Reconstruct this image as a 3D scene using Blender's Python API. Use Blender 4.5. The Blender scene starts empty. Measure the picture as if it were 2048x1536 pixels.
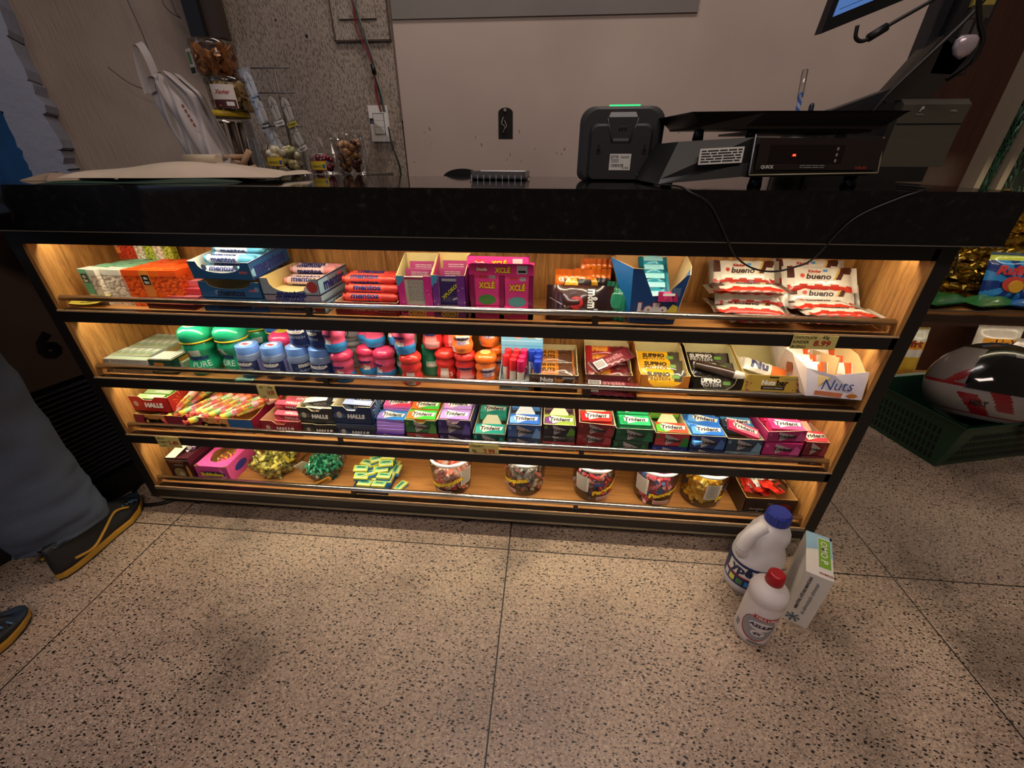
import bpy, bmesh, math, random
from mathutils import Vector, Matrix, Euler
random.seed(7)
S = bpy.context.scene
COL = S.collection
PI = math.pi
V = Vector
R = math.radians

# ---------------------------------------------------------------- camera
cam_data = bpy.data.cameras.new('camera')
cam_data.sensor_width = 36.0
cam_data.lens = 818.84 / 2048 * 36.0
cam_data.clip_start = 0.02
cam = bpy.data.objects.new('camera', cam_data)
COL.objects.link(cam)
cam.matrix_world = (Matrix.Translation((1.10802, -0.80682, 0.92454))
                    @ Matrix.Rotation(R(4.79308), 4, 'Z')
                    @ Matrix.Rotation(R(90 - 28.93073), 4, 'X')
                    @ Matrix.Rotation(R(0.11949), 4, 'Z'))
S.camera = cam

# ---------------------------------------------------------------- light
def lin(c):
    c = c / 255.0
    return c / 12.92 if c <= 0.04045 else ((c + 0.055) / 1.055) ** 2.4
def hexc(h):
    h = h.lstrip('#')
    return tuple(lin(int(h[i:i + 2], 16)) for i in (0, 2, 4)) + (1.0,)

world = bpy.data.worlds.new('world')
S.world = world
world.use_nodes = True
bg = world.node_tree.nodes['Background']
bg.inputs[0].default_value = hexc('c9b4a4')
bg.inputs[1].default_value = 0.10
LED_STRENGTH = 52.0
def area(name, loc, rot, sx, sy, power, color):
    d = bpy.data.lights.new(name, 'AREA')
    d.shape = 'RECTANGLE'; d.size = sx; d.size_y = sy; d.energy = power; d.color = color[:3]
    o = bpy.data.objects.new(name, d); COL.objects.link(o)
    o.location = loc; o.rotation_euler = rot
    return o
area('ceiling_lamp', (1.3, -1.7, 2.6), (0, 0, 0), 1.6, 0.5, 32, (1.0, 0.82, 0.71))
area('ceiling_lamp', (1.2, 0.35, 2.7), (R(12), 0, 0), 1.6, 0.3, 15, (1.0, 0.86, 0.80))
area('doorway_daylight', (-1.3, -1.6, 1.5), (R(68), 0, R(-52)), 1.2, 1.6, 6, (0.50, 0.66, 1.0))
S.view_settings.view_transform = 'Standard'
S.view_settings.look = 'None'
S.view_settings.gamma = 1.0
S.view_settings.use_curve_mapping = False
S.view_settings.exposure = 0.0

# ---------------------------------------------------------------- materials
_mats = {}
def mat(h, rough=0.45, metal=0.0, var=0.07, scale=60.0, emit=0.0, coat=0.0, spec=0.5):
    key = (h, rough, metal, var, scale, emit, coat, spec)
    if key in _mats: return _mats[key]
    m = bpy.data.materials.new('paint_' + h.lstrip('#'))
    m.use_nodes = True
    nt = m.node_tree; b = nt.nodes['Principled BSDF']
    c = hexc(h)
    n = nt.nodes.new('ShaderNodeTexNoise'); n.inputs['Scale'].default_value = scale
    tc = nt.nodes.new('ShaderNodeTexCoord'); nt.links.new(tc.outputs['Object'], n.inputs['Vector'])
    mx = nt.nodes.new('ShaderNodeMix'); mx.data_type = 'RGBA'
    nt.links.new(n.outputs['Fac'], mx.inputs[0])
    mx.inputs[6].default_value = tuple(max(0, x * (1 - var)) for x in c[:3]) + (1,)
    mx.inputs[7].default_value = tuple(min(1, x * (1 + var)) for x in c[:3]) + (1,)
    nt.links.new(mx.outputs[2], b.inputs['Base Color'])
    b.inputs['Roughness'].default_value = rough
    b.inputs['Metallic'].default_value = metal
    b.inputs['Specular IOR Level'].default_value = spec
    b.inputs['Coat Weight'].default_value = coat
    if emit:
        b.inputs['Emission Color'].default_value = c
        b.inputs['Emission Strength'].default_value = emit
    _mats[key] = m
    return m
def foil(h, rough=0.28): return mat(h, rough, 0.0, 0.1, 90.0, 0.0, 0.6)

def nodemat(name):
    m = bpy.data.materials.new(name); m.use_nodes = True
    return m, m.node_tree, m.node_tree.nodes['Principled BSDF']
def nd(nt, t, **kw):
    n = nt.nodes.new(t)
    for k, v in kw.items(): setattr(n, k, v)
    return n
def ramp(nt, stops, interp='LINEAR'):
    r = nt.nodes.new('ShaderNodeValToRGB'); cr = r.color_ramp; cr.interpolation = interp
    while len(cr.elements) < len(stops): cr.elements.new(0.5)
    for e, (p, c) in zip(cr.elements, stops):
        e.position = p; e.color = hexc(c) if isinstance(c, str) else (c, c, c, 1)
    return r

def wood(name, vert, c1, c2, c3, rough=0.45):
    m, nt, b = nodemat(name)
    tc = nd(nt, 'ShaderNodeTexCoord'); mp = nd(nt, 'ShaderNodeMapping')
    mp.inputs['Scale'].default_value = vert
    nt.links.new(tc.outputs['Object'], mp.inputs[0])
    n = nd(nt, 'ShaderNodeTexNoise'); n.inputs['Scale'].default_value = 4; n.inputs['Detail'].default_value = 9; n.inputs['Roughness'].default_value = .72; n.inputs['Distortion'].default_value = .7
    nt.links.new(mp.outputs[0], n.inputs['Vector'])
    r = ramp(nt, [(0.30, c1), (0.5, c2), (0.72, c3)])
    nt.links.new(n.outputs['Fac'], r.inputs[0])
    nt.links.new(r.outputs[0], b.inputs['Base Color'])
    b.inputs['Roughness'].default_value = rough
    bp = nd(nt, 'ShaderNodeBump'); bp.inputs['Strength'].default_value = .15; bp.inputs['Distance'].default_value = .002
    nt.links.new(n.outputs['Fac'], bp.inputs['Height']); nt.links.new(bp.outputs[0], b.inputs['Normal'])
    return m
OAK_V = wood('oak_laminate_upright', (22, 22, 1.6), '6e4520', 'b07c40', 'd2a05c')
OAK_H = wood('oak_laminate_shelf', (1.4, 24, 24), '8a5a2c', 'b27d43', 'cc965a')
OAK_D = wood('oak_laminate_dull', (1.4, 24, 24), '6e4a2a', '8c6236', 'a2774a')
BROWN = wood('brown_veneer', (14, 14, 0.8), '2e170e', '3a1d12', '452416', .5)

def clear_mat(name, tint='ffffff', gloss=0.10, rough=0.05):
    m, nt, b = nodemat(name)
    nt.nodes.remove(b)
    out = nt.nodes['Material Output']
    t = nd(nt, 'ShaderNodeBsdfTransparent'); t.inputs[0].default_value = hexc(tint)
    g = nd(nt, 'ShaderNodeBsdfGlossy'); g.inputs['Roughness'].default_value = rough
    fr = nd(nt, 'ShaderNodeLayerWeight'); fr.inputs[0].default_value = .35
    ad = nd(nt, 'ShaderNodeMath', operation='MULTIPLY_ADD'); ad.inputs[1].default_value = .7; ad.inputs[2].default_value = gloss
    ad.use_clamp = True
    nt.links.new(fr.outputs['Fresnel'], ad.inputs[0])
    mx = nd(nt, 'ShaderNodeMixShader')
    nt.links.new(ad.outputs[0], mx.inputs[0]); nt.links.new(t.outputs[0], mx.inputs[1]); nt.links.new(g.outputs[0], mx.inputs[2])
    nt.links.new(mx.outputs[0], out.inputs[0])
    return m
CLEAR = clear_mat('clear_plastic', 'f8f8f6', .03)
CLEARBLUE = clear_mat('clear_bluish_plastic', 'b9cbe8')
FILM = clear_mat('hazy_film', 'dcd8d4', .22, .25)

def pellets(name, c_hi, c_lo, scale=300):
    m, nt, b = nodemat(name)
    tc = nd(nt, 'ShaderNodeTexCoord'); mp = nd(nt, 'ShaderNodeMapping'); mp.inputs['Scale'].default_value = (1, 1, 1.5)
    nt.links.new(tc.outputs['Object'], mp.inputs[0])
    v = nd(nt, 'ShaderNodeTexVoronoi'); v.inputs['Scale'].default_value = scale
    nt.links.new(mp.outputs[0], v.inputs['Vector'])
    r = ramp(nt, [(0.25, c_hi), (0.5, c_hi), (0.75, c_lo)])
    nt.links.new(v.outputs['Distance'], r.inputs[0]); nt.links.new(r.outputs[0], b.inputs['Base Color'])
    bp = nd(nt, 'ShaderNodeBump'); bp.invert = True; bp.inputs['Strength'].default_value = .8; bp.inputs['Distance'].default_value = .002
    nt.links.new(v.outputs['Distance'], bp.inputs['Height']); nt.links.new(bp.outputs[0], b.inputs['Normal'])
    b.inputs['Roughness'].default_value = .35
    b.inputs['Coat Weight'].default_value = .5
    return m

BLACKMETAL = mat('141210', .5, .0, .1)
CHROME = mat('d6d4d0', .24, 1.0, .03)
CREAM = mat('dccfa6', .7)
WHITE = mat('e9e6e0', .5)
NAVY = mat('1d2a6e', .4)
BLACK = mat('0b0b0c', .45)
CAST = mat('17171a', .5)

# ---------------------------------------------------------------- mesh helpers
_txt = {}
def tmesh(st, bold, shear, cut=False):
    k = (st, bold, shear, cut)
    if k not in _txt:
        c = bpy.data.curves.new('t', 'FONT'); c.body = st; c.size = 1; c.offset = bold; c.shear = shear
        c.resolution_u = 2; c.fill_mode = 'BOTH'; c.align_x = 'CENTER'
        o = bpy.data.objects.new('t', c)
        me = bpy.data.meshes.new_from_object(o)
        if cut:   # slice the letters so that they can bend round a curved surface
            bm = bmesh.new(); bm.from_mesh(me)
            xs = [v.co.x for v in bm.verts] or [0]; ys = [v.co.y for v in bm.verts] or [0]
            for ax, lo, hi, st_ in ((0, min(xs), max(xs), .22), (1, min(ys), max(ys), .13)):
                p = lo + st_
                while p < hi:
                    co = [0, 0, 0]; no = [0, 0, 0]; co[ax] = p; no[ax] = 1
                    bmesh.ops.bisect_plane(bm, geom=bm.verts[:] + bm.edges[:] + bm.faces[:], plane_co=co, plane_no=no, dist=1e-5); p += st_
            bmesh.ops.triangulate(bm, faces=[f for f in bm.faces if len(f.verts) > 4]); bm.to_mesh(me); bm.free()
        vs = [v.co.to_2d() for v in me.vertices]; fs = [tuple(p.vertices) for p in me.polygons]
        bpy.data.objects.remove(o); bpy.data.curves.remove(c); bpy.data.meshes.remove(me)
        xs = [v.x for v in vs] or [0]; ys = [v.y for v in vs] or [0]
        _txt[k] = (vs, fs, min(xs), max(xs), min(ys), max(ys))
    return _txt[k]

FRONT = (V((1, 0, 0)), V((0, 0, 1)))
TOP = (V((1, 0, 0)), V((0, 1, 0)))
RIGHT = (V((0, 1, 0)), V((0, 0, 1)))
LEFT = (V((0, -1, 0)), V((0, 0, 1)))

class MB:
    def __init__(s):
        s.bm = bmesh.new(); s.ms = []
    def mi(s, m):
        if m not in s.ms: s.ms.append(m)
        return s.ms.index(m)
    def poly(s, pts, m, smooth=False):
        f = s.bm.faces.new([s.bm.verts.new(p) for p in pts]); f.material_index = s.mi(m); f.smooth = smooth
        return f
    def box(s, x0, x1, y0, y1, z0, z1, m, M=None, mats=None):
        # mats: dict of side -> material (f,b,l,r,t,u)
        c = [V((x, y, z)) for z in (z0, z1) for y in (y0, y1) for x in (x0, x1)]
        if M is not None: c = [M @ p for p in c]
        vs = [s.bm.verts.new(p) for p in c]
        for k, ids in dict(u=(0, 2, 3, 1), t=(4, 5, 7, 6), f=(0, 1, 5, 4), b=(2, 6, 7, 3), l=(0, 4, 6, 2), r=(1, 3, 7, 5)).items():
            f = s.bm.faces.new([vs[i] for i in ids]); f.material_index = s.mi((mats or {}).get(k, m))
    def rbox(s, x0, x1, y0, y1, z0, z1, m, r=.003, seg=3, M=None):
        # box with rounded upright corners and chamfered rims
        pts = []
        for cx, cy, a0 in ((x1 - r, y1 - r, 0), (x0 + r, y1 - r, 90), (x0 + r, y0 + r, 180), (x1 - r, y0 + r, 270)):
            for i in range(seg + 1):
                a = R(a0 + 90 * i / seg); pts.append((cx, cy, math.cos(a), math.sin(a)))
        rings = []
        for z, rr in ((z0, r * .4), (z0 + r * .6, r), (z1 - r * .6, r), (z1, r * .4)):
            rings.append([V((cx + c * rr, cy + sn * rr, z)) for cx, cy, c, sn in pts])
        s.loft(rings, m, M=M, smooth=False)
    def loft(s, rings, m, M=None, smooth=True, caps=True, closed=True, mfn=None):
        if M is not None: rings = [[M @ p for p in rg] for rg in rings]
        vr = [[s.bm.verts.new(p) for p in rg] for rg in rings]
        n = len(vr[0])
        for j in range(len(vr) - 1):
            for i in range(n if closed else n - 1):
                a, b2, c, d = vr[j][i], vr[j][(i + 1) % n], vr[j + 1][(i + 1) % n], vr[j + 1][i]
                f = s.bm.faces.new((a, b2, c, d)); f.smooth = smooth
                f.material_index = s.mi(mfn(j, i) if mfn else m)
        if caps:
            for vs, mm in ((vr[0][::-1], 0), (vr[-1], len(vr) - 2)):
                f = s.bm.faces.new(vs); f.material_index = s.mi(mfn(mm, 0) if mfn else m)
        return vr
    def lathe(s, prof, m, c=(0, 0, 0), seg=20, M=None, smooth=True, mfn=None, caps=True, sx=1, sy=1):
        rings = [[V((c[0] + r * sx * math.cos(2 * PI * i / seg), c[1] + r * sy * math.sin(2 * PI * i / seg), c[2] + z)) for i in range(seg)] for r, z in prof]
        s.loft(rings, m, M=M, smooth=smooth, caps=caps, mfn=mfn)
    def tube(s, pts, r, m, seg=8, caps=True):
        pts = [V(p) for p in pts]; rings = []
        up = V((0, 0, 1))
        for i, p in enumerate(pts):
            d = (pts[min(i + 1, len(pts) - 1)] - pts[max(i - 1, 0)]).normalized()
            a = d.cross(up)
            if a.length < 1e-3: a = d.cross(V((1, 0, 0)))
            a.normalize(); b = d.cross(a).normalized()
            rr = r[i] if isinstance(r, (list, tuple)) else r
            rings.append([p + a * (rr * math.cos(2 * PI * k / seg)) + b * (rr * math.sin(2 * PI * k / seg)) for k in range(seg)])
        s.loft(rings, m, caps=caps)
    def grid(s, fn, nu, nv, m, smooth=True, mfn=None):
        vs = [[s.bm.verts.new(fn(i / nu, j / nv)) for i in range(nu + 1)] for j in range(nv + 1)]
        for j in range(nv):
            for i in range(nu):
                f = s.bm.faces.new((vs[j][i], vs[j][i + 1], vs[j + 1][i + 1], vs[j + 1][i])); f.smooth = smooth
                f.material_index = s.mi(mfn((i + .5) / nu, (j + .5) / nv) if mfn else m)
    def panel(s, pts, n, t, mo, mi_):
        # flat board: outer face pts (CCW seen from n), thickness t inwards
        n = V(n).normalized(); a = [V(p) for p in pts]; b = [p - n * t for p in a]
        s.poly(a, mo); s.poly(b[::-1], mi_)
        for i in range(len(a)):
            j = (i + 1) % len(a); s.poly([a[i], b[i], b[j], a[j]], mi_)
    def patch(s, x0, x1, y0, y1, o, fr, m, e=.0004):
        o = V(o); X, Y = fr; n = X.cross(Y)
        s.poly([o + X * x + Y * y + n * e for x, y in ((x0, y0), (x1, y0), (x1, y1), (x0, y1))], m)
    def shape(s, pts, o, fr, m, e=.0006):
        o = V(o); X, Y = fr; n = X.cross(Y)
        s.poly([o + X * x + Y * y + n * e for x, y in pts], m)
    def oval(s, cx, cy, rx, ry, o, fr, m, e=.0005, seg=20):
        s.shape([(cx + rx * math.cos(2 * PI * i / seg), cy + ry * math.sin(2 * PI * i / seg)) for i in range(seg)], o, fr, m, e)
    def text(s, st, o, fr, m, h=None, w=None, bold=.02, shear=0, e=.0008, rot=0, fn=None, maxh=None):
        # o = centre of the word
        vs, fs, x0, x1, y0, y1 = tmesh(st, bold, shear, fn is not None)
        if not fs: return
        k = (w / (x1 - x0)) if w else h / (y1 - y0)
        ky = k if not (w and h) else h / (y1 - y0)
        if fn is None:
            o = V(o); X, Y = fr; n = X.cross(Y).normalized()
            ca, sa = math.cos(rot), math.sin(rot)
        vv = []
        for v in vs:
            x = (v.x - (x0 + x1) / 2) * k; y = (v.y - (y0 + y1) / 2) * ky
            if fn: vv.append(s.bm.verts.new(fn(x, y)))
            else:
                x, y = x * ca - y * sa, x * sa + y * ca
                vv.append(s.bm.verts.new(o + X * x + Y * y + n * e))
        mi = s.mi(m)
        for f in fs:
            try:
                q = s.bm.faces.new([vv[i] for i in f]); q.material_index = mi
            except ValueError: pass
    def mesh(s, name):
        me = bpy.data.meshes.new(name); s.bm.normal_update(); s.bm.to_mesh(me); s.bm.free()
        for m in s.ms: me.materials.append(m)
        return me
    def build(s, name, parent=None, loc=None, rot=None):
        o = bpy.data.objects.new(name, s.mesh(name)); COL.objects.link(o)
        if parent: o.parent = parent
        if loc: o.location = loc
        if rot: o.rotation_euler = rot
        return o

def tag(o, label, cat, group=None, kind=None):
    o['label'] = label; o['category'] = cat
    if group: o['group'] = group
    if kind: o['kind'] = kind
    return o
def thing(name, label, cat, loc=(0, 0, 0), rz=0, group=None, rot=None):
    o = bpy.data.objects.new(name, None); COL.objects.link(o)
    o.empty_display_size = .02
    o.location = loc; o.rotation_euler = rot or (0, 0, rz)
    return tag(o, label, cat, group)
def structure(o):
    o['kind'] = 'structure'; return o
def clone(root, loc=None, rot=None, label=None, group=None):
    r = root.copy(); COL.objects.link(r)
    if loc is not None: r.location = loc
    if rot is not None: r.rotation_euler = rot
    if label: r['label'] = label
    if group: r['group'] = group
    for ch in list(root.children):
        c = ch.copy(); COL.objects.link(c); c.parent = r
        for g in list(ch.children):
            d = g.copy(); COL.objects.link(d); d.parent = c
    return r
def bend(pts, n=8):
    # Catmull-Rom through points
    pts = [V(p) for p in pts]; out = []
    for i in range(len(pts) - 1):
        p0 = pts[max(i - 1, 0)]; p1 = pts[i]; p2 = pts[i + 1]; p3 = pts[min(i + 2, len(pts) - 1)]
        for k in range(n):
            t = k / n
            out.append(.5 * ((2 * p1) + (p2 - p0) * t + (2 * p0 - 5 * p1 + 4 * p2 - p3) * t * t + (3 * p1 - p0 - 3 * p2 + p3) * t ** 3))
    out.append(pts[-1]); return out
# ================================================================ floor
def floor_mat():
    m, nt, b = nodemat('terrazzo')
    tc = nd(nt, 'ShaderNodeTexCoord'); L = nt.links.new
    n1 = nd(nt, 'ShaderNodeTexNoise'); n1.inputs['Scale'].default_value = 3.0; n1.inputs['Detail'].default_value = 6
    L(tc.outputs['Object'], n1.inputs[0])
    r1 = ramp(nt, [(.25, '978172'), (.5, 'b19985'), (.75, 'c2aa92')]); L(n1.outputs[0], r1.inputs[0])
    n2 = nd(nt, 'ShaderNodeTexNoise'); n2.inputs['Scale'].default_value = 160; n2.inputs['Detail'].default_value = 3
    L(tc.outputs['Object'], n2.inputs[0])
    r2 = ramp(nt, [(.35, .66), (.5, 1.0), (.68, 1.2)]); L(n2.outputs[0], r2.inputs[0])
    mu = nd(nt, 'ShaderNodeMix', data_type='RGBA', blend_type='MULTIPLY'); mu.inputs[0].default_value = 1
    L(r1.outputs[0], mu.inputs[6]); L(r2.outputs[0], mu.inputs[7])
    # dark elongated chips
    def chips(scale, thr, rot, col, prev):
        mp = nd(nt, 'ShaderNodeMapping'); mp.inputs['Rotation'].default_value = (0, 0, rot); mp.inputs['Scale'].default_value = (1, 2.1, 1)
        wn = nd(nt, 'ShaderNodeTexNoise'); wn.inputs['Scale'].default_value = 90
        L(tc.outputs['Object'], wn.inputs[0])
        ad = nd(nt, 'ShaderNodeVectorMath', operation='MULTIPLY_ADD'); ad.inputs[1].default_value = (.008,) * 3
        L(wn.outputs['Color'], ad.inputs[0]); L(tc.outputs['Object'], ad.inputs[2])
        L(ad.outputs[0], mp.inputs[0])
        v = nd(nt, 'ShaderNodeTexVoronoi'); v.inputs['Scale'].default_value = scale
        L(mp.outputs[0], v.inputs['Vector'])
        sp = nd(nt, 'ShaderNodeSeparateColor'); L(v.outputs['Color'], sp.inputs[0])
        sz = nd(nt, 'ShaderNodeMath', operation='MULTIPLY'); sz.inputs[1].default_value = thr; L(sp.outputs[0], sz.inputs[0])
        lt = nd(nt, 'ShaderNodeMath', operation='LESS_THAN'); L(v.outputs['Distance'], lt.inputs[0]); L(sz.outputs[0], lt.inputs[1])
        mx = nd(nt, 'ShaderNodeMix', data_type='RGBA'); L(lt.outputs[0], mx.inputs[0]); L(prev, mx.inputs[6]); mx.inputs[7].default_value = hexc(col)
        return mx.outputs[2]
    o = chips(170, .36, .4, 'd8c4a8', mu.outputs[2])
    o = chips(105, .42, .3, '1e1712', o)
    o = chips(150, .36, 1.9, '4a3a30', o)
    # stains
    n3 = nd(nt, 'ShaderNodeTexNoise'); n3.inputs['Scale'].default_value = 2.2; n3.inputs['Detail'].default_value = 8; n3.inputs['Roughness'].default_value = .6; n3.inputs['Distortion'].default_value = .5
    L(tc.outputs['Object'], n3.inputs[0])
    r3 = ramp(nt, [(.36, .45), (.47, .85), (.58, 1.0)]); L(n3.outputs[0], r3.inputs[0])
    m3 = nd(nt, 'ShaderNodeMix', data_type='RGBA', blend_type='MULTIPLY'); m3.inputs[0].default_value = 1
    L(o, m3.inputs[6]); L(r3.outputs[0], m3.inputs[7])
    # joints
    sx = nd(nt, 'ShaderNodeSeparateXYZ'); L(tc.outputs['Object'], sx.inputs[0])
    def joint(sock, off, prev):
        a = nd(nt, 'ShaderNodeMath', operation='SUBTRACT'); a.inputs[1].default_value = off; L(sock, a.inputs[0])
        p = nd(nt, 'ShaderNodeMath', operation='PINGPONG'); p.inputs[1].default_value = .9723 / 2; L(a.outputs[0], p.inputs[0])
        l = nd(nt, 'ShaderNodeMath', operation='LESS_THAN'); l.inputs[1].default_value = .0016; L(p.outputs[0], l.inputs[0])
        mx = nd(nt, 'ShaderNodeMix', data_type='RGBA'); L(l.outputs[0], mx.inputs[0]); L(prev, mx.inputs[6]); mx.inputs[7].default_value = hexc('1c1613')
        return mx.outputs[2]
    o = joint(sx.outputs[0], 1.0373, m3.outputs[2])
    o = joint(sx.outputs[1], -.060, o)
    L(o, b.inputs['Base Color'])
    b.inputs['Roughness'].default_value = .42
    return m
mb = MB(); mb.poly([(-3, -4, 0), (6, -4, 0), (6, 3.2, 0), (-3, 3.2, 0)], floor_mat())
structure(mb.build('floor'))

# ================================================================ walls
def plaster(name, c1, c2, scale, bump, stretch=(1, 1, 1), dots=None, rough=.85):
    m, nt, b = nodemat(name); L = nt.links.new
    tc = nd(nt, 'ShaderNodeTexCoord'); mp = nd(nt, 'ShaderNodeMapping'); mp.inputs['Scale'].default_value = stretch
    L(tc.outputs['Object'], mp.inputs[0])
    n = nd(nt, 'ShaderNodeTexNoise'); n.inputs['Scale'].default_value = 2.5; n.inputs['Detail'].default_value = 6; L(tc.outputs['Object'], n.inputs[0])
    r = ramp(nt, [(.3, c1), (.7, c2)]); L(n.outputs[0], r.inputs[0])
    k = nd(nt, 'ShaderNodeTexNoise'); k.inputs['Scale'].default_value = scale; k.inputs['Detail'].default_value = 4; L(mp.outputs[0], k.inputs[0])
    col = r.outputs[0]
    if dots:
        rd = ramp(nt, [(dots[0], dots[1]), (dots[0] + .06, 1.0)]); L(k.outputs[0], rd.inputs[0])
        mu = nd(nt, 'ShaderNodeMix', data_type='RGBA', blend_type='MULTIPLY'); mu.inputs[0].default_value = 1
        L(col, mu.inputs[6]); L(rd.outputs[0], mu.inputs[7]); col = mu.outputs[2]
    L(col, b.inputs['Base Color'])
    bp = nd(nt, 'ShaderNodeBump'); bp.inputs['Strength'].default_value = bump; bp.inputs['Distance'].default_value = .004
    L(k.outputs[0], bp.inputs['Height']); L(bp.outputs[0], b.inputs['Normal'])
    b.inputs['Roughness'].default_value = rough
    return m
P_SMOOTH = plaster('smooth_plaster', 'b3a096', 'c4b2a6', 25, .05)
P_ROUGH = plaster('raked_plaster', '96887c', 'b0a090', 230, .9, (1, 1, .35), (.42, .5))
P_LEFT = plaster('combed_plaster', '8a7a70', 'a39386', 150, 1.0, (1, 1, .10))
WY = 1.05
mb = MB()
mb.box(.522, 2.62, WY, WY + .12, 0, 2.7, P_SMOOTH)
mb.box(.516, .522, WY - .003, WY + .12, 1.05, 2.7, mat('6b5a50', .8))
structure(mb.build('wall_back'))
mb = MB(); mb.box(-.16, .516, WY + .001, WY + .12, 0, 2.7, P_ROUGH)
for x, z, r_ in ((.195, 1.313, .006), (.09, 1.36, .004), (.31, 1.22, .003)):
    mb.lathe([(r_, 0), (r_ * .6, .002)], mat('1a1512', .9), seg=7, M=Matrix.Translation((x, WY + .001, z)) @ Matrix.Rotation(PI / 2, 4, 'X'), smooth=False)
structure(mb.build('wall_rear_left'))
# left wall, slanting away from the corner
LA = V((-.16, 1.05, 0)); LB = V((-.606, .728, 0))
ld = (LB - LA).normalized(); ln = V((-ld.y, ld.x, 0))
mb = MB()
p = [LA, LB, LB - ln * -.1, LA - ln * -.1]
ln_out = V((ld.y, -ld.x, 0))
if ln_out.y > 0: ln_out = -ln_out
q = [LA, LB, LB - ln_out * .1, LA - ln_out * .1]
mb.loft([[v.copy() for v in q], [v + V((0, 0, 2.7)) for v in q]], P_LEFT, smooth=False)
structure(mb.build('wall_left'))
# brown wall on the right
mb = MB(); mb.box(2.375, 3.5, WY - .06, WY + .02, 0, 2.7, BROWN)
structure(mb.build('wall_right'))
# shadow band at the top of the back wall, a thin panel painted darker
mb = MB(); mb.box(.524, 1.575, WY - .006, WY, 1.353, 1.75, plaster('shaded_plaster', '77706c', '86807a', 25, .05))
o = mb.build('wall_shade_band'); structure(o)

# pale block jamb at the far left with seams
mb = MB(); random.seed(3)
JM = plaster('whitewashed_block', '7f8498', '9698a4', 40, .7)
zs = [0, .3, .62, .885, .945, 1.045, 1.13, 1.24, 1.5, 1.9, 2.3, 2.7]
M0 = Matrix.Translation(LB + ld * 0) @ Matrix.Rotation(math.atan2(ld.y, ld.x), 4, 'Z')
for a, b_ in zip(zs, zs[1:]):
    j = random.uniform(-.005, .005)
    rings = []
    for t in (0, .06, .3, .6, .94, 1):
        z = a + (b_ - a) * t; ins = .003 if t in (0, 1) else -.002 + random.uniform(0, .004)
        x0 = -.012 + j + random.uniform(-.006, .006); x1 = .085 + random.uniform(-.004, .004)
        rings.append([M0 @ V(v) for v in ((x0 + ins, .13, z), (x1 - ins, .13, z), (x1 - ins, -.01 + ins, z), (x0 + ins, -.01 + ins, z))])
    mb.loft(rings, JM, smooth=False)
structure(mb.build('trim_2'))

# dark pipe chase in the corner
mb = MB(); mb.box(-.172, -.118, WY - .11, WY - .04, 1.295, 2.7, mat('0d0b0a', .6)); mb.box(-.118, -.070, WY - .09, WY - .04, 1.295, 2.7, mat('3a2d24', .7))
tag(mb.build('pipe_duct'), 'dark upright pipe duct in the wall corner above the snack tubs', 'duct')

# blue cloth left of the jamb
mb = MB(); bl = mat('1f5482', .9, 0, .3, 12)
def f(u, v):
    x = -1.40 + .76 * u; z = .05 + 1.3 * v
    return V((x, .62 - .10 * (1 - u) + .035 * math.sin(9 * u + 2.2 * v) + .02 * math.sin(23 * u + 5 * v), z))
mb.grid(f, 40, 24, bl)
mb.grid(lambda u, v: f(u, v) + V((0, .01, 0)), 40, 24, bl)
tag(mb.build('blue_cloth'), 'deep blue folded cloth hanging at the far left beyond the pale blocks', 'cloth')

# electrical box blanking plate outline, cable bundle, switch, outlet hole
t = thing('wall_box_cover', 'painted rectangular box cover on the rough wall behind the wires', 'cover', (.408, WY, 1.44))
mb = MB(); mb.box(-.105, .105, -.008, 0, -.145, .2, P_ROUGH)
for x0, x1, z0, z1 in ((-.105, -.1, -.145, .2), (.1, .105, -.145, .2), (-.105, .105, -.147, -.142)): mb.box(x0, x1, -.0095, -.007, z0, z1, mat('4e4038', .9))
mb.build('cover_plate', t)
mb = MB(); mb.box(-.075, .06, -.013, -.008, -.085, .2, P_ROUGH); mb.box(-.077, .062, -.0105, -.008, -.088, -.085, mat('4e4038', .9)); mb.build('inner_lid', t)
t = thing('wire_bundle', 'loose red, green and black wires running down to the light switch', 'wires')
for i, (c, dx, s_) in enumerate((('7c1f22', 0, 0), ('1d5a50', .010, .004), ('151314', .006, -.006), ('8a2a30', -.004, .006), ('8b8782', .012, .0))):
    mb = MB()
    mb.tube(bend([(.390 + dx, WY - .03, 1.60), (.392 + dx + s_, WY - .022, 1.42), (.405 + dx - s_, WY - .02, 1.33), (.432 + dx * .6, WY - .015, 1.24), (.437 + dx * .3, WY - .012, 1.19), (.440 + dx * 1.4 - .003, WY - .012, 1.14), (.445 + dx * 1.2, WY - .01, 1.08)]), .0022, mat(c, .45), 6)
    mb.build('wire', t)
mb = MB(); mb.tube([(.434, WY - .014, 1.226), (.437, WY - .013, 1.196)], .008, BLACK, 8); mb.build('tape', t)
t = thing('hanging_cable', 'thin dark cable drooping from below the switch down behind the counter', 'cable')
mb = MB(); mb.tube(bend([(.464, WY - .008, 1.03), (.470, WY - .012, .97), (.486, WY - .015, .92), (.493, WY - .012, .86), (.492, WY - .012, .6)]), .0035, mat('1c2422', .5), 6); mb.build('cord', t)
t = thing('light_switch', 'white three-gang light switch plate on the rough wall', 'switch', (.4295, WY - .002, 1.040))
mb = MB(); mb.box(-.038, .038, -.008, .001, -.060, .060, WHITE); 
mb.patch(-.037, -.022, .0, .018, (0, -.008, 0), FRONT, BLACK, .0006)
mb.build('plate', t)
for k in range(3):
    mb = MB(); mb.box(-.020, .020, -.011, -.008, -.034 + k * .0225, -.034 + k * .0225 + .0215, mat('dedbd6', .4)); mb.build('rocker', t)
mb = MB(); mb.box(-.022, .022, -.0092, -.008, -.036, .035, mat('4b4744', .6)); mb.build('rocker_frame', t)
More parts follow.
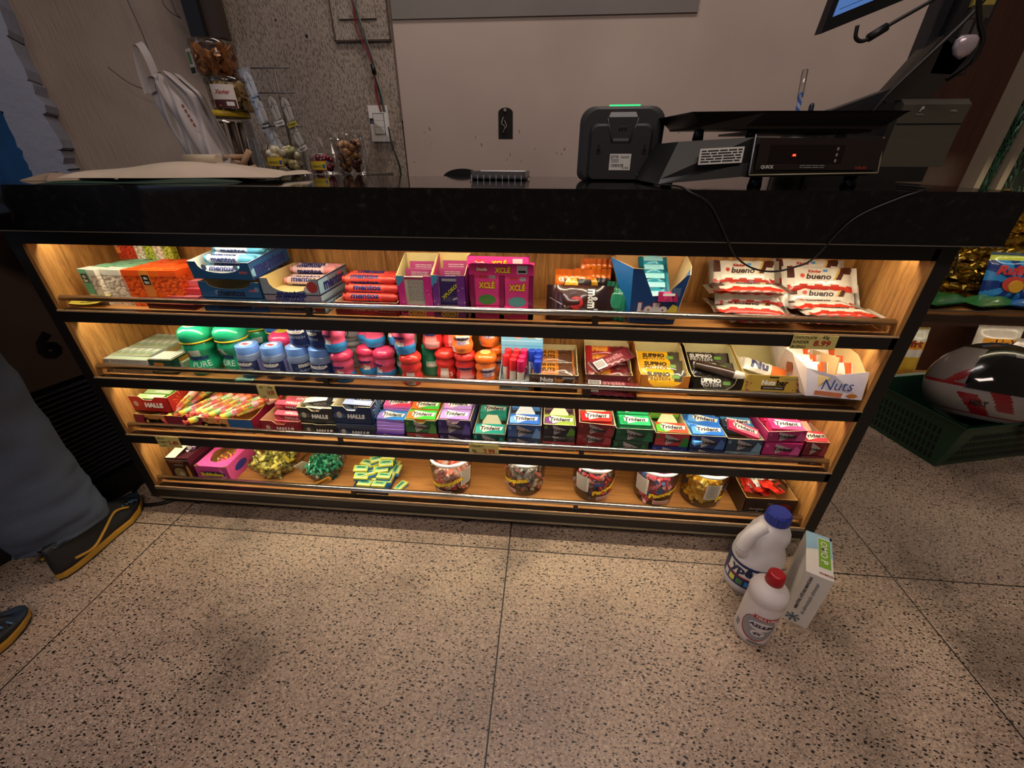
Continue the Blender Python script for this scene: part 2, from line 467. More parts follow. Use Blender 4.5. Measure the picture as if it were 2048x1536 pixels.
t = thing('outlet_hole', 'open socket hole with bare wire ends in the smooth wall', 'socket hole', (.9255, WY - .0, 1.0395))
mb = MB(); n = 10
pts = [(-.0265, -.0495), (.0265, -.0495)] + [(.0265 * math.cos(PI * i / n), .034 + .016 * math.sin(PI * i / n)) for i in range(n + 1)]
mb.shape(pts, (0, 0, 0), FRONT, mat('120e0b', .9), .0015)
mb.shape([(x * 1.06, y * 1.03) for x, y in pts], (0, 0, 0), FRONT, mat('4a3c34', .9), .0008)
mb.build('recess', t)
mb = MB(); mb.tube(bend([(-.008, -.003, .02), (-.014, -.012, .0), (-.002, -.01, -.012), (-.010, -.006, -.03)]), .0016, mat('9a9088', .4), 5); mb.tube(bend([(-.004, -.003, .01), (.004, -.012, -.01), (-.006, -.01, -.02)]), .0013, mat('9a9088', .4), 5); mb.build('bare_wire', t)
mb = MB(); mb.lathe([(.006, 0), (.006, .003), (.002, .004)], mat('8d857d', .4), seg=8, M=Matrix.Translation((-.002, -.002, .042)) @ Matrix.Rotation(PI / 2, 4, 'X')); mb.build('screw_tab', t)
mb = MB()
for i in range(26):
    x = random.uniform(.55, 1.7); z = random.uniform(.9, 1.02); L_ = random.uniform(.003, .014); a = random.uniform(-.5, .8)
    mb.shape([(x - .001, z), (x + .0012, z + .001), (x + L_ * math.sin(a), z + L_), (x + L_ * math.sin(a) - .0015, z + L_ * .8)], (0, WY, 0), FRONT, mat('5b4a42', .9), .0008)
o = mb.build('trim_3'); structure(o)
# thin black wires hanging on left wall
for k, pts in enumerate(([(-.33, .90, 1.62), (-.325, .89, 1.42), (-.30, .88, 1.28), (-.292, .87, 1.17), (-.30, .86, 1.13), (-.36, .83, 1.145), (-.40, .80, 1.19)], [(-.235, .96, 1.62), (-.245, .95, 1.42), (-.23, .94, 1.37), (-.19, .94, 1.345), (-.195, .93, 1.36), (-.20, .93, 1.42)])):
    t = thing('thin_wire', ['thin black wire hanging down the left wall onto the white bag', 'short looped wire beside the dark pipe duct'][k], 'wire')
    mb = MB(); mb.tube(bend(pts), .0013, BLACK, 5); mb.build('strand', t)

# ================================================================ display counter
W = 1.80
ZL = [.6196, .4468, .2734, .0889]       # shelf tops
ZT = [.7644, .591, .4184, .2447]        # opening tops
DB = .185                               # inner depth
C0 = thing('display_counter', 'long black framed counter with four lit oak shelves of sweets', 'counter')
mb = MB(); F = .025
mb.box(-.026, 0, 0, F, .045, .795, BLACKMETAL); mb.box(W, W + .028, 0, F, .045, .795, BLACKMETAL)
mb.box(-.026, 0, .42, .445, .045, .795, BLACKMETAL); mb.box(W, W + .028, .42, .445, .045, .795, BLACKMETAL)
mb.box(0, W, 0, F, ZT[0], .795, BLACKMETAL)
for i in range(3): mb.box(0, W, .0, F, ZT[i + 1], ZL[i] - .002, BLACKMETAL)
mb.box(0, W, 0, F, .050, ZL[3] - .010, BLACKMETAL)
mb.build('frame', C0)
mb = MB(); mb.box(0, W, -.002, .010, ZL[3] - .010, ZL[3] - .004, mat('8d8778', .3, .6)); mb.box(0, W, -.003, .012, .045, .050, mat('9a9078', .35, .5)); mb.build('metal_trim', C0)
mb = MB(); mb.box(-.020, 0, F, .42, .05, .79, BROWN); mb.box(0, .010, .002, DB, .08, .785, OAK_V); mb.build('side_panel', C0)
mb = MB(); mb.box(W, W + .022, F, .42, .05, .79, BROWN); mb.box(W - .010, W, 0, DB, .08, .785, OAK_V); mb.build('side_panel', C0)
mb = MB(); mb.box(0, W, DB, DB + .015, .07, .79, OAK_V); mb.build('back_panel', C0)
mb = MB(); mb.box(0, W, .43, .445, .07, .79, BROWN); mb.build('rear_panel', C0)
LEDM = bpy.data.materials.new('led'); LEDM.use_nodes = True
b_ = LEDM.node_tree.nodes['Principled BSDF']; b_.inputs['Emission Color'].default_value = (1.0, .85, .61, 1); b_.inputs['Emission Strength'].default_value = LED_STRENGTH
for i, z in enumerate(ZL):
    mb = MB(); mb.box(.010, W - .010, .0195, DB, z - .013, z, OAK_H); mb.box(.0, W, .0015, .0195, z - .004, z, mat('2c2018', .35)); mb.box(.0, W, -.0012, .0015, z - .003, z + .0006, mat('c0a078', .4)); mb.build('shelf', C0)  # pale front strip is the highlight on the bar edge, put into the colour
    zt = ZT[i] + .0145
    mb = MB(); mb.box(.012, W - .012, .0275, .0355, zt - .001, zt, LEDM, mats={k: WHITE for k in 'tfblr'}); mb.build('led_strip', C0)
    if i == 0:
        mb = MB(); mb.box(.010, W - .010, F, DB, zt, zt + .013, OAK_H); mb.build('top_board', C0)
    mb = MB(); mb.tube([(.002 + .010, .012, z + .025), (W - .012, .012, z + .025)], .0066, CHROME, 12); g = mb.build('guard_rail', C0)
    for sx_ in (.595, 1.212):
        mb = MB(); mb.box(sx_ - .006, sx_ + .006, .007, .012, z, z + .022, mat('3a322b', .4, .5)); mb.box(sx_ - .009, sx_ + .009, .003, .014, z, z + .002, mat('3a322b', .4, .5)); mb.build('rail_support', g)
for x, y in ((.078, .045), (.905, .045), (1.70, .045), (.078, .36), (.905, .36), (1.70, .36)):
    mb = MB(); mb.lathe([(.021, 0), (.023, .004), (.019, .022), (.015, .024)], mat('101010', .5), (x, y, 0), 16); mb.lathe([(.017, .022), (.017, .05)], mat('9a9282', .4, .5), (x, y, 0), 16, caps=False); mb.build('foot', C0)

# stone worktop
def granite():
    m, nt, b = nodemat('black_granite'); L = nt.links.new
    tc = nd(nt, 'ShaderNodeTexCoord')
    v = nd(nt, 'ShaderNodeTexNoise'); v.inputs['Scale'].default_value = 55; v.inputs['Detail'].default_value = 5; v.inputs['Roughness'].default_value = .7; L(tc.outputs['Object'], v.inputs[0])
    r = ramp(nt, [(.5, '0a0909'), (.62, '14110f'), (.70, '2b2622'), (.78, '4c4640')]); L(v.outputs[0], r.inputs[0])
    L(r.outputs[0], b.inputs['Base Color']); b.inputs['Roughness'].default_value = .06
    return m
GR = granite()
TZ = .8785
t = thing('stone_worktop', 'polished black granite worktop with a deep front apron', 'worktop')
mb = MB(); mb.box(-.10, 1.862, -.034, .47, TZ - .02, TZ, GR); mb.build('slab', t)
mb = MB(); mb.box(-.10, 1.862, -.034, -.014, .7965, TZ - .02, GR); mb.build('apron', t)
mb = MB(); mb.box(-.10, 1.862, -.0345, -.031, .795, .7965, mat('7d7468', .3, .4)); mb.build('drip_edge', t)
t = thing('side_ledge', 'black stone ledge behind the worktop on the left, under the tubs', 'ledge')
mb = MB(); mb.box(-.16, .545, .472, .80, TZ - .025, TZ - .001, GR); mb.build('slab', t)
mb = MB(); mb.box(-.14, .52, .49, .78, 0, TZ - .025, mat('1b1613', .6)); mb.build('support', t)
# ================================================================ things on the worktop
GREY = mat('2a292b', .5); DK = mat('0e0e10', .4); LBL = mat('d9d6d0', .5); INK = mat('1b1a1c', .5)
def lines(mb, x0, x1, y0, y1, n, o, fr, m=INK, e=.0009, seed=1, th=.35):
    rr = random.Random(seed); st = (y1 - y0) / n
    for i in range(n):
        y = y0 + (i + .5) * st; a = x0; 
        while a < x1:
            l = rr.uniform(.1, .35) * (x1 - x0); mb.patch(a, min(x1, a + l), y - st * th * .5, y + st * th * .5, o, fr, m, e); a += l + .03 * (x1 - x0)
def barcode(mb, x0, x1, y0, y1, o, fr, bg=LBL, e=.0008, seed=3):
    mb.patch(x0, x1, y0, y1, o, fr, bg, e); rr = random.Random(seed); a = x0 + (x1 - x0) * .06
    while a < x1 - (x1 - x0) * .08:
        w = (x1 - x0) * rr.choice((.02, .035, .05)); mb.patch(a, a + w, y0 + (y1 - y0) * .12, y1 - (y1 - y0) * .1, o, fr, INK, e + .0003); a += w + (x1 - x0) * rr.choice((.025, .04))

# payment/customer terminal seen from behind
t = thing('price_terminal', 'dark grey rounded customer terminal seen from behind with a green light on top', 'terminal', (1.257, .262, TZ), R(-3))
def rrect(w, z0, z1, r, n=6, dx=0):
    o = []
    for cx, cz, a0 in ((w - r, z1 - r, 0), (-w + r, z1 - r, 90), (-w + r * .6, z0 + r * .6, 180), (w - r * .6, z0 + r * .6, 270)):
        rr = r if a0 < 180 else r * .6
        for i in range(n + 1):
            a = R(a0 + 90 * i / n); o.append((cx + rr * math.cos(a) + dx, cz + rr * math.sin(a)))
    return o
mb = MB(); rg = []
for y, w, dz in ((.030, .078, .006), (.026, .088, 0), (.0, .090, 0), (-.006, .088, .001), (-.010, .080, .006)):
    rg.append([V((x, y, z)) for x, z in rrect(w, dz, .143 - dz, .030)])
mb.loft(rg, GREY, smooth=False); mb.build('housing', t)
mb = MB(); rg = []
for y, w in ((-.009, .068), (-.016, .066), (-.019, .062)):
    rg.append([V((x, y, z)) for x, z in rrect(w, .004, .112 - (.068 - w), .016)])
mb.loft(rg, mat('242325', .5), smooth=False); mb.build('back_hump', t)
mb = MB()
mb.loft([[V(p) for p in ((-.030, -.0195, .122), (.030, -.0195, .122), (.018, -.0195, .074), (-.018, -.0195, .074))], [V(p) for p in ((-.026, -.010, .132), (.026, -.010, .132), (.016, -.0205, .078), (-.016, -.0205, .078))]], mat('2e2d30', .4), smooth=False)
for a, b in (((-.032, -.0205, .120), (-.019, -.0215, .076)), ((.032, -.0205, .120), (.019, -.0215, .076))): mb.tube([a, b], .0012, mat('5a5858', .3, .4), 5)
for k in range(3): mb.tube([(-.006 + k * .006, -.021, .098), (-.003 + k * .006, -.021, .106)], .0012, BLACK, 5)
mb.build('vent_wedge', t)
mb = MB(); mb.box(-.030, .034, -.004, .012, .1425, .1455, mat('39c878', .4, emit=1.3)); mb.build('status_light', t)
for sx_ in (-.046, .052):
    mb = MB(); mb.lathe([(.0055, 0), (.0055, .001)], BLACK, seg=12, M=Matrix.Translation((sx_, -.0192, .058)) @ Matrix.Rotation(PI / 2, 4, 'X')); mb.box(sx_ - .002, sx_ + .002, -.0202, -.0192, .058, .072, BLACK); mb.build('keyhole', t)
mb = MB(); o = (0, -.0196, 0); mb.patch(-.020, .026, .022, .054, o, FRONT, LBL, .0006)
mb.text('prix', (-.009, -.0196, .048), FRONT, INK, w=.016, bold=.0, e=.0012); lines(mb, .004, .022, .045, .050, 2, o, FRONT, e=.001)
lines(mb, -.016, 0, .037, .044, 3, o, FRONT, e=.001, seed=5); barcode(mb, -.017, .012, .028, .035, o, FRONT, seed=9, e=.001); mb.text('C E R', (.016, -.0196, .0265), FRONT, INK, w=.013, e=.001)
mb.build('rating_label', t)
mb = MB(); mb.tube(bend([(.040, -.015, .014), (.060, -.03, .006), (.085, -.02, .004), (.10, .02, .004)]), .003, mat('3b3a3c', .4), 7); mb.build('power_lead', t)

# card reader like flat clear tray
t = thing('coin_tray', 'flat clear-edged segmented tray lying on the worktop', 'tray', (.985, .285, TZ), R(-8))
mb = MB(); mb.rbox(-.068, .068, -.03, .05, 0, .011, mat('4a4950', .25), .012, 3)
for k in range(9):
    x = -.060 + k * .015; mb.box(x - .0006, x + .0006, -.0312, -.030, .001, .0105, mat('c9ccd2', .2))
mb.build('tray_base', t)
mb = MB(); mb.rbox(-.066, .066, -.028, .048, .011, .0135, mat('5f5c5c', .2), .012, 3); mb.build('lid', t)

# cable hole grommet / black dome
t = thing('stool_back', 'black rounded top of a stool back just showing behind the worktop', 'stool', (.835, .60, 0))
mb = MB(); mb.loft([[V((x, y, z)) for x, z in [(-.062, .62), (-.062, .865)] + [(-.062 * math.cos(PI * k / 12), .865 + .030 * math.sin(PI * k / 12)) for k in range(1, 12)] + [(.062, .865), (.062, .62)]] for y in (-.012, .012)], BLACK, smooth=False)
mb.build('backrest', t)
mb = MB(); mb.tube([(0, 0, 0), (0, 0, .62)], .02, CHROME, 10); mb.lathe([(.2, 0), (.2, .015), (.02, .03)], BLACK, seg=24); mb.build('pedestal', t)

# weighing scale
t = thing('counter_scale', 'black electronic counter scale with flat dark pan and clear cover', 'scale', (1.33, .05, TZ), R(3))
SB = mat('07080b', .5)
mb = MB()
# left wing
mb.loft([[V(p) for p in ((-.025, .0, .004), (.135, -.005, .018), (.135, .20, .018), (-.025, .20, .004))],
         [V(p) for p in ((-.020, .01, .012), (.130, .0, .040), (.130, .20, .040), (-.020, .20, .012))],
         [V(p) for p in ((.008, .03, .072), (.128, .0, .078), (.128, .20, .078), (.008, .18, .072))]], SB, smooth=False)
mb.loft([[V(p) for p in ((.130, -.012, .016), (.335, -.012, .020), (.335, .20, .020), (.130, .20, .016))],
         [V(p) for p in ((.128, -.016, .024), (.345, -.014, .028), (.345, .20, .028), (.128, .20, .024))],
         [V(p) for p in ((.132, -.004, .078), (.340, -.002, .075), (.340, .20, .075), (.132, .20, .078))]], SB, smooth=False)
mb.build('body', t)
mb = MB(); 
FS = (V((1, 0, 0)), V((0, .13, .99)).normalized())
o_ = V((.237, -.0175, .050)); mb.patch(-.105, .104, -.022, .026, o_, FS, mat('241c1a', .12), .001); mb.patch(-.085, .04, -.012, .016, o_, FS, mat('160c0b', .1), .0018)
mb.text('QUICK', o_ + V((-.085, -.002, -.018)), FS, LBL, w=.022, bold=.02, e=.003)
mb.text('toledo', o_ + V((.075, -.001, -.018)), FS, mat('8d2a20', .4), w=.020, e=.003)
lines(mb, -.03, .012, -.020, -.014, 2, o_, FS, mat('8d8a86', .5), .003)
for k in range(3): mb.oval(.028, -.008 + k * .009, .0022, .0028, o_, FS, mat('7d706a', .5), .003, 10)
mb.build('display_panel', t)
mb = MB(); mb.patch(-.046, -.041, -.0012, .0018, o_, FS, mat('ff3022', .3, emit=6), .0035); mb.build('display_segment', t)
mb = MB(); o2 = V((.078, -.0015, .050)); F2 = (V((1, .0, .05)).normalized(), V((0, .10, 1)).normalized())
mb.patch(-.040, .036, -.013, .012, o2, F2, LBL, .003); lines(mb, -.037, .033, -.011, .010, 5, o2, F2, e=.0036, seed=12, th=.5); mb.build('rating_label', t)
for x in (.045, .14, .30):
    mb = MB(); mb.lathe([(.010, 0), (.008, .022)], DK, (x, .04, .074), 10); mb.build('pan_post', t)
mb = MB(); PM = mat('191614', .35, .3)
rg = []
for z, g in ((.090, -.012), (.094, -.010), (.112, .010), (.1145, .014), (.1135, .010)):
    rg.append([V((x + (g if x > .1 else -g), y + (g if y > .1 else -g) * .6, z + (0.005 if y > .1 else 0))) for x, y in ((.025, .0), (.115, -.015), (.345, -.015), (.345, .20), (.025, .20))])
mb.loft(rg, PM, smooth=False); mb.box(.14, .33, .01, .19, .086, .090, PM); mb.build('weighing_pan', t)
mb = MB(); mb.tube([(.125, -.020, .020), (.345, -.020, .024)], .0012, mat('b5ae8a', .2), 5); mb.tube([(.125, -.020, .022), (.126, -.008, .082)], .0014, mat('b5b8c4', .2), 5); mb.tube([(.347, -.018, .024), (.345, -.004, .078)], .0012, mat('b5ae9a', .2), 5)
mb.poly([(.124, -.0215, .020), (.348, -.019, .022), (.345, -.006, .080), (.126, -.009, .082)], CLEAR); mb.build('clear_cover', t)
for x in (.155, .325):
    mb = MB(); mb.lathe([(.012, 0), (.010, .018)], DK, (x, .012, 0), 12); mb.build('foot', t)
mb = MB(); mb.lathe([(.012, 0), (.010, .012)], DK, (.02, .1, 0), 12); mb.build('foot', t)

# black cable drooping in front of the apron and shelf
t = thing('drooping_cable', 'thin black cable looping down over the apron in front of the white chocolate bars', 'cable')
mb = MB(); mb.tube(bend([(1.30, .06, TZ + .003), (1.325, -.015, TZ + .004), (1.338, -.037, TZ - .003), (1.376, -.038, .8557), (1.418, -.037, .8002), (1.442, -.033, .771), (1.475, -.030, .752), (1.513, -.028, .7463), (1.545, -.030, .755), (1.571, -.034, .7722), (1.608, -.037, .835), (1.665, -.038, .868), (1.70, -.036, TZ + .002), (1.73, .0, TZ + .003), (1.74, .08, TZ + .003)]), .0017, mat('171513', .4), 6); mb.build('cord', t)

# pens and straw pot behind the scale
t = thing('pen_pot', 'small black pot behind the scale holding a blue striped straw and a pen', 'pot', (1.655, .31, TZ))
mb = MB(); mb.lathe([(.030, 0), (.033, .09), (.030, .09), (.027, .01)], BLACK, seg=16, caps=False); mb.build('pot_body', t)
t = thing('striped_straw', 'blue and white striped straw in clear wrap sticking up behind the scale', 'straw', (1.648, .305, TZ + .01), rot=(0, R(-6), 0))
mb = MB(); mb.lathe([(.0045, 0.004 * i) for i in range(41)], NAVY, seg=8, mfn=lambda j, i: (mat('3f64b8', .4) if (j + i) % 4 < 2 else mat('b9c6e6', .4)))
mb.build('straw_tube', t)
mb = MB(); mb.lathe([(.006, .15), (.006, .198), (.003, .2)], CLEAR, seg=8, caps=False); mb.build('clear_wrap', t)
t = thing('pen', 'dark blue capped pen beside the striped straw', 'pen', (1.668, .305, TZ + .01), rot=(0, R(-3), 0))
mb = MB(); mb.lathe([(.0045, 0), (.005, .10), (.005, .135), (.003, .140)], mat('131c33', .3), seg=10); mb.build('barrel', t)
t = thing('spoon', 'dark glossy spoon bowl sticking up behind the scale pan', 'spoon', (1.70, .305, TZ + .01), rot=(0, R(8), 0))
mb = MB(); mb.lathe([(.002, 0), (.002, .09), (.011, .105), (.012, .112), (.007, .122)], mat('2a2020', .15), seg=12, sy=.4); mb.build('bowl', t)

# receipt printer
t = thing('receipt_printer', 'black box printer with a rounded lid at the right end of the worktop', 'printer', (1.90, .30, TZ), R(0))
PB = mat('4a473d', .5)
mb = MB()
mb.box(-.095, .045, .0, .16, .0, .030, mat('100f10', .5))
prof = [(.0, .030), (.0, .085), (-.002, .115), (-.006, .145), (.008, .156), (.05, .158), (.16, .150), (.16, .030)]
mb.loft([[V((x, y, z)) for y, z in prof] for x in (-.060, .072)], PB, smooth=False, M=Matrix.Shear('XY', 4, (0, 0)) if False else None)
mb.box(-.058, .070, -.0035, .0, .110, .112, DK); mb.box(-.061, .073, .008, .15, .1525, .1545, DK)
mb.text('P', (-.022, -.0062, .137), FRONT, mat('c9c8c2', .4), h=.009, bold=.03, shear=.3, e=.0008); mb.text('daruma', (-.022, -.0052, .128), FRONT, mat('8d8c86', .4), w=.014, e=.0008); mb.text('DR800', (.042, -.0055, .134), FRONT, mat('9d9c96', .4), w=.012, e=.0008)
mb.build('casing', t)
mb = MB(); mb.box(-.20, -.062, .02, .16, .0, .12, mat('0c0c0e', .5)); mb.loft([[V((x, y, z)) for x, z in ((-.23, .118), (-.062, .118), (-.062, .150), (-.12, .152))] for y in (.02, .16)], mat('101014', .5), smooth=False); mb.build('paper_cover', t)

# monitor with arm
t = thing('monitor', 'flat screen monitor seen from below with its lit blue screen at the top right', 'monitor', (1.64, .31, 1.145))
u_ = V((.83, .10, .30)).normalized(); w_ = V((.10, -.05, 1)).normalized(); n_ = u_.cross(w_).normalized()
MM = Matrix((tuple(u_) + (0,), tuple(w_) + (0,), tuple(n_) + (0,), (0, 0, 0, 1))).transposed()
mb = MB(); mb.box(0, .34, 0, .22, -.020, 0, mat('15151a', .4), M=MM); mb.build('bezel', t)
mb = MB(); mb.box(.012, .33, .022, .21, 0, .0015, mat('4a6ea8', .3, emit=.8), M=MM)
for k in range(9): mb.box(.02, .30, .03 + k * .02, .0315 + k * .02, .0015, .002, mat('2f4f86', .3, emit=.5), M=MM)
mb.build('screen', t)
t = thing('wall_bracket', 'thick black bracket arm rising from the worktop beside the printer', 'bracket', (1.86, .33, TZ))
AM = mat('14151c', .5)
def seg_box(mb, a, b, w, d, m):
    a, b = V(a), V(b); dr = (b - a).normalized(); s_ = dr.cross(V((0, 1, 0))).normalized(); y = V((0, 1, 0))
    mb.loft([[p - s_ * w * k - y * d, p + s_ * w * k - y * d, p + s_ * w * k + y * d, p - s_ * w * k + y * d] for p, k in ((a, 1), (b, .9))], m, smooth=False)
mb = MB(); seg_box(mb, (-.17, .02, .105), (.02, .02, .175), .022, .02, AM); seg_box(mb, (-.01, .02, .135), (.055, .02, .245), .040, .025, mat('262019', .5)); seg_box(mb, (.062, .02, .20), (.082, .02, .60), .034, .025, mat('17151a', .5)); seg_box(mb, (.035, .04, .20), (.045, .04, .60), .022, .02, AM)
mb.box(-.19, .0, .0, .05, 0, .10, AM); mb.build('bracket', t)
mb = MB(); mb.box(.050, .090, -.012, -.004, .305, .60, mat('a08c3a', .6)); mb.box(.051, .089, -.0135, -.004, .287, .307, mat('3a3326', .6)); mb.build('yellow_sleeve', t)
mb = MB(); mb.lathe([(.002, -.02), (.016, -.012), (.022, .0), (.021, .012), (.015, .018)], mat('b7a9b0', .25, .3), (.066, -.014, .243), 16, sy=.5); mb.box(.050, .084, -.012, -.004, .260, .289, mat('4c4645', .4)); mb.box(.065, .069, -.0135, -.011, .262, .285, BLACK); mb.build('clamp_knob', t)
t = thing('monitor_cable', 'black video cable with a thick plug looping under the monitor', 'cable')
mb = MB(); mb.tube(bend([(1.70, .30, 1.155), (1.705, .30, 1.135), (1.725, .30, 1.132), (1.76, .30, 1.155), (1.83, .30, 1.195), (1.86, .30, 1.22)]), .0035, BLACK, 7); mb.build('cord', t)
mb = MB(); mb.tube([(1.728, .30, 1.135), (1.756, .30, 1.152)], .0075, BLACK, 8); mb.build('plug', t)
t = thing('power_cable', 'black cable running up from the printer to the bracket', 'cable')
mb = MB(); mb.tube(bend([(1.775, .30, TZ + .11), (1.80, .29, TZ + .165), (1.85, .28, TZ + .235), (1.885, .275, TZ + .285), (1.895, .27, TZ + .32), (1.87, .27, TZ + .36), (1.845, .27, TZ + .42)]), .0035, BLACK, 7)
mb.build('cord', t)
t = thing('side_cable', 'black cable curving down the front of the bracket arm', 'cable')
mb = MB(); mb.tube(bend([(1.825, .20, 1.23), (1.832, .20, 1.17), (1.85, .20, 1.135), (1.868, .20, 1.11), (1.872, .21, 1.08), (1.872, .25, 1.06)]), .0045, mat('15140f', .3), 7); mb.build('cord', t)

# ================================================================ left side of the worktop
def blob_bag(name, label, loc, dims, m, seed, cat='bag', fold=None, rz=0):
    rr = random.Random(seed); t = thing(name, label, cat, loc, rz); w, d, h = dims
    ph = [rr.uniform(0, 6) for _ in range(6)]
    def f(u, v, k=1):
        x = (u - .5) * w; y = (v - .5) * d
        e = (math.sin(PI * u) * math.sin(PI * v)) ** .35
        return V((x + .012 * math.sin(7 * v + ph[0]), y + .010 * math.sin(9 * u + ph[1]), max(.0005, e * h * (.55 + .25 * math.sin(8 * u + ph[2] + 3 * v) + .2 * math.sin(14 * u * v + ph[3]))) * k))
    mb = MB(); mb.grid(f, 34, 20, m); mb.grid(lambda u, v: V((f(u, v).x, f(u, v).y, .0)), 10, 6, m); mb.build('sheet', t)
    return t
BAGM = mat('c4b4a2', .6, 0, .12, 20); GRN = mat('0f3327', .6, 0, .2, 25)
blob_bag('plastic_bag_pile', 'crumpled beige plastic bags lying flat on the left of the worktop', (.285, .20, TZ + .008), (.42, .27, .040), BAGM, 4, 'bags', rz=R(12))
blob_bag('green_bag', 'dark green folded bag under the beige plastic bags', (.27, .10, TZ), (.36, .16, .012), GRN, 8, 'bag', rz=R(14))
blob_bag('folded_sack', 'brown folded sack lying at the left end of the worktop', (.035, .13, TZ), (.14, .10, .018), mat('94806c', .7, 0, .15, 30), 12, 'sack', rz=R(-15))
blob_bag('grey_cloth', 'grey rolled cloth at the far left end of the worktop', (-.065, .20, TZ), (.06, .08, .018), mat('4e4c4c', .8), 15, 'cloth')
blob_bag('paper_scrap', 'small crumpled white paper scrap behind the brown sack', (.075, .24, TZ), (.06, .05, .022), mat('b9c4dc', .6), 19, 'paper')
t = thing('paper_roll', 'small cream paper roll lying on top of the beige bags', 'roll', (.262, .26, TZ + .040), R(-8), rot=(0, PI / 2, R(-4)))
mb = MB(); mb.lathe([(.012, -.045), (.012, .045)], mat('b8a890', .7), seg=16); mb.build('paper', t)

# hanging white bag on the left wall
t = thing('hanging_bag', 'translucent white carrier bag hanging on the left wall beside the tubs', 'bag', (.04, .52, TZ))
HB = mat('a8a09e', .45, 0, .1, 20)
def hb(u, v):
    z = .005 + .235 * v; c = .045 - .055 * v; w = .058 + .014 * math.sin(2.6 * v + .4) - .040 * max(0, v - .80) * 5
    return V((c + (u - .5) * 2 * w, -.03 * math.sin(PI * u) + .010 * math.sin(14 * u + 5 * v) + .006 * math.sin(31 * u - 3 * v), z + .012 * math.sin(9 * u)))
mb = MB(); mb.grid(hb, 30, 24, HB); mb.grid(lambda u, v: hb(u, v) + V((0, .03 + .02 * math.sin(PI * u), 0)), 30, 24, HB)
[mb.box(-.003, .003, -.0015, 0, -.004, .004, mat('96584e', .6), M=Matrix.Translation((.060 - .004 * k, -.043, .125 + .011 * k)) @ Matrix.Rotation(R(-20), 4, 'Y')) for k in range(5)]
mb.build('bag_body', t)
for k, (x0, x1, zt) in enumerate(((-.06, -.025, .31), (-.035, .0, .24))):
    mb = MB()
    def fh(u, v, x0=x0, x1=x1, zt=zt):
        a = PI * v; cx = (x0 + x1) / 2 - .01; return V((cx + (x1 - x0) / 2 * math.cos(a) * 1.2 + (u - .5) * .014, -.012 + (u - .5) * .01 - .01 * k, .20 + (zt - .20) * math.sin(a) ** .8 + (.008 * u)))
    mb.grid(fh, 3, 20, HB); mb.build('handle', t)

# stacked snack tubs
def chips_in(mb, r, z0, z1, m, n, seed, ax=.016, ay=.010):
    rr = random.Random(seed)
    for _ in range(n):
        a = rr.uniform(0, 2 * PI); q = r * math.sqrt(rr.uniform(.3, 1)); z = rr.uniform(z0, z1)
        M = Matrix.Translation((q * math.cos(a), q * math.sin(a), z)) @ Euler((rr.uniform(0, 6), rr.uniform(0, 6), rr.uniform(0, 6))).to_matrix().to_4x4()
        mb.grid(lambda u, v: V(((u - .5) * 2 * ax, (v - .5) * 2 * ay, .004 * math.cos(3 * (u - .5)))), 3, 2, m, mfn=None) if False else mb.loft([[M @ V((ax * k * math.cos(b), ay * k * math.sin(b), zz + .004 * math.cos(b) ** 2)) for b in [i * PI / 3 for i in range(6)]] for k, zz in ((1, 0), (1, .0025))], m, smooth=False)
def tub(name, label, loc, r, h, food, n, seed, lab=None, lidm=CLEAR):
    t = thing(name, label, 'tub', loc)
    mb = MB(); mb.lathe([(r * .94, 0), (r, .006), (r * 1.02, h * .8), (r * 1.06, h * .84), (r * 1.06, h)], CLEAR, seg=20, caps=False); mb.lathe([(r * .93, .0), (r * .93, .001)], CLEAR, seg=20); mb.build('container', t)
    mb = MB(); mb.lathe([(r * 1.08, h * .86), (r * 1.09, h * 1.0), (r * .9, h * 1.05), (r * .3, h * 1.05)], lidm, seg=20, caps=False); mb.build('lid', t)
    mb = MB(); chips_in(mb, r * .88, .008, h * .82, food, n, seed); f_ = mb.build('snacks', t); f_['kind'] = 'stuff'
    return t
t = tub('snack_tub', 'clear tub of orange crispy snacks, topmost of the stack on the left', (.118, .62, TZ + .252), .055, .082, foil('a8692e', .5), 120, 1)
mb = MB(); mb.box(-.055, -.030, -.050, -.048, .005, .065, mat('c9c6bc', .5), M=Matrix.Rotation(R(-28), 4, 'Z')); mb.box(-.055, -.030, -.0507, -.0495, .008, .022, mat('1c2526', .5), M=Matrix.Rotation(R(-28), 4, 'Z')); mb.box(-.051, -.034, -.0507, -.0495, .03, .058, mat('5d7a52', .5), M=Matrix.Rotation(R(-28), 4, 'Z')); mb.build('label', t)
t = tub('snack_tub', 'clear tub of pale round biscuits with a white and red label, under the top tub', (.135, .62, TZ + .168), .058, .080, mat('b89a6a', .6), 110, 2)
mb = MB()
def wrapc(r, x0, z0, a0=-90): return lambda x, y: V(((r) * math.cos(R(a0) + (x + x0) / r), r * math.sin(R(a0) + (x + x0) / r), z0 + y))
def wpatch(mb, x0, x1, z0, z1, r, a0, m, n=8):
    f = wrapc(r, 0, 0, a0)
    for i in range(n):
        a = x0 + (x1 - x0) * i / n; b = x0 + (x1 - x0) * (i + 1) / n
        mb.poly([f(a, z0), f(b, z0), f(b, z1), f(a, z1)], m)
wpatch(mb, -.018, .048, .004, .062, .0605, -90, mat('d3c8c0', .5)); wpatch(mb, -.016, .046, .004, .025, .061, -90, mat('4b1c22', .5)); wpatch(mb, .02, .04, .01, .02, .0613, -90, LBL)
mb.text('Xavier', (0, 0, 0), FRONT, mat('a52a30', .5), w=.042, bold=.02, shear=.3, fn=wrapc(.0615, .015, .044)); mb.build('label', t)
t = thing('straw_jar', 'tall clear jar with a yellow lid holding long wafer straws, under the two tubs', 'jar', (.10, .62, TZ))
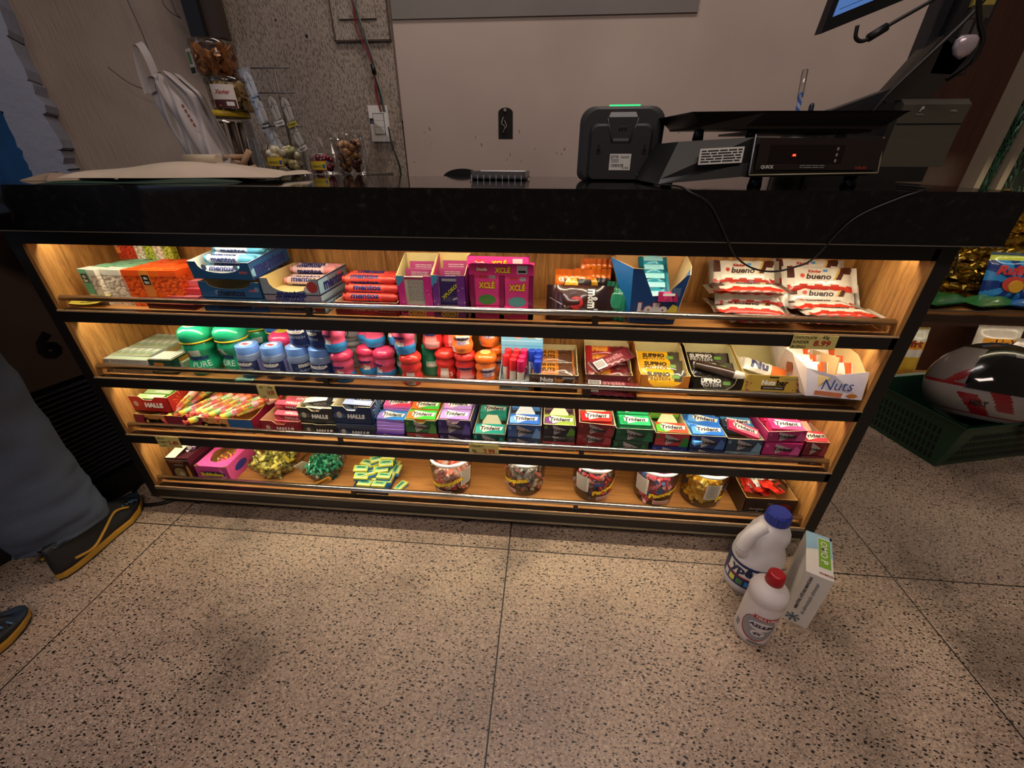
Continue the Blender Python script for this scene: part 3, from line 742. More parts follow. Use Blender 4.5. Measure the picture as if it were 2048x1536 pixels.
mb = MB(); mb.lathe([(.062, 0), (.066, .006), (.066, .135), (.060, .150)], CLEAR, seg=24, caps=False); mb.build('glass_body', t)
mb = MB(); mb.lathe([(.066, .152), (.068, .154), (.068, .166), (.064, .1675)], mat('b79a17', .45), seg=24); mb.build('lid', t)
ROLL = mat('a98666', .7); RW = mat('bdb0a4', .6)
def wafer(i, label, loc, rot, L_=.075, r=.008):
    t = thing('wafer_roll', label, 'wafer', loc, rot=rot, group='wafer rolls lying by the tall jar')
    mb = MB(); mb.lathe([(r, -L_ / 2), (r * 1.02, L_ / 2)], ROLL, seg=12); mb.build('wafer', t)
    mb = MB(); mb.lathe([(r * 1.1, -L_ / 2 - .001), (r * 1.12, -L_ / 2 + .016), (r * .7, -L_ / 2 - .001)], RW, seg=12, caps=False); mb.build('paper_band', t)
for i, (x, z, a, e_) in enumerate(((.11, .010, 60, 0), (.13, .010, 118, 0), (.150, .012, 48, 0), (.172, .012, 12, 10), (.120, .028, 75, 4), (.155, .030, 110, 0), (.178, .034, 0, 50), (.14, .046, 58, 0))):
    wafer(i, 'pale wafer roll with white end band, in the pile by the tall jar', (x, .535, TZ + z), (0, R(90 - e_), R(a)))
for i in range(7):
    t = thing('wafer_stick', 'long thin wafer stick standing in the tall jar', 'wafer', (.10 + .035 * math.cos(i * .9 + 3), .62 + .035 * math.sin(i * .9 + 3), TZ + .003), group='long sticks in the tall jar')
    mb = MB(); mb.lathe([(.006, 0), (.006, .138)], mat('5c4a40' if i % 2 else '7d6a5c', .5), seg=10); mb.build('stick', t)
def candy_tub(name, label, loc, r, h, balls, tagtxt, colr, n, seed, gname, clab, br=.012, lab_z=None):
    t = thing(name, label, 'tub', loc)
    mb = MB(); mb.lathe([(r * .92, 0), (r, .01), (r * 1.02, h * .7), (r * .97, h), (r * 1.0, h * 1.02)], CLEAR, seg=22, caps=False); mb.build('container', t)
    if tagtxt:
        lz = lab_z or h * .42
        mb = MB(); wpatch(mb, -.026, .026, lz - .012, lz + .014, r * 1.03, -90, mat('8d2a20', .5)); wpatch(mb, -.0245, .0245, lz - .0105, lz + .0125, r * 1.032, -90, mat('c9ae1d', .5)); wpatch(mb, .014, .022, lz - .007, lz + .004, r * 1.035, -90, mat('1c4f8a', .5))
        mb.text(tagtxt, (0, 0, 0), FRONT, mat('20321c', .5), w=.032, h=.0085, bold=.02, fn=wrapc(r * 1.036, -.004, lz - .002)); mb.build('label', t)
    proto = None; rr = random.Random(seed); mbs = None
    mb = MB(); mb.lathe([(br * .2, -br), (br * .8, -br * .6), (br, 0), (br * .8, br * .6), (br * .2, br)], balls[0], seg=8); me0 = mb.mesh(gname)
    mes = [me0]
    for c in balls[1:]:
        mm = me0.copy(); mm.materials.clear(); mm.materials.append(c); mes.append(mm)
    for i in range(n):
        o = bpy.data.objects.new(name.split('_')[0] + '_candy', rr.choice(mes)); COL.objects.link(o)
        q = (r * .9 - br) * math.sqrt(rr.uniform(.15, 1)); a = rr.uniform(0, 2 * PI)
        o.location = (loc[0] + q * math.cos(a), loc[1] + q * math.sin(a), loc[2] + br + (h * .72) * (i / n))
        o.scale = (1, 1, rr.uniform(.7, 1.1)); o.rotation_euler = (rr.uniform(0, 3), rr.uniform(0, 3), 0)
        tag(o, clab, 'candy', gname)
    return t
candy_tub('bonbon_tub', 'clear tub of cream bonbons with a yellow label, right of the tall jar', (.278, .590, TZ), .060, .080, [foil('cdbd90'), foil('b8ab78'), foil('d8ccb0'), foil('8a8e5c')], 'NINHO', None, 50, 5, 'cream bonbons in the clear tub', 'cream wrapped bonbon in the clear yellow-labelled tub')
candy_tub('sweets_tub', 'small clear tub of dark red sweets with a yellow label', (.395, .60, TZ), .040, .055, [foil('7a1430'), foil('9a2344'), foil('5b1022')], 'NINHO', None, 32, 6, 'red sweets in the small tub', 'dark red wrapped sweet in the small clear tub', .009)
candy_tub('toffee_tub', 'tall clear tub of gold and brown wrapped sweets by the light switch', (.468, .64, TZ), .046, .112, [foil('8a5a2c'), foil('a8793c'), foil('5a2a24'), foil('b88a5a')], None, None, 52, 7, 'gold and brown sweets in the tall tub', 'gold and brown wrapped sweet in the tall clear tub', .0105)
t = thing('empty_tub', 'empty clear tub standing behind the small red sweets tub', 'tub', (.385, .70, TZ)); mb = MB(); mb.lathe([(.042, 0), (.046, .005), (.048, .10), (.050, .105)], CLEAR, seg=20, caps=False); mb.build('container', t)
# cable packets hanging / leaning
WC = mat('d8d4d4', .4)
def packet(label, loc, rz, tilt, tagc, txt):
    t = thing('cable_packet', label, 'cable packet', loc, rot=(R(tilt), R(rz), 0), group='charging cables in clear bags')
    mb = MB(); mb.poly([(-.018, 0, 0), (.018, 0, 0), (.018, 0, .09), (-.018, 0, .09)], CLEAR); mb.build('clear_bag', t)
    mb = MB()
    for k in range(3): mb.tube(bend([(-.008 + k * .003, .003, .02), (-.010 + k * .003, .003, .065), (0, .003, .080 - k * .004), (.010 - k * .003, .003, .065), (.008 - k * .003, .003, .022)]), .0022, WC, 5)
    mb.build('white_cable', t)
    mb = MB(); mb.box(-.015, .015, -.002, -.001, .005, .018, tagc); mb.text(txt, (0, -.002, .0115), FRONT, INK if tagc is not BLACKT else LBL, w=.024, bold=.02, e=.0006); mb.build('tag', t)
BLACKT = mat('15171d', .5)
packet('clear bag with a white cable and dark tag, upper left of the cable packets', (.225, .60, TZ + .185), -14, -4, BLACKT, 'Fuqqo')
packet('clear bag with a white cable and dark tag, below the upper left packet', (.243, .59, TZ + .118), -12, -4, BLACKT, 'Fuqqo')
packet('clear bag with a white cable and white tag, middle of the upper packets', (.283, .60, TZ + .125), -14, -4, LBL, 'Fuqqo')
packet('clear bag with a white cable and yellow tag, rightmost of the upper packets', (.322, .60, TZ + .122), -14, -4, mat('b8a82c', .5), 'Fuqqo')
packet('clear bag with a cable and black tag, lower left of the cable packets', (.268, .60, TZ + .040), -18, -4, BLACKT, 'Fuqqo')
packet('clear bag with a white cable and small grey tag, lowest right of the packets', (.340, .60, TZ + .058), -22, -4, LBL, 'Fuqqo')
t = thing('bottle_stack', 'clear plastic display stand holding up the cable packets', 'stand', (.275, .645, TZ)); mb = MB(); mb.tube([(0, 0, 0), (0, 0, .28)], .004, mat('5f564f', .4), 8); mb.lathe([(.03, 0), (.03, .004)], mat('3b3838', .4), seg=16)
for z in (.13, .215, .275): mb.tube([(-.06, -.02, z), (.06, -.02, z)], .002, mat('5b5858', .4), 6)
mb.build('stand_frame', t)
# clear film hanging right of the switch
mb = MB()
mb.grid(lambda u, v: V((.50 + .075 * u - .05 * (1 - v), .78 + .012 * math.sin(9 * u + 4 * v), TZ + .16 * v * (1 - .45 * u))), 14, 14, FILM)
tag(mb.build('plastic_film'), 'hazy clear plastic film hanging by the wall right of the tubs', 'film')
# ================================================================ right hand rack
RY = .80
t = thing('side_rack', 'dark shelving rack with oak shelves right of the counter', 'rack')
mb = MB(); mb.box(1.95, 3.5, RY + .22, RY + .24, 0, 1.0, mat('120d0a', .7)); mb.build('back_board', t)
mb = MB(); mb.box(2.02, 3.5, RY, RY + .22, .413, .428, OAK_H); mb.box(2.02, 3.5, RY - .003, RY, .426, .4295, CHROME); mb.box(2.02, 3.5, RY - .012, RY + .0, .385, .413, mat('3e2c1e', .6)); mb.build('shelf', t)
mb = MB(); mb.box(2.02, 3.5, RY, RY + .22, .075, .090, OAK_H); mb.box(2.02, 3.5, RY - .004, RY, .086, .092, mat('c9c2b0', .3)); mb.box(2.02, 3.5, RY - .008, RY, .055, .080, OAK_D); mb.build('shelf', t)
mb = MB(); mb.box(2.0, 3.5, RY + .02, RY + .04, 0, .055, BLACK); mb.build('plinth', t)
lm = bpy.data.lights.new('rack_lamp', 'AREA'); lm.shape = 'RECTANGLE'; lm.size = .9; lm.size_y = .01; lm.energy = .55; lm.color = (1, .82, .6)
lo = bpy.data.objects.new('rack_lamp', lm); COL.objects.link(lo); lo.location = (2.9, RY + .02, .380); lo.rotation_euler = (R(8), 0, 0)
lm = bpy.data.lights.new('rack_lamp_upper', 'AREA'); lm.shape = 'RECTANGLE'; lm.size = .9; lm.size_y = .01; lm.energy = 1.2; lm.color = (1, .85, .55)
lo = bpy.data.objects.new('rack_lamp_upper', lm); COL.objects.link(lo); lo.location = (2.95, RY - .04, .90); lo.rotation_euler = (R(12), 0, 0)
# gold tinsel sheet behind the upper shelf
random.seed(11)
GM, nt, b = nodemat('gold_foil'); b.inputs['Metallic'].default_value = .9; b.inputs['Roughness'].default_value = .28; b.inputs['Base Color'].default_value = hexc('a88a3a')
def gold(u, v):
    x = 2.30 + 1.15 * u; z = .43 + .395 * v
    n = math.sin(37 * u + 11 * v) + math.sin(61 * v - 23 * u) + math.sin(90 * u + 70 * v) * .6
    return V((x, RY + .155 + .012 * n + random.uniform(-.012, .012), z + random.uniform(-.006, .006)))
mb = MB(); mb.grid(gold, 90, 60, GM, smooth=False)
tag(mb.build('gold_foil_sheet'), 'crumpled gold foil sheet covering the back of the upper rack shelf', 'foil')
t = thing('dry_branch', 'dark dry branch with drooping twigs standing behind the counter end', 'branch', (2.60, RY + .12, .43))
BR = mat('4a3a26', .8)
mb = MB(); mb.tube(bend([(-.12, 0, .0), (-.06, -.01, .09), (.0, -.02, .19), (.06, -.01, .33)]), [.010] * 25, BR, 7); mb.build('stem', t)
for i in range(9):
    x = -.10 + i * .014; z = .05 + i * .018
    mb = MB(); mb.tube(bend([(x, -.01, z), (x + .018, -.02, z - .005), (x + .02 + .003 * i, -.02, z - .05 - .004 * i)]), .0035, mat('2c2416', .8), 5); mb.build('twig', t)
# green tinsel panels with pale edges above worktop level
def tinsel(x0, x1, label, topx):
    t = thing('tinsel_panel', label, 'panel', (x0, .99, 0))
    mb = MB(); mb.box(0, .020, -.06, .0, .80, 1.5, mat('7e7262', .6)); mb.build('pale_edge', t)
    mb = MB(); rr = random.Random(int(x0 * 100)); w = x1 - x0
    for i in range(1100):
        x = rr.uniform(.016, w); z = rr.uniform(.80, 1.35); l = rr.uniform(.02, .05); a = rr.uniform(-.5, .5)
        y = rr.uniform(-.035, .0)
        mb.poly([(x, y, z), (x + .004, y - .004, z), (x + .004 + l * math.sin(a), y - .01, z - l)], mat(rr.choice(('123a24', '1a4e32', '0e2a1c', '2c6242')), .35, .2))
    mb.box(.018, w, -.002, .004, .80, 1.5, mat('0a1510', .8)); o = mb.build('green_tinsel', t)
tinsel(2.600, 2.672, 'strip of dark green tinsel with a pale edge beside the brown wall', 0)
tinsel(2.674, 3.30, 'wider dark green tinsel panel with a pale edge, further right', 0)

# ---------------------------------------------------------------- foil bags
def pillow(mb, w, h, t, mfn, m, nu=18, nv=12, crimp=.012, seed=0, zig=True, wav=.0, back=None, ends='y'):
    rr = random.Random(seed); p1, p2 = rr.uniform(0, 6), rr.uniform(0, 6)
    def prof(u, v):
        a, b = (u, v) if ends == 'y' else (v, u)
        L_ = h if ends == 'y' else w
        c = crimp / L_
        e = max(0, min(1, (b - c) / .18)) * max(0, min(1, (1 - c - b) / .18)); e = e * e * (3 - 2 * e) if e < 1 else 1
        return (max(0, math.sin(PI * a)) ** .5) * e
    def fr(sg):
        def f(u, v):
            z = sg * t / 2 * prof(u, v) * (1 + wav * math.sin(13 * u + p1) * math.sin(11 * v + p2))
            k = 1
            x = (u - .5) * w; y = (v - .5) * h
            if ends == 'y': x *= 1 - .06 * prof(u, v); 
            else: y *= 1 - .10 * prof(u, v)
            z += .0012 * math.sin(40 * u + p2) * (1 - prof(u, v)) * (1 if wav else .6)
            return V((x, y, z))
        return f
    mb.grid(fr(1), nu, nv, m, mfn=mfn)
    mb.grid(lambda u, v: fr(-1)(1 - u, v), nu, nv, back or m)
    return fr(1)
def on(f, w, h, cx, cy, e=.0008):
    # returns a mapping for text onto the pillow front
    def g(x, y):
        u = min(.98, max(.02, (cx + x) / w + .5)); v = min(.98, max(.02, (cy + y) / h + .5))
        p = f(u, v); return p + V((0, 0, e))
    return g
def chipbag(label, loc, rot, w, h, th, base, mfn, texts, seed=1, name='crisp_bag', cat='crisp bag'):
    t = thing(name, label, cat, loc, rot=rot)
    mb = MB(); f = pillow(mb, w, h, th, mfn, base, 54, 54, seed=seed, wav=.12)
    for st, cx, cy, tw, m, bold, sh in texts: mb.text(st, (0, 0, 0), FRONT, m, w=tw, bold=bold, shear=sh, fn=on(f, w, h, cx, cy))
    mb.build('bag_film', t); return t
B1 = foil('1d4f9e'); B2 = foil('2f8fd0'); 
RF = lambda u, v: [foil('14347a'), foil('2f86c8')][int((math.atan2(v - .45, u - .5) + PI) * 2.9) % 2] if v < .85 else foil('b8c44a')
t = chipbag('blue sunburst crisp bag with red lettering and an orange chip on the upper rack shelf', (2.845, RY + .075, .525), (R(74), 0, R(-8)), .18, .20, .05, B1, RF,
    [('Ruffles', -.01, .035, .120, mat('c23a3a', .4), .05, .2)], 3)
mb = MB(); mb.lathe([(.036, 0), (.036, .003)], mat('b8423c', .4), seg=20, sy=.8, M=Matrix.Translation((-.01, -.015, .024))); mb.lathe([(.024, 0.0), (.022, .006)], mat('c8922c', .4), seg=16, M=Matrix.Translation((-.004, -.023, .024))); mb.build('printed_mouth', t)
for i, (x, y, c, rz, lb) in enumerate(((2.62, .86, '1c5a2e', 20, 'flat green crisp bag lying at the left end of the upper rack shelf'), (2.78, .85, '2a6a38', 14, 'green glossy crisp bag lying in front of the blue one'), (2.93, .84, '1c5aa0', -8, 'blue crisp bag lying flat at the frame edge'), (3.06, .86, '233a7a', 12, 'dark blue crisp bag lying behind the frame edge'))):
    mb = MB(); pillow(mb, .20, .11, .045, None, foil(c), 16, 10, seed=i, wav=.2); t = thing('crisp_bag', lb, 'crisp bag', (x, y, .452), R(rz)); mb.build('bag_film', t)
YM = lambda u, v: foil('c9a63a') if v < .45 else (foil('cfc8c0') if v < .6 else (foil('d2922a') if v < .75 else foil('c8c8ba')))
chipbag('slim yellow and white snack bag standing at the left of the lower rack shelf', (2.655, RY + .11, .203), (R(82), 0, R(0)), .085, .225, .04, foil('c9a63a'), YM, [('frit', 0, .045, .05, mat('7a2a1a', .4), .04, 0)], 4)
WM = lambda u, v: foil('cfc9bd')
chipbag('white snack bag with an orange name block on the lower rack shelf behind the helmet', (2.955, RY + .10, .212), (R(80), 0, R(-2)), .165, .245, .05, WM(0, 0), lambda u, v: foil('d8942c') if .62 < v < .80 and u > .12 else foil('cfc9bd'), [('skinY', .01, .052, .110, mat('3a2412', .4), .02, 0)], 6)
chipbag('cream snack bag with red lettering at the frame edge behind the helmet', (3.045, RY + .06, .195), (R(74), 0, R(-14)), .14, .20, .04, WM(0, 0), None, [('Slice', -.01, .045, .10, mat('9a2a22', .4), .03, .2)], 8)

# ---------------------------------------------------------------- green basket and helmet
t = thing('shopping_basket', 'dark green plastic shopping basket on the floor holding the helmet', 'basket', (2.46, .405, 0), R(14))
GB = mat('12402c', .4); GB2 = mat('0d3020', .45)
def bask(mb, z, g):  # ring
    return [V((0 - g, 0 - g, z)), V((.42 + g, 0 - g, z)), V((.42 + g, .25 + g, z)), V((0 - g, .25 + g, z))]
mb = MB(); rs = [bask(mb, 0, -.0), bask(mb, .17, .035), bask(mb, .19, .04), bask(mb, .195, .05), bask(mb, .19, .05)]
M_b = None
mb.loft(rs, GB, smooth=False, caps=False); mb.loft([bask(mb, .19, .030), bask(mb, .003, -.004)], GB2, smooth=False, caps=False); mb.poly(bask(mb, .003, -.004), GB2)
for side in range(2):
    for r_ in range(4):
        for k in range(26 if side == 0 else 16):
            z0 = .02 + r_ * .034; g = .2 * z0 + .0015
            if side == 0: x = .03 + k * .0152; mb.poly([(x, -g - .001, z0), (x + .006, -g - .001, z0), (x + .010, -.2 * (z0 + .024) - .0025, z0 + .024), (x + .004, -.2 * (z0 + .024) - .0025, z0 + .024)], mat('050c08', .8))
            else: x = .02 + k * .0155; mb.poly([(-g - .001, x, z0), (-.2 * (z0 + .024) - .0025, x, z0 + .024), (-.2 * (z0 + .024) - .0025, x + .006, z0 + .024), (-g - .001, x + .006, z0)], mat('050c08', .8))
mb.build('basket_body', t)
mb = MB(); mb.tube(bend([(.16, -.045, .19), (.20, -.052, .17), (.27, -.050, .10)]), .012, mat('161a16', .5), 8); mb.build('handle', t)
# helmet: ellipsoid shell with visor
t = thing('motorcycle_helmet', 'grey, white and red full face helmet with black visor, lying in the basket', 'helmet', (2.615, .535, .240), rot=(R(-14), R(12), R(16)))
HW = mat('8c8682', .35, 0, .05, 40, 0, .5); HR = mat('7c1820', .3, 0, .05, 40, 0, .5); HK = mat('0c0b0c', .2, 0, .05, 40, 0, .6); VZ = mat('050505', .08, 0, .05, 40, 0, 1.0)
def hel(u, v, k=1.16):
    th = 2 * PI * u; ph = PI * (v - .5)
    x = .165 * math.cos(ph) * math.cos(th); y = .125 * math.cos(ph) * math.sin(th); z = .135 * math.sin(ph)
    if z < 0: z *= .88
    if x > .05 and z < 0: x *= 1.10
    return V((x * k, y * k, z * k))
def hmat(u, v):
    a = (u * 360 + 70 + 180) % 360 - 180  # angle round the shell, side patch centred near -85
    z = v
    if z < .26: return HK
    s_ = z + a * 0.0004
    if -150 < a < -20:
        if .50 < z < .52: return HR
        if .30 < z < .50:
            q = (a + 150) / 130
            if .52 < q + (z - .3) * .9 < .66 and z < .46: return HR
            if .72 < q + (z - .3) * .7 < .84 and z > .36: return HR
            if z < .315: return HR
            return HW
        if z < .32: return HW
    if z > .80: return HK
    if .52 <= z <= .80 and -150 < a < -95: return HR if (z - .52) * 200 < (a + 118) < (z - .52) * 200 + 12 else mat('6e6560', .35, 0, .05, 40, 0, .5)
    if z > .76 and -60 < a < 20: return HW if a < -20 else HR
    return HW if z < .5 else HK
mb = MB(); mb.grid(hel, 180, 100, HW, mfn=hmat); mb.build('shell', t)
mb = MB(); mb.grid(lambda u, v: hel(-.46 + .56 * u + .06 * v, .50 + .25 * v, 1.19), 36, 10, VZ); mb.build('visor', t)
mb = MB(); mb.lathe([(.020, 0), (.020, .008), (.012, .011)], HK, seg=16, M=Matrix.Translation((-.05, -.142, .035)) @ Matrix.Rotation(PI / 2, 4, 'X')); mb.build('visor_pivot', t)
mb = MB(); mb.text('HELT', (0, 0, 0), FRONT, HK, w=.05, bold=.04, fn=lambda x, y: hel(.585 + x / 1.2, .40 + y / .42, 1.172)); mb.build('lettering', t)
mb = MB(); mb.grid(lambda u, v: hel(u, .06 + .2 * v, 1.05), 30, 5, mat('1a1614', .9)); mb.build('lining', t)

# ================================================================ cleaning products on the floor
t = thing('bleach_bottle', 'large white handled bleach bottle with a blue ribbed cap on the floor', 'bottle', (1.640, -.098, 0), R(20))
BW = mat('cfc9cb', .35, 0, .03, 40)
def bl_ring(z, rx, ry, ox=0, n=32): return [V((ox + rx * math.cos(2 * PI * i / n), ry * math.sin(2 * PI * i / n), z)) for i in range(n)]
mb = MB(); rg = []
for z, rx, ry, ox in ((0, .052, .044, 0), (.004, .058, .050, 0), (.020, .060, .052, 0), (.10, .060, .052, 0), (.112, .058, .050, 0), (.125, .054, .046, .002), (.140, .050, .042, .006), (.155, .050, .040, .008), (.170, .049, .038, .008), (.182, .042, .034, .010), (.192, .032, .028, .012), (.200, .023, .023, .014), (.215, .020, .020, .014)):
    rg.append(bl_ring(z, rx, ry, ox))
for j, r_ in enumerate(rg):     # grip dents
    for p in r_:
        if .118 < p.z < .185:
            a = math.atan2(p.y, p.x)
            d = math.exp(-((abs(a + .5) / .35) ** 2)) * .010 * math.sin((p.z - .118) / .067 * PI)
            p.x -= d * math.cos(a); p.y -= d * math.sin(a)
            p.x += .004 * math.sin(3 * a + p.z * 60) * math.cos(a); p.y += .004 * math.sin(3 * a + p.z * 60) * math.sin(a)
mb.loft(rg, BW); mb.build('bottle_body', t)
mb = MB(); mb.tube(bend([(-.050, 0, .118), (-.058, 0, .135), (-.054, 0, .158), (-.040, 0, .180), (-.016, 0, .190)]), .0155, BW, 10); mb.build('handle', t)
mb = MB(); n = 48
rg = [[V((.014 + (r_ + (.0012 if (i % 2 and 0 < k < 3) else 0)) * math.cos(2 * PI * i / n), (r_ + (.0012 if (i % 2 and 0 < k < 3) else 0)) * math.sin(2 * PI * i / n), z)) for i in range(n)] for k, (z, r_) in enumerate(((.202, .024), (.205, .0255), (.226, .0240), (.231, .021)))]
mb.loft(rg, mat('1c2f8a', .35), smooth=False); mb.build('cap', t)
def wr2(rx, ry, z0, a0, e=.0006):
    def f(x, y):
        a = R(a0) + x / ((rx + ry) / 2); return V(((rx + e) * math.cos(a), (ry + e) * math.sin(a), z0 + y))
    return f
def wpatch2(mb, x0, x1, z0, z1, rx, ry, a0, m, e=.0006, n=14, dz=0):
    f = wr2(rx, ry, 0, a0, e)
    for i in range(n):
        a = x0 + (x1 - x0) * i / n; b = x0 + (x1 - x0) * (i + 1) / n
        mb.poly([f(a, z0), f(b, z0), f(b, z1), f(a, z1)], m)
mb = MB(); LB_ = mat('1b2a5c', .4); A0 = -160
wpatch2(mb, -.085, .085, .028, .098, .060, .052, A0, LB_)
wpatch2(mb, -.036, .034, .060, .090, .060, .052, A0, LBL, .001); wpatch2(mb, -.040, .038, .056, .060, .060, .052, A0, mat('a52030', .4), .001)
mb.text('ypê', (0, 0, 0), FRONT, mat('14204a', .4), w=.052, bold=.05, fn=wr2(.060, .052, .076, A0, .0016))
for k, c in enumerate(('c9ccd2', 'd8d05a', '3f7a4a', '3a8ad0', 'b03a44')): wpatch2(mb, -.042 + k * .019, -.028 + k * .019, .034, .050, .060, .052, A0, mat(c, .4), .001, 3)
mb.build('label', t)
t = thing('cleaner_bottle', 'slim white limescale cleaner bottle with a red cap, nearest the camera', 'bottle', (1.594, -.230, 0), R(0))
mb = MB(); mb.lathe([(.031, 0), (.0355, .004), (.036, .02), (.0355, .120), (.0345, .124), (.0355, .128), (.037, .140), (.034, .152), (.024, .163), (.018, .170), (.014, .176)], mat('d6ccca', .4, 0, .03), seg=32); mb.build('bottle_body', t)
mb = MB(); mb.lathe([(.0165, .172), (.0170, .174), (.0155, .196), (.012, .199)], mat('9c1520', .3), seg=20); mb.build('cap', t)
mb = MB(); A1 = -112; r_ = .0356
def ov(cx, cz, rx, rz, m, e, clip=None):
    f = wr2(r_, r_, 0, A1, e); c = f(cx, cz); n = 28
    pts = [f(cx + rx * math.cos(2 * PI * i / n), cz + rz * math.sin(2 * PI * i / n)) for i in range(n)]
    for k in range(8):
        pass
    N = 10
    for i in range(-N, N):
        a = i / N; b = (i + 1) / N
        ha = math.sqrt(max(0, 1 - a * a)) * rz; hb = math.sqrt(max(0, 1 - b * b)) * rz
        if ha < 1e-6: mb.poly([f(cx + a * rx, cz), f(cx + b * rx, cz - hb), f(cx + b * rx, cz + hb)], m)
        elif hb < 1e-6: mb.poly([f(cx + a * rx, cz - ha), f(cx + b * rx, cz), f(cx + a * rx, cz + ha)], m)
        else: mb.poly([f(cx + a * rx, cz - ha), f(cx + b * rx, cz - hb), f(cx + b * rx, cz + hb), f(cx + a * rx, cz + ha)], m)
ov(0, .060, .033, .040, mat('a3202c', .4), .0004); ov(.001, .062, .032, .038, mat('8f8f92', .4), .0007); ov(.004, .070, .024, .013, mat('d6ccca', .4), .001); ov(.002, .047, .013, .010, mat('d6ccca', .4), .001)
wpatch2(mb, -.016, .034, .090, .101, r_, r_, A1, mat('b52030', .4), .0011)
mb.text('TIRA LIMO', (0, 0, 0), FRONT, LBL, w=.044, bold=.03, fn=wr2(r_, r_, .0955, A1 + 14, .0015))
mb.text('AZULIM', (0, 0, 0), FRONT, mat('15183a', .4), w=.046, bold=.06, shear=.2, fn=wr2(r_, r_, .071, A1 + 6, .0015)); mb.text('4X', (0, 0, 0), FRONT, mat('15183a', .4), w=.018, bold=.04, shear=.3, fn=wr2(r_, r_, .047, A1 + 3, .0015))
for z, w in ((.016, .02), (.012, .03)): wpatch2(mb, -.01, w - .01, z, z + .0018, r_, r_, A1, INK, .001, 5)
wpatch2(mb, -.046, -.036, .030, .048, r_, r_, A1, mat('8d8a90', .5), .0008, 3)
mb.build('label', t)
t = thing('soap_powder_box', 'narrow white and pale blue soap powder box with a green panel standing on the floor', 'box', (1.7010, -.2030, 0), R(-27.5))
SW = mat('d2cbc4', .5, 0, .03); SBl = mat('8fb4cc', .5)
w, d, h = .049, .128, .163
mb = MB(); mb.box(-w / 2, w / 2, 0, d, 0, h, SW)
X1, Y1 = V((1, 0, 0)), V((0, 1, 0)); o = (0, 0, h)
mb.shape([(-w / 2, d * .55), (-w / 2 + .022, d * .62), (-w / 2 + .022, d), (-w / 2, d)], o, TOP, SBl, .0005); mb.patch(-w / 2 + .022, w / 2, d * .93, d, o, TOP, SBl, .0005); mb.patch(w / 2 - .004, w / 2, d * .5, d, o, TOP, SBl, .0005)
mb.patch(-.001, w / 2 - .004, .028, d * .90, o, TOP, mat('6f9c2c', .5), .0008)
FT = (V((0, -1, 0)), V((1, 0, 0)))
mb.text('OMO P', (.009, d * .58, h), FT, LBL, w=.068, h=.013, bold=.01, e=.0014); mb.text('SOMOS', (.011, .010, h), (V((-1, 0, 0)), V((0, -1, 0))), mat('8a2a32', .5), w=.024, bold=.03, e=.0012)
mb.text('IMBATÍVEL ATÉ NAS MANCHAS', (-.012, 0, h * .62), (V((0, 0, 1)), V((-1, 0, 0))), INK, w=.105, bold=.03, e=.001); mb.text('de alimentação alimentar', (.004, 0, h * .56), (V((0, 0, 1)), V((-1, 0, 0))), mat('3c5a6c', .5), w=.105, bold=.0, shear=.3, e=.001)
for a in range(0, 360, 52): mb.tube([(-.008, -.0006, .020), (-.008 + .013 * math.cos(R(a)), -.0006, .020 + .013 * math.sin(R(a)))], [.0006, .0022], mat('46545e', .5), 5)
mb.build('carton', t)
# ================================================================ person at the left
PX, PY = -.055, -.30
person = thing('person', 'person in dark jeans and black trainers with yellow edging, standing left of the counter', 'person', (PX, PY, 0))
SKIN = mat('9c6f56', .6)
JEAN = plaster('dark_denim', '3a4252', '4e5a6e', 220, .25, rough=.9)
def make_skin(name, parent, chains, m, sub=2):
    vs, es, rs = [], [], []
    for ch in chains:
        prev = None
        for it in ch:
            if isinstance(it, int): prev = it; continue
            vs.append(it[0]); rs.append(it[1]); k = len(vs) - 1
            if prev is not None: es.append((prev, k))
            prev = k
    me = bpy.data.meshes.new(name); bm = bmesh.new()
    lay = bm.verts.layers.skin.verify(); bv = []
    for v, r in zip(vs, rs):
        q = bm.verts.new(v); q[lay].radius = r if isinstance(r, tuple) else (r, r); bv.append(q)
    bv[0][lay].use_root = True
    for a, b in es: bm.edges.new((bv[a], bv[b]))
    bm.to_mesh(me); bm.free()
    o = bpy.data.objects.new(name, me); COL.objects.link(o)
    sk = o.modifiers.new('skin', 'SKIN'); sk.use_smooth_shade = True
    ss = o.modifiers.new('sub', 'SUBSURF'); ss.levels = sub; ss.render_levels = sub
    dg = bpy.context.evaluated_depsgraph_get()
    me2 = bpy.data.meshes.new_from_object(o.evaluated_get(dg)); o.modifiers.clear(); o.data = me2
    for p in me2.polygons: p.use_smooth = True
    me2.materials.clear(); me2.materials.append(m); o.parent = parent
    return o
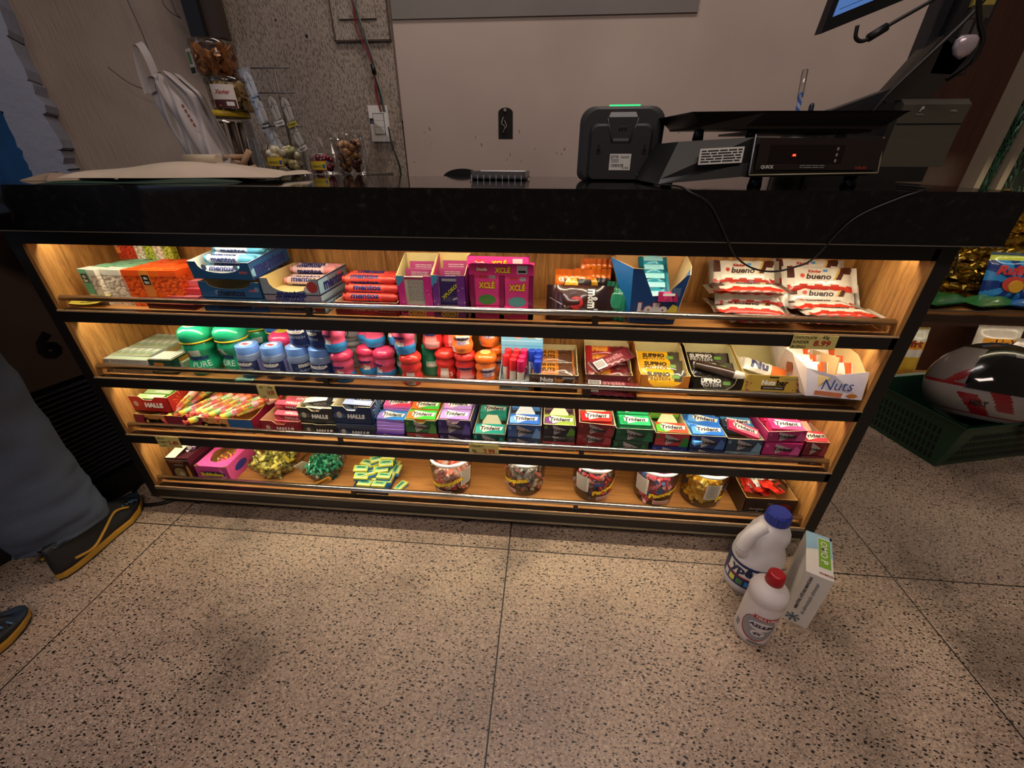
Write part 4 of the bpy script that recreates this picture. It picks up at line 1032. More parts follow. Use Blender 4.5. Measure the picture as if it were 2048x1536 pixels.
# front foot at local (-.03,.16), rear foot at (-.03,-.18); the figure faces +y
H0 = (-.07, -.05, .93)
make_skin('body', person, [
    [((-.07, -.05, .93), .095), ((-.07, -.04, 1.10), .095), ((-.07, -.03, 1.28), .11), ((-.07, -.03, 1.42), .085), ((-.07, -.02, 1.50), .055), ((-.07, .0, 1.56), .06), ((-.07, .015, 1.63), (.080, .095)), ((-.07, .01, 1.70), (.075, .09)), ((-.07, .0, 1.735), .05)],
    [0, ((.0, -.03, .86), .08), ((-.012, .08, .50), .045), ((-.045, .12, .30), .038), ((-.035, .11, .10), .035), ((-.035, .16, .05), .035), ((-.035, .25, .03), .03)],
    [0, ((-.13, -.06, .86), .08), ((-.125, -.10, .50), .045), ((-.08, -.18, .30), .038), ((-.035, -.22, .10), .035), ((-.028, -.17, .05), .035), ((-.02, -.09, .03), .03)],
    [3, ((.10, -.03, 1.40), .06), ((.155, -.05, 1.25), .045), ((.150, -.03, 1.12), .038), ((.04, .10, 1.20), .030), ((-.02, .13, 1.23), .028), ((-.06, .14, 1.245), (.02, .035)), ],
    [3, ((-.24, -.03, 1.40), .06), ((-.295, -.05, 1.25), .045), ((-.29, -.03, 1.12), .038), ((-.18, .12, 1.15), .030), ((-.12, .15, 1.16), .028), ((-.08, .16, 1.165), (.02, .035))],
], SKIN)
for hx, hy, hz, dx_ in ((-.06, .14, 1.245, -1), (-.08, .16, 1.165, 1)):
    for k in range(4):
        x = hz - .024 + k * .016; L_ = (.045, .055, .052, .042)[k]
        make_skin('finger', person, [[((hx, hy, x), .009), ((hx + dx_ * (L_ * .6 + .01), hy, x), .0085), ((hx + dx_ * (L_ + .018), hy - .008, x), .0075), ((hx + dx_ * (L_ + .030), hy - .020, x), .006)]], SKIN, 1)
    s_ = dx_
    make_skin('thumb', person, [[((hx - s_ * .01, hy, hz + .022), .011), ((hx + s_ * .012, hy + .004, hz + .042), .010), ((hx + s_ * .030, hy + .004, hz + .052), .008)]], SKIN, 1)
make_skin('shirt', person, [
    [((-.07, -.05, .86), (.185, .180)), ((-.07, -.045, .98), (.180, .172)), ((-.07, -.04, 1.12), (.165, .160)), ((-.07, -.03, 1.28), (.175, .160)), ((-.07, -.03, 1.41), (.12, .12)), ((-.07, -.025, 1.46), (.07, .07))],
    [4, ((.105, -.03, 1.40), .072), ((.158, -.05, 1.25), .062)], [4, ((-.245, -.03, 1.40), .072), ((-.298, -.05, 1.25), .062)]], mat('23252c', .9))
make_skin('hair', person, [[((-.07, -.035, 1.66), (.082, .07)), ((-.07, -.02, 1.73), (.083, .09)), ((-.07, .0, 1.765), (.05, .06))]], mat('1a120e', .8))
mb = MB()
for x in (-.10, -.04): mb.lathe([(.001, -.011), (.011, 0), (.001, .011)], mat('e8e4de', .3), (x, .095, 1.645), 10)
mb.build('eyes', person)
make_skin('nose', person, [[((-.07, .10, 1.645), .010), ((-.07, .115, 1.615), .014), ((-.07, .105, 1.605), .010)]], SKIN, 1)
mb = MB(); mb.lathe([(.001, -.004), (.02, 0), (.001, .004)], mat('7c4038', .5), (-.07, .095, 1.585), 12, sy=.6); mb.build('mouth', person)
for s_ in (-1, 1): make_skin('ear', person, [[((-.07 + s_ * .083, .0, 1.655), (.006, .016)), ((-.07 + s_ * .086, .0, 1.615), (.006, .010))]], SKIN, 1)
# jeans: loose, with a stacked hem over the shoe
make_skin('jeans', person, [
    [((-.07, -.05, .97), (.155, .125)), ((-.07, -.05, .88), (.16, .135))],
    [1, ((.012, .04, .72), (.108, .118)), ((-.012, .10, .54), (.094, .108)), ((-.050, .125, .38), (.078, .105)), ((-.055, .125, .24), (.076, .105)), ((-.050, .13, .14), (.076, .108)), ((-.045, .13, .085), (.070, .100)), ((-.042, .13, .07), (.072, .100))],
    [1, ((-.125, -.07, .72), (.10, .11)), ((-.12, -.10, .54), (.085, .10)), ((-.09, -.15, .38), (.08, .09)), ((-.065, -.20, .24), (.078, .09)), ((-.050, -.215, .14), (.076, .09)), ((-.042, -.215, .085), (.072, .085)), ((-.040, -.215, .07), (.072, .085))]], JEAN, 3)
from mathutils import noise
for o in list(person.children):
    if o.name.startswith('jeans'):
        for v in o.data.vertices:
            p = v.co; k = noise.noise(V((p.x * 9, p.y * 9, p.z * 17))) * .010 + noise.noise(V((p.x * 22, p.y * 22, p.z * 40 + 3))) * (.004 + .006 * max(0, 1 - p.z / .3))
            v.co = p + v.normal * k
SHO = mat('15161b', .6); YEL = mat('a87c22', .5)
def shoe(cx, cy, rz):
    sh = bpy.data.objects.new('shoe', None); 
    mbx = MB(); n = 20
    def outline(k, z, w=1):
        o = []
        for i in range(n):
            a = 2 * PI * i / n; y = .135 * math.sin(a); x = .044 * math.cos(a) * (1.0 if y > 0 else .82) * (1 + .10 * math.sin(3.1 * y / .135))
            o.append(V((x * k * w, y * (.9 + .1 * k), z)))
        return o
    def tr(rings):
        M = Matrix.Translation((cx, cy, 0)) @ Matrix.Rotation(R(rz), 4, 'Z')
        return [[M @ p for p in r_] for r_ in rings]
    # sole
    s1 = [outline(1, 0), outline(1.07, .006), outline(1.08, .016), outline(1.0, .026)]
    for r_ in s1:
        for p in r_:
            if p.y > .09 and p.z < .02: p.z += (p.y - .09) * .25
    mbx.loft(tr(s1), YEL, smooth=False, mfn=lambda j, i: [SHO, YEL, YEL][j]); so = mbx.build('sole', person)
    up = [outline(1.03, .022), outline(1.02, .038)]
    for z, k in ((.055, .92), (.070, .78), (.085, .62), (.10, .48)):
        r_ = outline(k, z)
        for p in r_:
            if p.y > .02: p.z -= (p.y - .02) * .62 * (z / .1); p.z = max(p.z, .03)
            if p.y > 0: p.y *= .98 - (z - .05) * 1.5
        up.append(r_)
    mbx = MB(); mbx.loft(tr(up), SHO, mfn=lambda j, i: mat('1d2a3a', .6) if (i in (3, 4, 5, 6)) else SHO); u_ = mbx.build('shoe_upper', person)
    M = Matrix.Translation((cx, cy, 0)) @ Matrix.Rotation(R(rz), 4, 'Z')
    for sg in (1, -1):
        mbx = MB(); mbx.tube([M @ V(p) for p in bend([(sg * .040, -.11, .050), (sg * .046, -.07, .040), (sg * .047, -.03, .055), (sg * .043, .02, .072), (sg * .040, .06, .05)])], .0035, YEL, 6); mbx.build('side_stripe', u_)
    for k in range(6):
        mbx = MB(); y = .025 + k * .014; mbx.tube([M @ V(p) for p in bend([(-.030, y - .006, .070 - k * .006), (0, y, .083 - k * .0085), (.030, y + .006, .068 - k * .006)], 4)], .0022, mat('4c6c8c', .6), 5); mbx.build('lace', u_)
shoe(-.030, .185, 8)
shoe(-.012, -.165, -14)
# ================================================================ drinks cooler beside the counter
t = thing('drinks_cooler', 'dark brown cooler with a black grille at its base, left of the counter', 'cooler', (-.180, .0, 0), R(-18))
cm = mat('4a3830', .5, 0, .15, 10); gm = mat('0c0c10', .5)
mb = MB(); mb.box(-.55, -.002, -.55, .30, .40, .80, cm); mb.box(-.55, -.03, -.55, .30, .08, .40, gm)
mb.build('cabinet', t)
mb = MB(); mb.text('6', (-.002, .06, .50), RIGHT, mat('070606', .4), h=.075, bold=.06, e=.001); mb.build('number', t)
mb = MB()
for k in range(20):
    z = .10 + k * .0145; mb.box(-.030, -.008, -.55, .26, z, z + .003, mat('3c3c42', .4))
for y in (-.45, -.25, -.05, .14): mb.box(-.012, -.006, y, y + .006, .09, .395, mat('3c3c42', .4))
mb.build('grille', t)
mb = MB(); mb.box(-.030, -.004, .255, .30, .09, .40, mat('3a2620', .5)); mb.box(-.55, -.010, -.55, .30, .0, .08, mat('08080a', .6)); mb.build('base_frame', t)
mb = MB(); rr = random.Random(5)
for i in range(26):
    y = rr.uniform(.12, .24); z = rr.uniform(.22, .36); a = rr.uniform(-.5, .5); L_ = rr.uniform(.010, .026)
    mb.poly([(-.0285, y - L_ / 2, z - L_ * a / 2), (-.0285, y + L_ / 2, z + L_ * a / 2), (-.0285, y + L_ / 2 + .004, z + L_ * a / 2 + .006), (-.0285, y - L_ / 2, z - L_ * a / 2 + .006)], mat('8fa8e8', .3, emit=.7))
mb.build('grille_light_slivers', t)  # outside light shining through the grille, painted as glowing slivers; no lamp
t = thing('floor_cable', 'black cable looping on the floor under the left end of the counter', 'cable')
mb = MB(); mb.tube(bend([(-.16, .20, .008), (-.17, .12, .006), (-.150, .045, .006), (-.105, .008, .006), (-.055, .002, .006), (.0, .03, .006), (.03, .10, .006), (.0, .22, .006), (-.08, .26, .006)]), .0055, BLACK, 8); mb.build('cord', t)
# ================================================================ product builders
S1, S2, S3, S4 = ZL
LT = mat('e8e4dc', .45)
def tray(name, label, cat, loc, w, d, h, out, inner=CREAM, hb=None, hf=None, notch='flat', texts=(), group=None, rz=0, deco=None, rot=None, sidetext=None, part='carton', jag=0):
    # open-topped display carton; loc = front-left-bottom corner
    t = thing(name, label, cat, loc, rz, group, rot)
    hb = hb or h; hf = hf or h; T = .0012; mb = MB(); rr = random.Random(int(w * 1e4 + loc[0] * 999))
    if notch == 'flat': top = [(w, hf), (0, hf)]
    elif notch == 'scoop': top = [(w, h), (w * .86, h)] + [(w * (.5 + .36 * math.cos(PI * k / 10)), h - (h - hf) * math.sin(PI * k / 10) ** .7) for k in range(1, 10)] + [(w * .14, h), (0, h)]
    elif notch == 'dip': top = [(w, h), (w * .70, h), (w * .60, hf), (w * .40, hf), (w * .30, h), (0, h)]
    elif notch == 'vee': top = [(w, h), (w * .93, h), (w * .55, hf), (w * .38, hf), (w * .10, h * 1.02), (0, h)]
    mb.panel([(0, 0, 0), (w, 0, 0)] + [(x, 0, z) for x, z in top], (0, -1, 0), T, out, inner)
    if jag:
        tb = [(w * (1 - k / 14), hb + rr.uniform(-jag, jag)) for k in range(15)]
    else: tb = [(w, hb), (0, hb)]
    mb.panel([(0, d, 0)] + [(x, d, z) for x, z in tb[::-1]] + [(w, d, 0)], (0, 1, 0), T, out, inner)
    hs = top[-1][1]; hs2 = top[0][1]; q = min(.3, .012 / d + .1)
    mb.panel([(0, d, 0), (0, 0, 0), (0, 0, hs), (0, d * q, hs), (0, d * .8, hb), (0, d, hb)], (-1, 0, 0), T, out, inner)
    mb.panel([(w, 0, 0), (w, d, 0), (w, d, hb), (w, d * .8, hb), (w, d * q, hs2), (w, 0, hs2)], (1, 0, 0), T, out, inner)
    mb.box(0, w, 0, d, 0, T, out, mats={'t': inner})
    if deco: deco(mb, w, d, h)
    for st, cx, cz, tw, m, bold, sh in texts: mb.text(st, (cx * w, 0, cz * h), FRONT, m, w=tw * w, bold=bold, shear=sh)
    if sidetext:
        st, cy, cz, tw, m, bold, sh = sidetext; mb.text(st, (w, cy * d, cz * h), RIGHT, m, w=tw * d, bold=bold, shear=sh)
    mb.build(part, t); return t
def carton(name, label, cat, loc, w, d, h, out, texts=(), group=None, rz=0, deco=None, rot=None, toptexts=(), mats=None, sidetext=None):
    t = thing(name, label, cat, loc, rz, group, rot); mb = MB(); mb.box(0, w, 0, d, 0, h, out, mats=mats)
    if deco: deco(mb, w, d, h)
    for st, cx, cz, tw, m, bold, sh in texts: mb.text(st, (cx * w, 0, cz * h), FRONT, m, w=tw * w, bold=bold, shear=sh)
    for st, cx, cy, tw, m, bold, sh in toptexts: mb.text(st, (cx * w, cy * d, h), TOP, m, w=tw * w, bold=bold, shear=sh)
    if sidetext:
        st, cy, cz, tw, m, bold, sh = sidetext; mb.text(st, (w, cy * d, cz * h), RIGHT, m, w=tw * d, bold=bold, shear=sh)
    mb.build('carton', t); return t
_proto = {}
def inst(key, make, label, loc, rot=(0, 0, 0), group=None):
    # first use builds the thing, later uses copy it with its parts
    if key not in _proto:
        o = make(); _proto[key] = o; o.location = loc; o.rotation_euler = rot; o['label'] = label
        if group: o['group'] = group
        return o
    return clone(_proto[key], loc, rot, label, group)

# ---------------------------------------------------------------- shelf 1: small clear mint boxes
PW = pellets('white_mints', 'ece4d2', 'b0a088', 140); PO = pellets('orange_mints', 'f4681c', 'c83c10', 140)
PR = pellets('red_mints', 'd83a1e', '7c120a', 190); PG = pellets('green_yellow_mints', 'b9c83a', '5a7a1a', 190)
def mintbox(w, d, h, pel, lidm, labm, key):
    def mk():
        t = thing('mint_box', '', 'mint box'); mb = MB(); mb.box(-w / 2, w / 2, 0, d, 0, h * .84, pel)
        if labm:
            mb.patch(-w / 2, w * .02, h * .30, h * 1.0, (0, 0, 0), FRONT, labm, .0012)
            mb.patch(-w * .42, -w * .04, h * .62, h * .88, (0, 0, 0), FRONT, mat('17221c', .4), .0016)
            mb.text('tic', (-w * .23, 0, h * .80), FRONT, LT, w=w * .2, bold=.05, e=.002); mb.text('tac', (-w * .23, 0, h * .69), FRONT, LT, w=w * .26, bold=.05, e=.002)
        mb.build('clear_box', t)
        mb = MB(); mb.box(-w / 2 - .0006, w / 2 + .0006, -.0006, d + .0006, h * .84, h, lidm); mb.box(-w * .3, w * .3, d * .3, d * .7, h, h + .0015, lidm); mb.build('lid', t)
        return t
    return mk
LG = mat('8fc0a0', .4); LGD = mat('3e8a66', .4); LO = mat('e88a3a', .4); GL = mat('5fae88', .4)
g = 'green labelled mint boxes, left end of the top shelf'
inst('mg', mintbox(.050, .026, .082, PW, mat('d9d8c8', .35), GL, ''), 'white mint box with green label turned to the front, foremost left of the top shelf', (.066, .045, S1), (0, 0, R(-10)), g)
inst('mg2', mintbox(.050, .026, .082, PW, mat('d9d8c8', .35), None, ''), 'white mint box with no label showing, beside the foremost green labelled one', (.121, .047, S1), (0, 0, R(-6)), g)
for r_ in range(3):
    for c in range(3):
        inst('mg3', mintbox(.048, .026, .082, PW, mat('7db894', .35), None, ''), 'green lidded mint box in the rows behind the white ones, top shelf', (.075 + c * .052 + r_ * .012, .078 + r_ * .031, S1), (0, 0, R(-4)), 'green lidded mint boxes in rows')
g = 'orange mint boxes on the top shelf'
mo = mintbox(.040, .026, .084, PO, mat('ee5a1c', .35), None, '')
def mo_l():
    t = mintbox(.044, .026, .084, PO, mat('e8681c', .35), LO, '')(); return t
inst('mo1', mo_l, 'orange mint box with a pale orange label, in the front orange row', (.222, .040, S1), (0, 0, R(2)), g)
inst('mo0', mo, 'orange mint box leftmost of the front orange row', (.178, .040, S1), (0, 0, R(2)), g)
for i, x in enumerate((.264, )): inst('mo0', mo, 'orange mint box at the right end of the front orange row', (x, .042, S1), (0, 0, R(2)), g)
for r_ in range(3):
    for c in range(3): inst('mo0', mo, 'orange mint box in the rear orange rows, top shelf', (.180 + c * .043, .071 + r_ * .030, S1), (0, 0, R(2)), 'orange mint boxes in rear rows')
for i, (p, c, k) in enumerate(((PR, 'd8402a', 'red'), (PR, 'd02a1c', 'deep red'), (PW, 'ddd8c4', 'white'), (PG, 'ddd8c4', 'green and yellow'), (PW, 'd2d6b4', 'cream'), (PG, 'ddd8c4', 'yellow and green'))):
    inst('ms%d' % i, mintbox(.024, .016, .045, p, mat(c, .35), mat('e88a4a', .4) if i == 0 else None, ''), 'small %s mint box standing on the rows, number %s from left' % (k, ('one', 'two', 'three', 'four', 'five', 'six')[i]), (.060 + i * .0245, .150, S1 + .0835), (0, 0, R(-4)), 'small mint boxes on top of the rows')
t = thing('price_card', 'yellow handwritten price card lying at the left end of the top shelf', 'price card', (.015, .018, S1 + .004), rot=(R(18), R(-4), R(6)))
YP = mat('d8c84e', .6)
mb = MB(); mb.grid(lambda u, v: V((.085 * u, .03 * v, .006 * math.sin(PI * u) * -1 + .006)), 8, 2, YP); lines(mb, .005, .06, .004, .026, 3, (0, 0, .001), TOP, INK, .001); mb.build('card', t)

# flat red and pink stick packs with a dark box behind
for i in range(4):
    t = thing('stick_pack', ('dark red', 'pink', 'rose', 'red')[i] + ' flat stick pack in the pile left of the blue roll cartons, layer ' + ('lowest', 'second', 'third', 'top')[i], 'stick pack', (.200 + i * .012, .028 + i * .014, S1 + i * .014), R(-2), 'stick packs in the pile')
    mb = MB(); mb.box(0, .115 - i * .006, 0, .07, 0, .0125, mat(('5b1524', 'c45560', 'c83848', 'd86a74')[i], .35), mats={'t': mat(('8a2434', 'd8808a', 'd8606a', 'e08a90')[i], .35)}); mb.build('wrapper', t)
carton('gum_carton', 'dark brown box behind the pink stick packs', 'carton', (.255, .10, S1), .09, .06, .075, mat('4a2a20', .5))

# mint roll cartons
BL1 = mat('1c4a78', .4); BLs = mat('3a8fc8', .4); DBL = mat('16305a', .4)
ROLLN = NAVY
def dots(cols, n, seed):
    def deco(mb, w, d, h):
        rr = random.Random(seed)
        for i in range(n):
            c = mat(rr.choice(cols), .4); r_ = rr.uniform(.08, .2) * h; cx = rr.choice((rr.uniform(.05, .3), rr.uniform(.75, .95))) * w; cz = rr.uniform(.25, .75) * h
            mb.oval(cx, cz, r_, r_, (0, 0, 0), FRONT, c, .0003)
        for i in range(n): mb.oval(rr.uniform(.05, .95) * d, rr.uniform(.3, .7) * h, h * .22, h * .22, (w, 0, 0), RIGHT, mat(rr.choice(('d4e6ee', '8cc4e2')), .4), .0003)
        mb.patch(0, d, h * .0, h * .07, (w, 0, 0), RIGHT, NAVY, .0004); mb.patch(0, d, h * .93, h, (w, 0, 0), RIGHT, NAVY, .0004)
    return deco
OUTB = mat('1f5686', .4)
def mroll(key, c1, c2, L_=.118, r=.0095, txt='mentos', tc=None):
    def mk():
        t = thing('sweet_roll', '', 'sweet roll'); mb = MB()
        prof = [(r * .35, -L_ / 2), (r * .9, -L_ / 2 + .002), (r * .55, -L_ / 2 + .004), (r, -L_ / 2 + .009), (r, -L_ * .12), (r, L_ * .22), (r, L_ / 2 - .009), (r * .55, L_ / 2 - .004), (r * .9, L_ / 2 - .002), (r * .35, L_ / 2)]
        mb.lathe(prof, c1, seg=16, M=Matrix.Rotation(PI / 2, 4, 'Y'), mfn=lambda j, i: c2 if j >= 5 or j <= 2 else c1)
        for a0 in (-50, 40, 130, 220):
            mb.text(txt, (0, 0, 0), FRONT, tc or NAVY, w=L_ * .50, h=r * 1.25, bold=.04, shear=.0, fn=lambda x, y: V((x - L_ * .08, -(r + .0005) * math.cos(y / r + R(a0)), (r + .0005) * math.sin(y / r + R(a0)))))
        mb.build('wrapper', t); return t
    return mk
WB = mat('cdd9e6', .35, 0, .05, 60, 0, .4)
mint = mroll('m', WB, mat('58a8cc', .35)); straw = mroll('s', mat('e8c8c8', .35), mat('e0949a', .35)); fruit = mroll('f', mat('e0503e', .35), mat('c83a30', .35), .125, .0098)
x0 = .345
carton('roll_carton', 'blue mint roll carton, lowest of the left stack', 'carton', (x0 - .004, .024, S1), .150, .135, .030, OUTB, [('sotuem', .5, .5, .5, mat('0f2040', .4), .04, 0), ('mint', .88, .5, .12, mat('c8605a', .4), .02, .2)], deco=dots(('6a8fb0', '4a7aa4'), 3, 2), sidetext=('mentos', .5, .5, .8, NAVY, .04, 0))
tray('roll_tray', 'blue mint roll carton with scooped front, second in the left stack', 'tray', (x0, .026, S1 + .031), .142, .135, .036, OUTB, CREAM, .036, .020, 'scoop', [('mentos', .5, .30, .45, mat('0c1a38', .4), .04, 0), ('mint', .87, .5, .13, mat('d86a60', .4), .02, .2)], deco=dots(('6a8fb0', '4a7aa4'), 2, 3), sidetext=('mentos', .5, .5, .8, NAVY, .04, 0))
tray('roll_tray', 'blue mint roll tray tilted forward on top of the left stack', 'tray', (x0 - .008, .030, S1 + .072), .142, .140, .038, OUTB, mat('dcdcd0', .6), .040, .014, 'scoop', [('mint', .87, .45, .14, mat('d86a60', .4), .02, .2)], deco=dots(('8aa8c0', '6a92b4'), 2, 5), sidetext=('mentos', .48, .5, .8, NAVY, .05, 0), rot=(R(6), 0, R(-2)))
for i, (dx, y, z) in enumerate(((.072, .045, .014), (.070, .066, .018), (.068, .088, .022), (.071, .109, .026), (.073, .058, .036), (.078, .080, .040), (.082, .101, .044), (.088, .075, .056), (.092, .096, .060), (.10, .088, .075))):
    inst('mint', mint, 'pale blue mint roll heaped in the top blue tray, ' + ('bottom front', 'bottom second', 'bottom third', 'bottom back', 'middle front', 'middle second', 'middle back', 'upper front', 'upper back', 'topmost')[i], (x0 - .008 + dx, .030 + y - .026, S1 + .072 + z), (R(10 * i), 0, R(-2)), 'pale blue mint rolls in the top tray')
YGO = mat('8a949e', .4)
def fru(mb, w, d, h):
    mb.oval(w * .88, h * .5, h * .34, h * .34, (0, 0, 0), FRONT, mat('a83a38', .4), .0004); mb.oval(w * .80, h * .35, h * .24, h * .2, (0, 0, 0), FRONT, mat('d8d2cc', .4), .0003)
    mb.oval(d * .72, h * .6, h * .36, h * .3, (w, 0, 0), RIGHT, mat('d8606a', .4), .0003); mb.patch(0, d, h * .92, h, (w, 0, 0), RIGHT, NAVY, .0004); mb.patch(0, d, 0, h * .07, (w, 0, 0), RIGHT, NAVY, .0004)
    mb.patch(0, d * .3, .1 * h, h * .9, (w, 0, 0), RIGHT, mat('9cc8dc', .4), .0002)
x1 = .492
carton('roll_carton', 'grey and blue fruit yogurt roll carton, bottom of the right stack', 'carton', (x1, .026, S1), .132, .135, .027, mat('5a5a66', .4), [('mentos', .55, .5, .5, mat('141a30', .4), .04, 0)], deco=fru, mats={'r': mat('a8c8d4', .4)}, sidetext=('mentos', .45, .5, .7, NAVY, .04, 0))
carton('roll_carton', 'thin fruit yogurt roll carton in the middle of the right stack', 'carton', (x1 - .002, .028, S1 + .028), .130, .135, .012, mat('8a7a84', .4), [('mentos', .45, .5, .5, NAVY, .04, 0)], mats={'r': mat('a8c8d4', .4)})
tray('roll_tray', 'grey and pale blue fruit roll tray with scooped front, topmost of the right stack', 'tray', (x1 - .004, .028, S1 + .041), .132, .138, .036, YGO, mat('d8c488', .65), .038, .006, 'scoop', [('mentos', .5, .06, .5, NAVY, .04, 0)], deco=fru, sidetext=('mentos', .5, .5, .72, NAVY, .05, .0))
for i, (y, z) in enumerate(((.070, .012), (.092, .013), (.113, .014), (.136, .015), (.103, .031), (.125, .032))):
    inst('straw', straw, 'pink striped sweet roll in the grey fruit tray, ' + ('front', 'second', 'third', 'back', 'upper front', 'upper back')[i], (x1 + .068, .028 + y, S1 + .041 + z), (R(14 * i), 0, 0), 'pink sweet rolls in the grey tray')
tray('roll_tray', 'low red fruit roll tray overfilled with red rolls', 'tray', (.648, .026, S1), .140, .13, .030, mat('8f1f28', .4), CREAM, .03, .03, 'flat', [('FRUTAS', .5, .55, .4, mat('e0b0a8', .4), .04, 0)], deco=lambda mb, w, d, h: (mb.oval(w * .5, h * .45, w * .26, h * .4, (0, 0, 0), FRONT, mat('b83038', .4), .0003), lines(mb, w * .72, w * .97, h * .2, h * .8, 4, (0, 0, 0), FRONT, mat('c88a88', .4), .0005)))
k = 0
for row, (n, z) in enumerate(((5, .014), (5, .032), (4, .049), (3, .066))):
    for c in range(n):
        y = .045 + c * .0205 + row * .010
        inst('fruit', fruit, 'red fruit roll heaped in the low red tray, layer %s, %s from the front' % (('one', 'two', 'three', 'top')[row], ('first', 'second', 'third', 'fourth', 'fifth')[c]), (.720 + .004 * ((row * 7 + c * 3) % 3 - 1), y, S1 + z), (R(37 * k), 0, R((k % 3 - 1) * 1.5)), 'red fruit rolls in the red tray'); k += 1

# pink and purple tall pouch boxes
def tallbox(label, x, y, w, d, hf, hb, c, c2, cin, win, txt, sh=.0, rz=0):
    t = thing('pouch_box', label, 'display box', (x, y, S1), rz); mb = MB(); T = .0012; o = (0, 0, 0)
    # front with window: left strip, right strip, bottom strip
    wl, wr = w * .22, w * .74; wb = hf * .30
    mb.panel([(0, 0, 0), (w, 0, 0), (w, 0, hf), (wr, 0, hf), (wr, 0, wb), (wl, 0, wb), (wl, 0, hf), (0, 0, hf)], (0, -1, 0), T, c, cin)
    mb.panel([(0, d, 0), (0, d, hb), (w, d, hb), (w, d, 0)], (0, 1, 0), T, c, cin)
    mb.panel([(0, d, 0), (0, 0, 0), (0, 0, hf), (0, d * .9, hb), (0, d, hb)], (-1, 0, 0), T, c, cin)
    mb.panel([(w, 0, 0), (w, d, 0), (w, d, hb), (w, d * .9, hb), (w, 0, hf)], (1, 0, 0), T, c2, cin)
    mb.box(0, w, 0, d, 0, T, c)
    mb.shape([(0, hf * .72), (wl * .9, hf * .9), (wl * .9, hf * 1.0), (0, hf * 1.0)], o, FRONT, mat('4a9cc0', .4), .0005)
    rr = random.Random(int(x * 100))
    for i in range(7):
        cx = rr.choice((rr.uniform(.03, .18), rr.uniform(.78, .97))) * w; cz = rr.uniform(.1, .85) * hf; r_ = .0022
        mb.shape([(cx + (r_ if k % 2 else r_ * .4) * math.cos(R(36 * k + 18)), cz + (r_ if k % 2 else r_ * .4) * math.sin(R(36 * k + 18))) for k in range(10)], o, FRONT, mat('eab0d0', .4), .0007)
    mb.patch(wl, wr, wb - .010, wb - .004, o, FRONT, mat('c8b8b4', .4), .0005); mb.patch((wl + wr) / 2, wr - .002, wb - .009, wb - .005, o, FRONT, INK, .0008)
    mb.text(txt, (w * .5, 0, wb * .38), FRONT, mat('c8b23a', .4), w=w * .55, bold=.04, shear=.2)
    mb.oval(w * .15, wb * .45, .008, .006, o, FRONT, mat('5a1a4a', .4), .0006)
    mb.build('carton', t)
    for k in range(3):
        p = thing('sweet_pouch', 'foil pouch inside the ' + label.split(' ')[0] + ' tall box, ' + ('front', 'second', 'rear')[k], 'pouch', (x + w / 2 + (.0 if k == 0 else .004 * k), y + .010 + k * .016, S1 + .004), rot=(R(-3 * k), 0, rz))
        mb = MB(); hh = hf * .90 + k * .012; ww = w * .80
        if k == 0 and win == 'text':
            mb.box(-ww / 2, ww / 2, 0, .006, 0, hh, mat('b8b4aa', .35)); lines(mb, -ww * .30, ww * .30, hh * .34, hh * .96, 16, (0, 0, 0), FRONT, mat('5c5a58', .5), .0006, 4, .4); mb.patch(-ww / 2, ww / 2, hh * .93, hh, (0, 0, 0), FRONT, mat('7a2a4a', .4), .0008)
        elif k == 0:
            mb.box(-ww / 2, ww / 2, 0, .006, 0, hh, mat('30205c', .35)); mb.patch(-ww * .28, ww * .28, hh * .88, hh * .95, (0, 0, 0), FRONT, mat('8a8a8c', .4), .0006)
            mb.text('XPLOKO!', (0, 0, hh * .62), FRONT, mat('141018', .4), w=ww * .80, bold=.10, rot=R(42), e=.0008); mb.text('XPLOKO!', (0, 0, hh * .62), FRONT, mat('c6c43c', .4), w=ww * .76, bold=.03, rot=R(42), e=.0013)
            mb.text('SOOO', (ww * .22, 0, hh * .44), FRONT, LT, w=ww * .25, bold=.03, rot=R(20), e=.0012)
        else: mb.box(-ww / 2, ww / 2, 0, .006, 0, hh, mat('9c3a6a', .35)); lines(mb, -ww * .3, ww * .3, hh * .7, hh * .95, 6, (0, 0, 0), FRONT, mat('c8b8b4', .5), .0006, 4, .4)
        mb.build('pouch_film', p)
tallbox('pink tall open box with a window over white printed pouches', .792, .032, .078, .080, .088, .120, mat('d02a86', .4), mat('c82478', .4), mat('d8c88a', .6), 'text', 'oko!')
tallbox('purple tall open box with slanted yellow lettering in its window', .868, .028, .072, .080, .092, .122, mat('74308a', .4), mat('8a3a98', .4), mat('dccb84', .6), 'x', 'oko!')
PK = mat('d8307c', .4); PKD = mat('8a1650', .4)
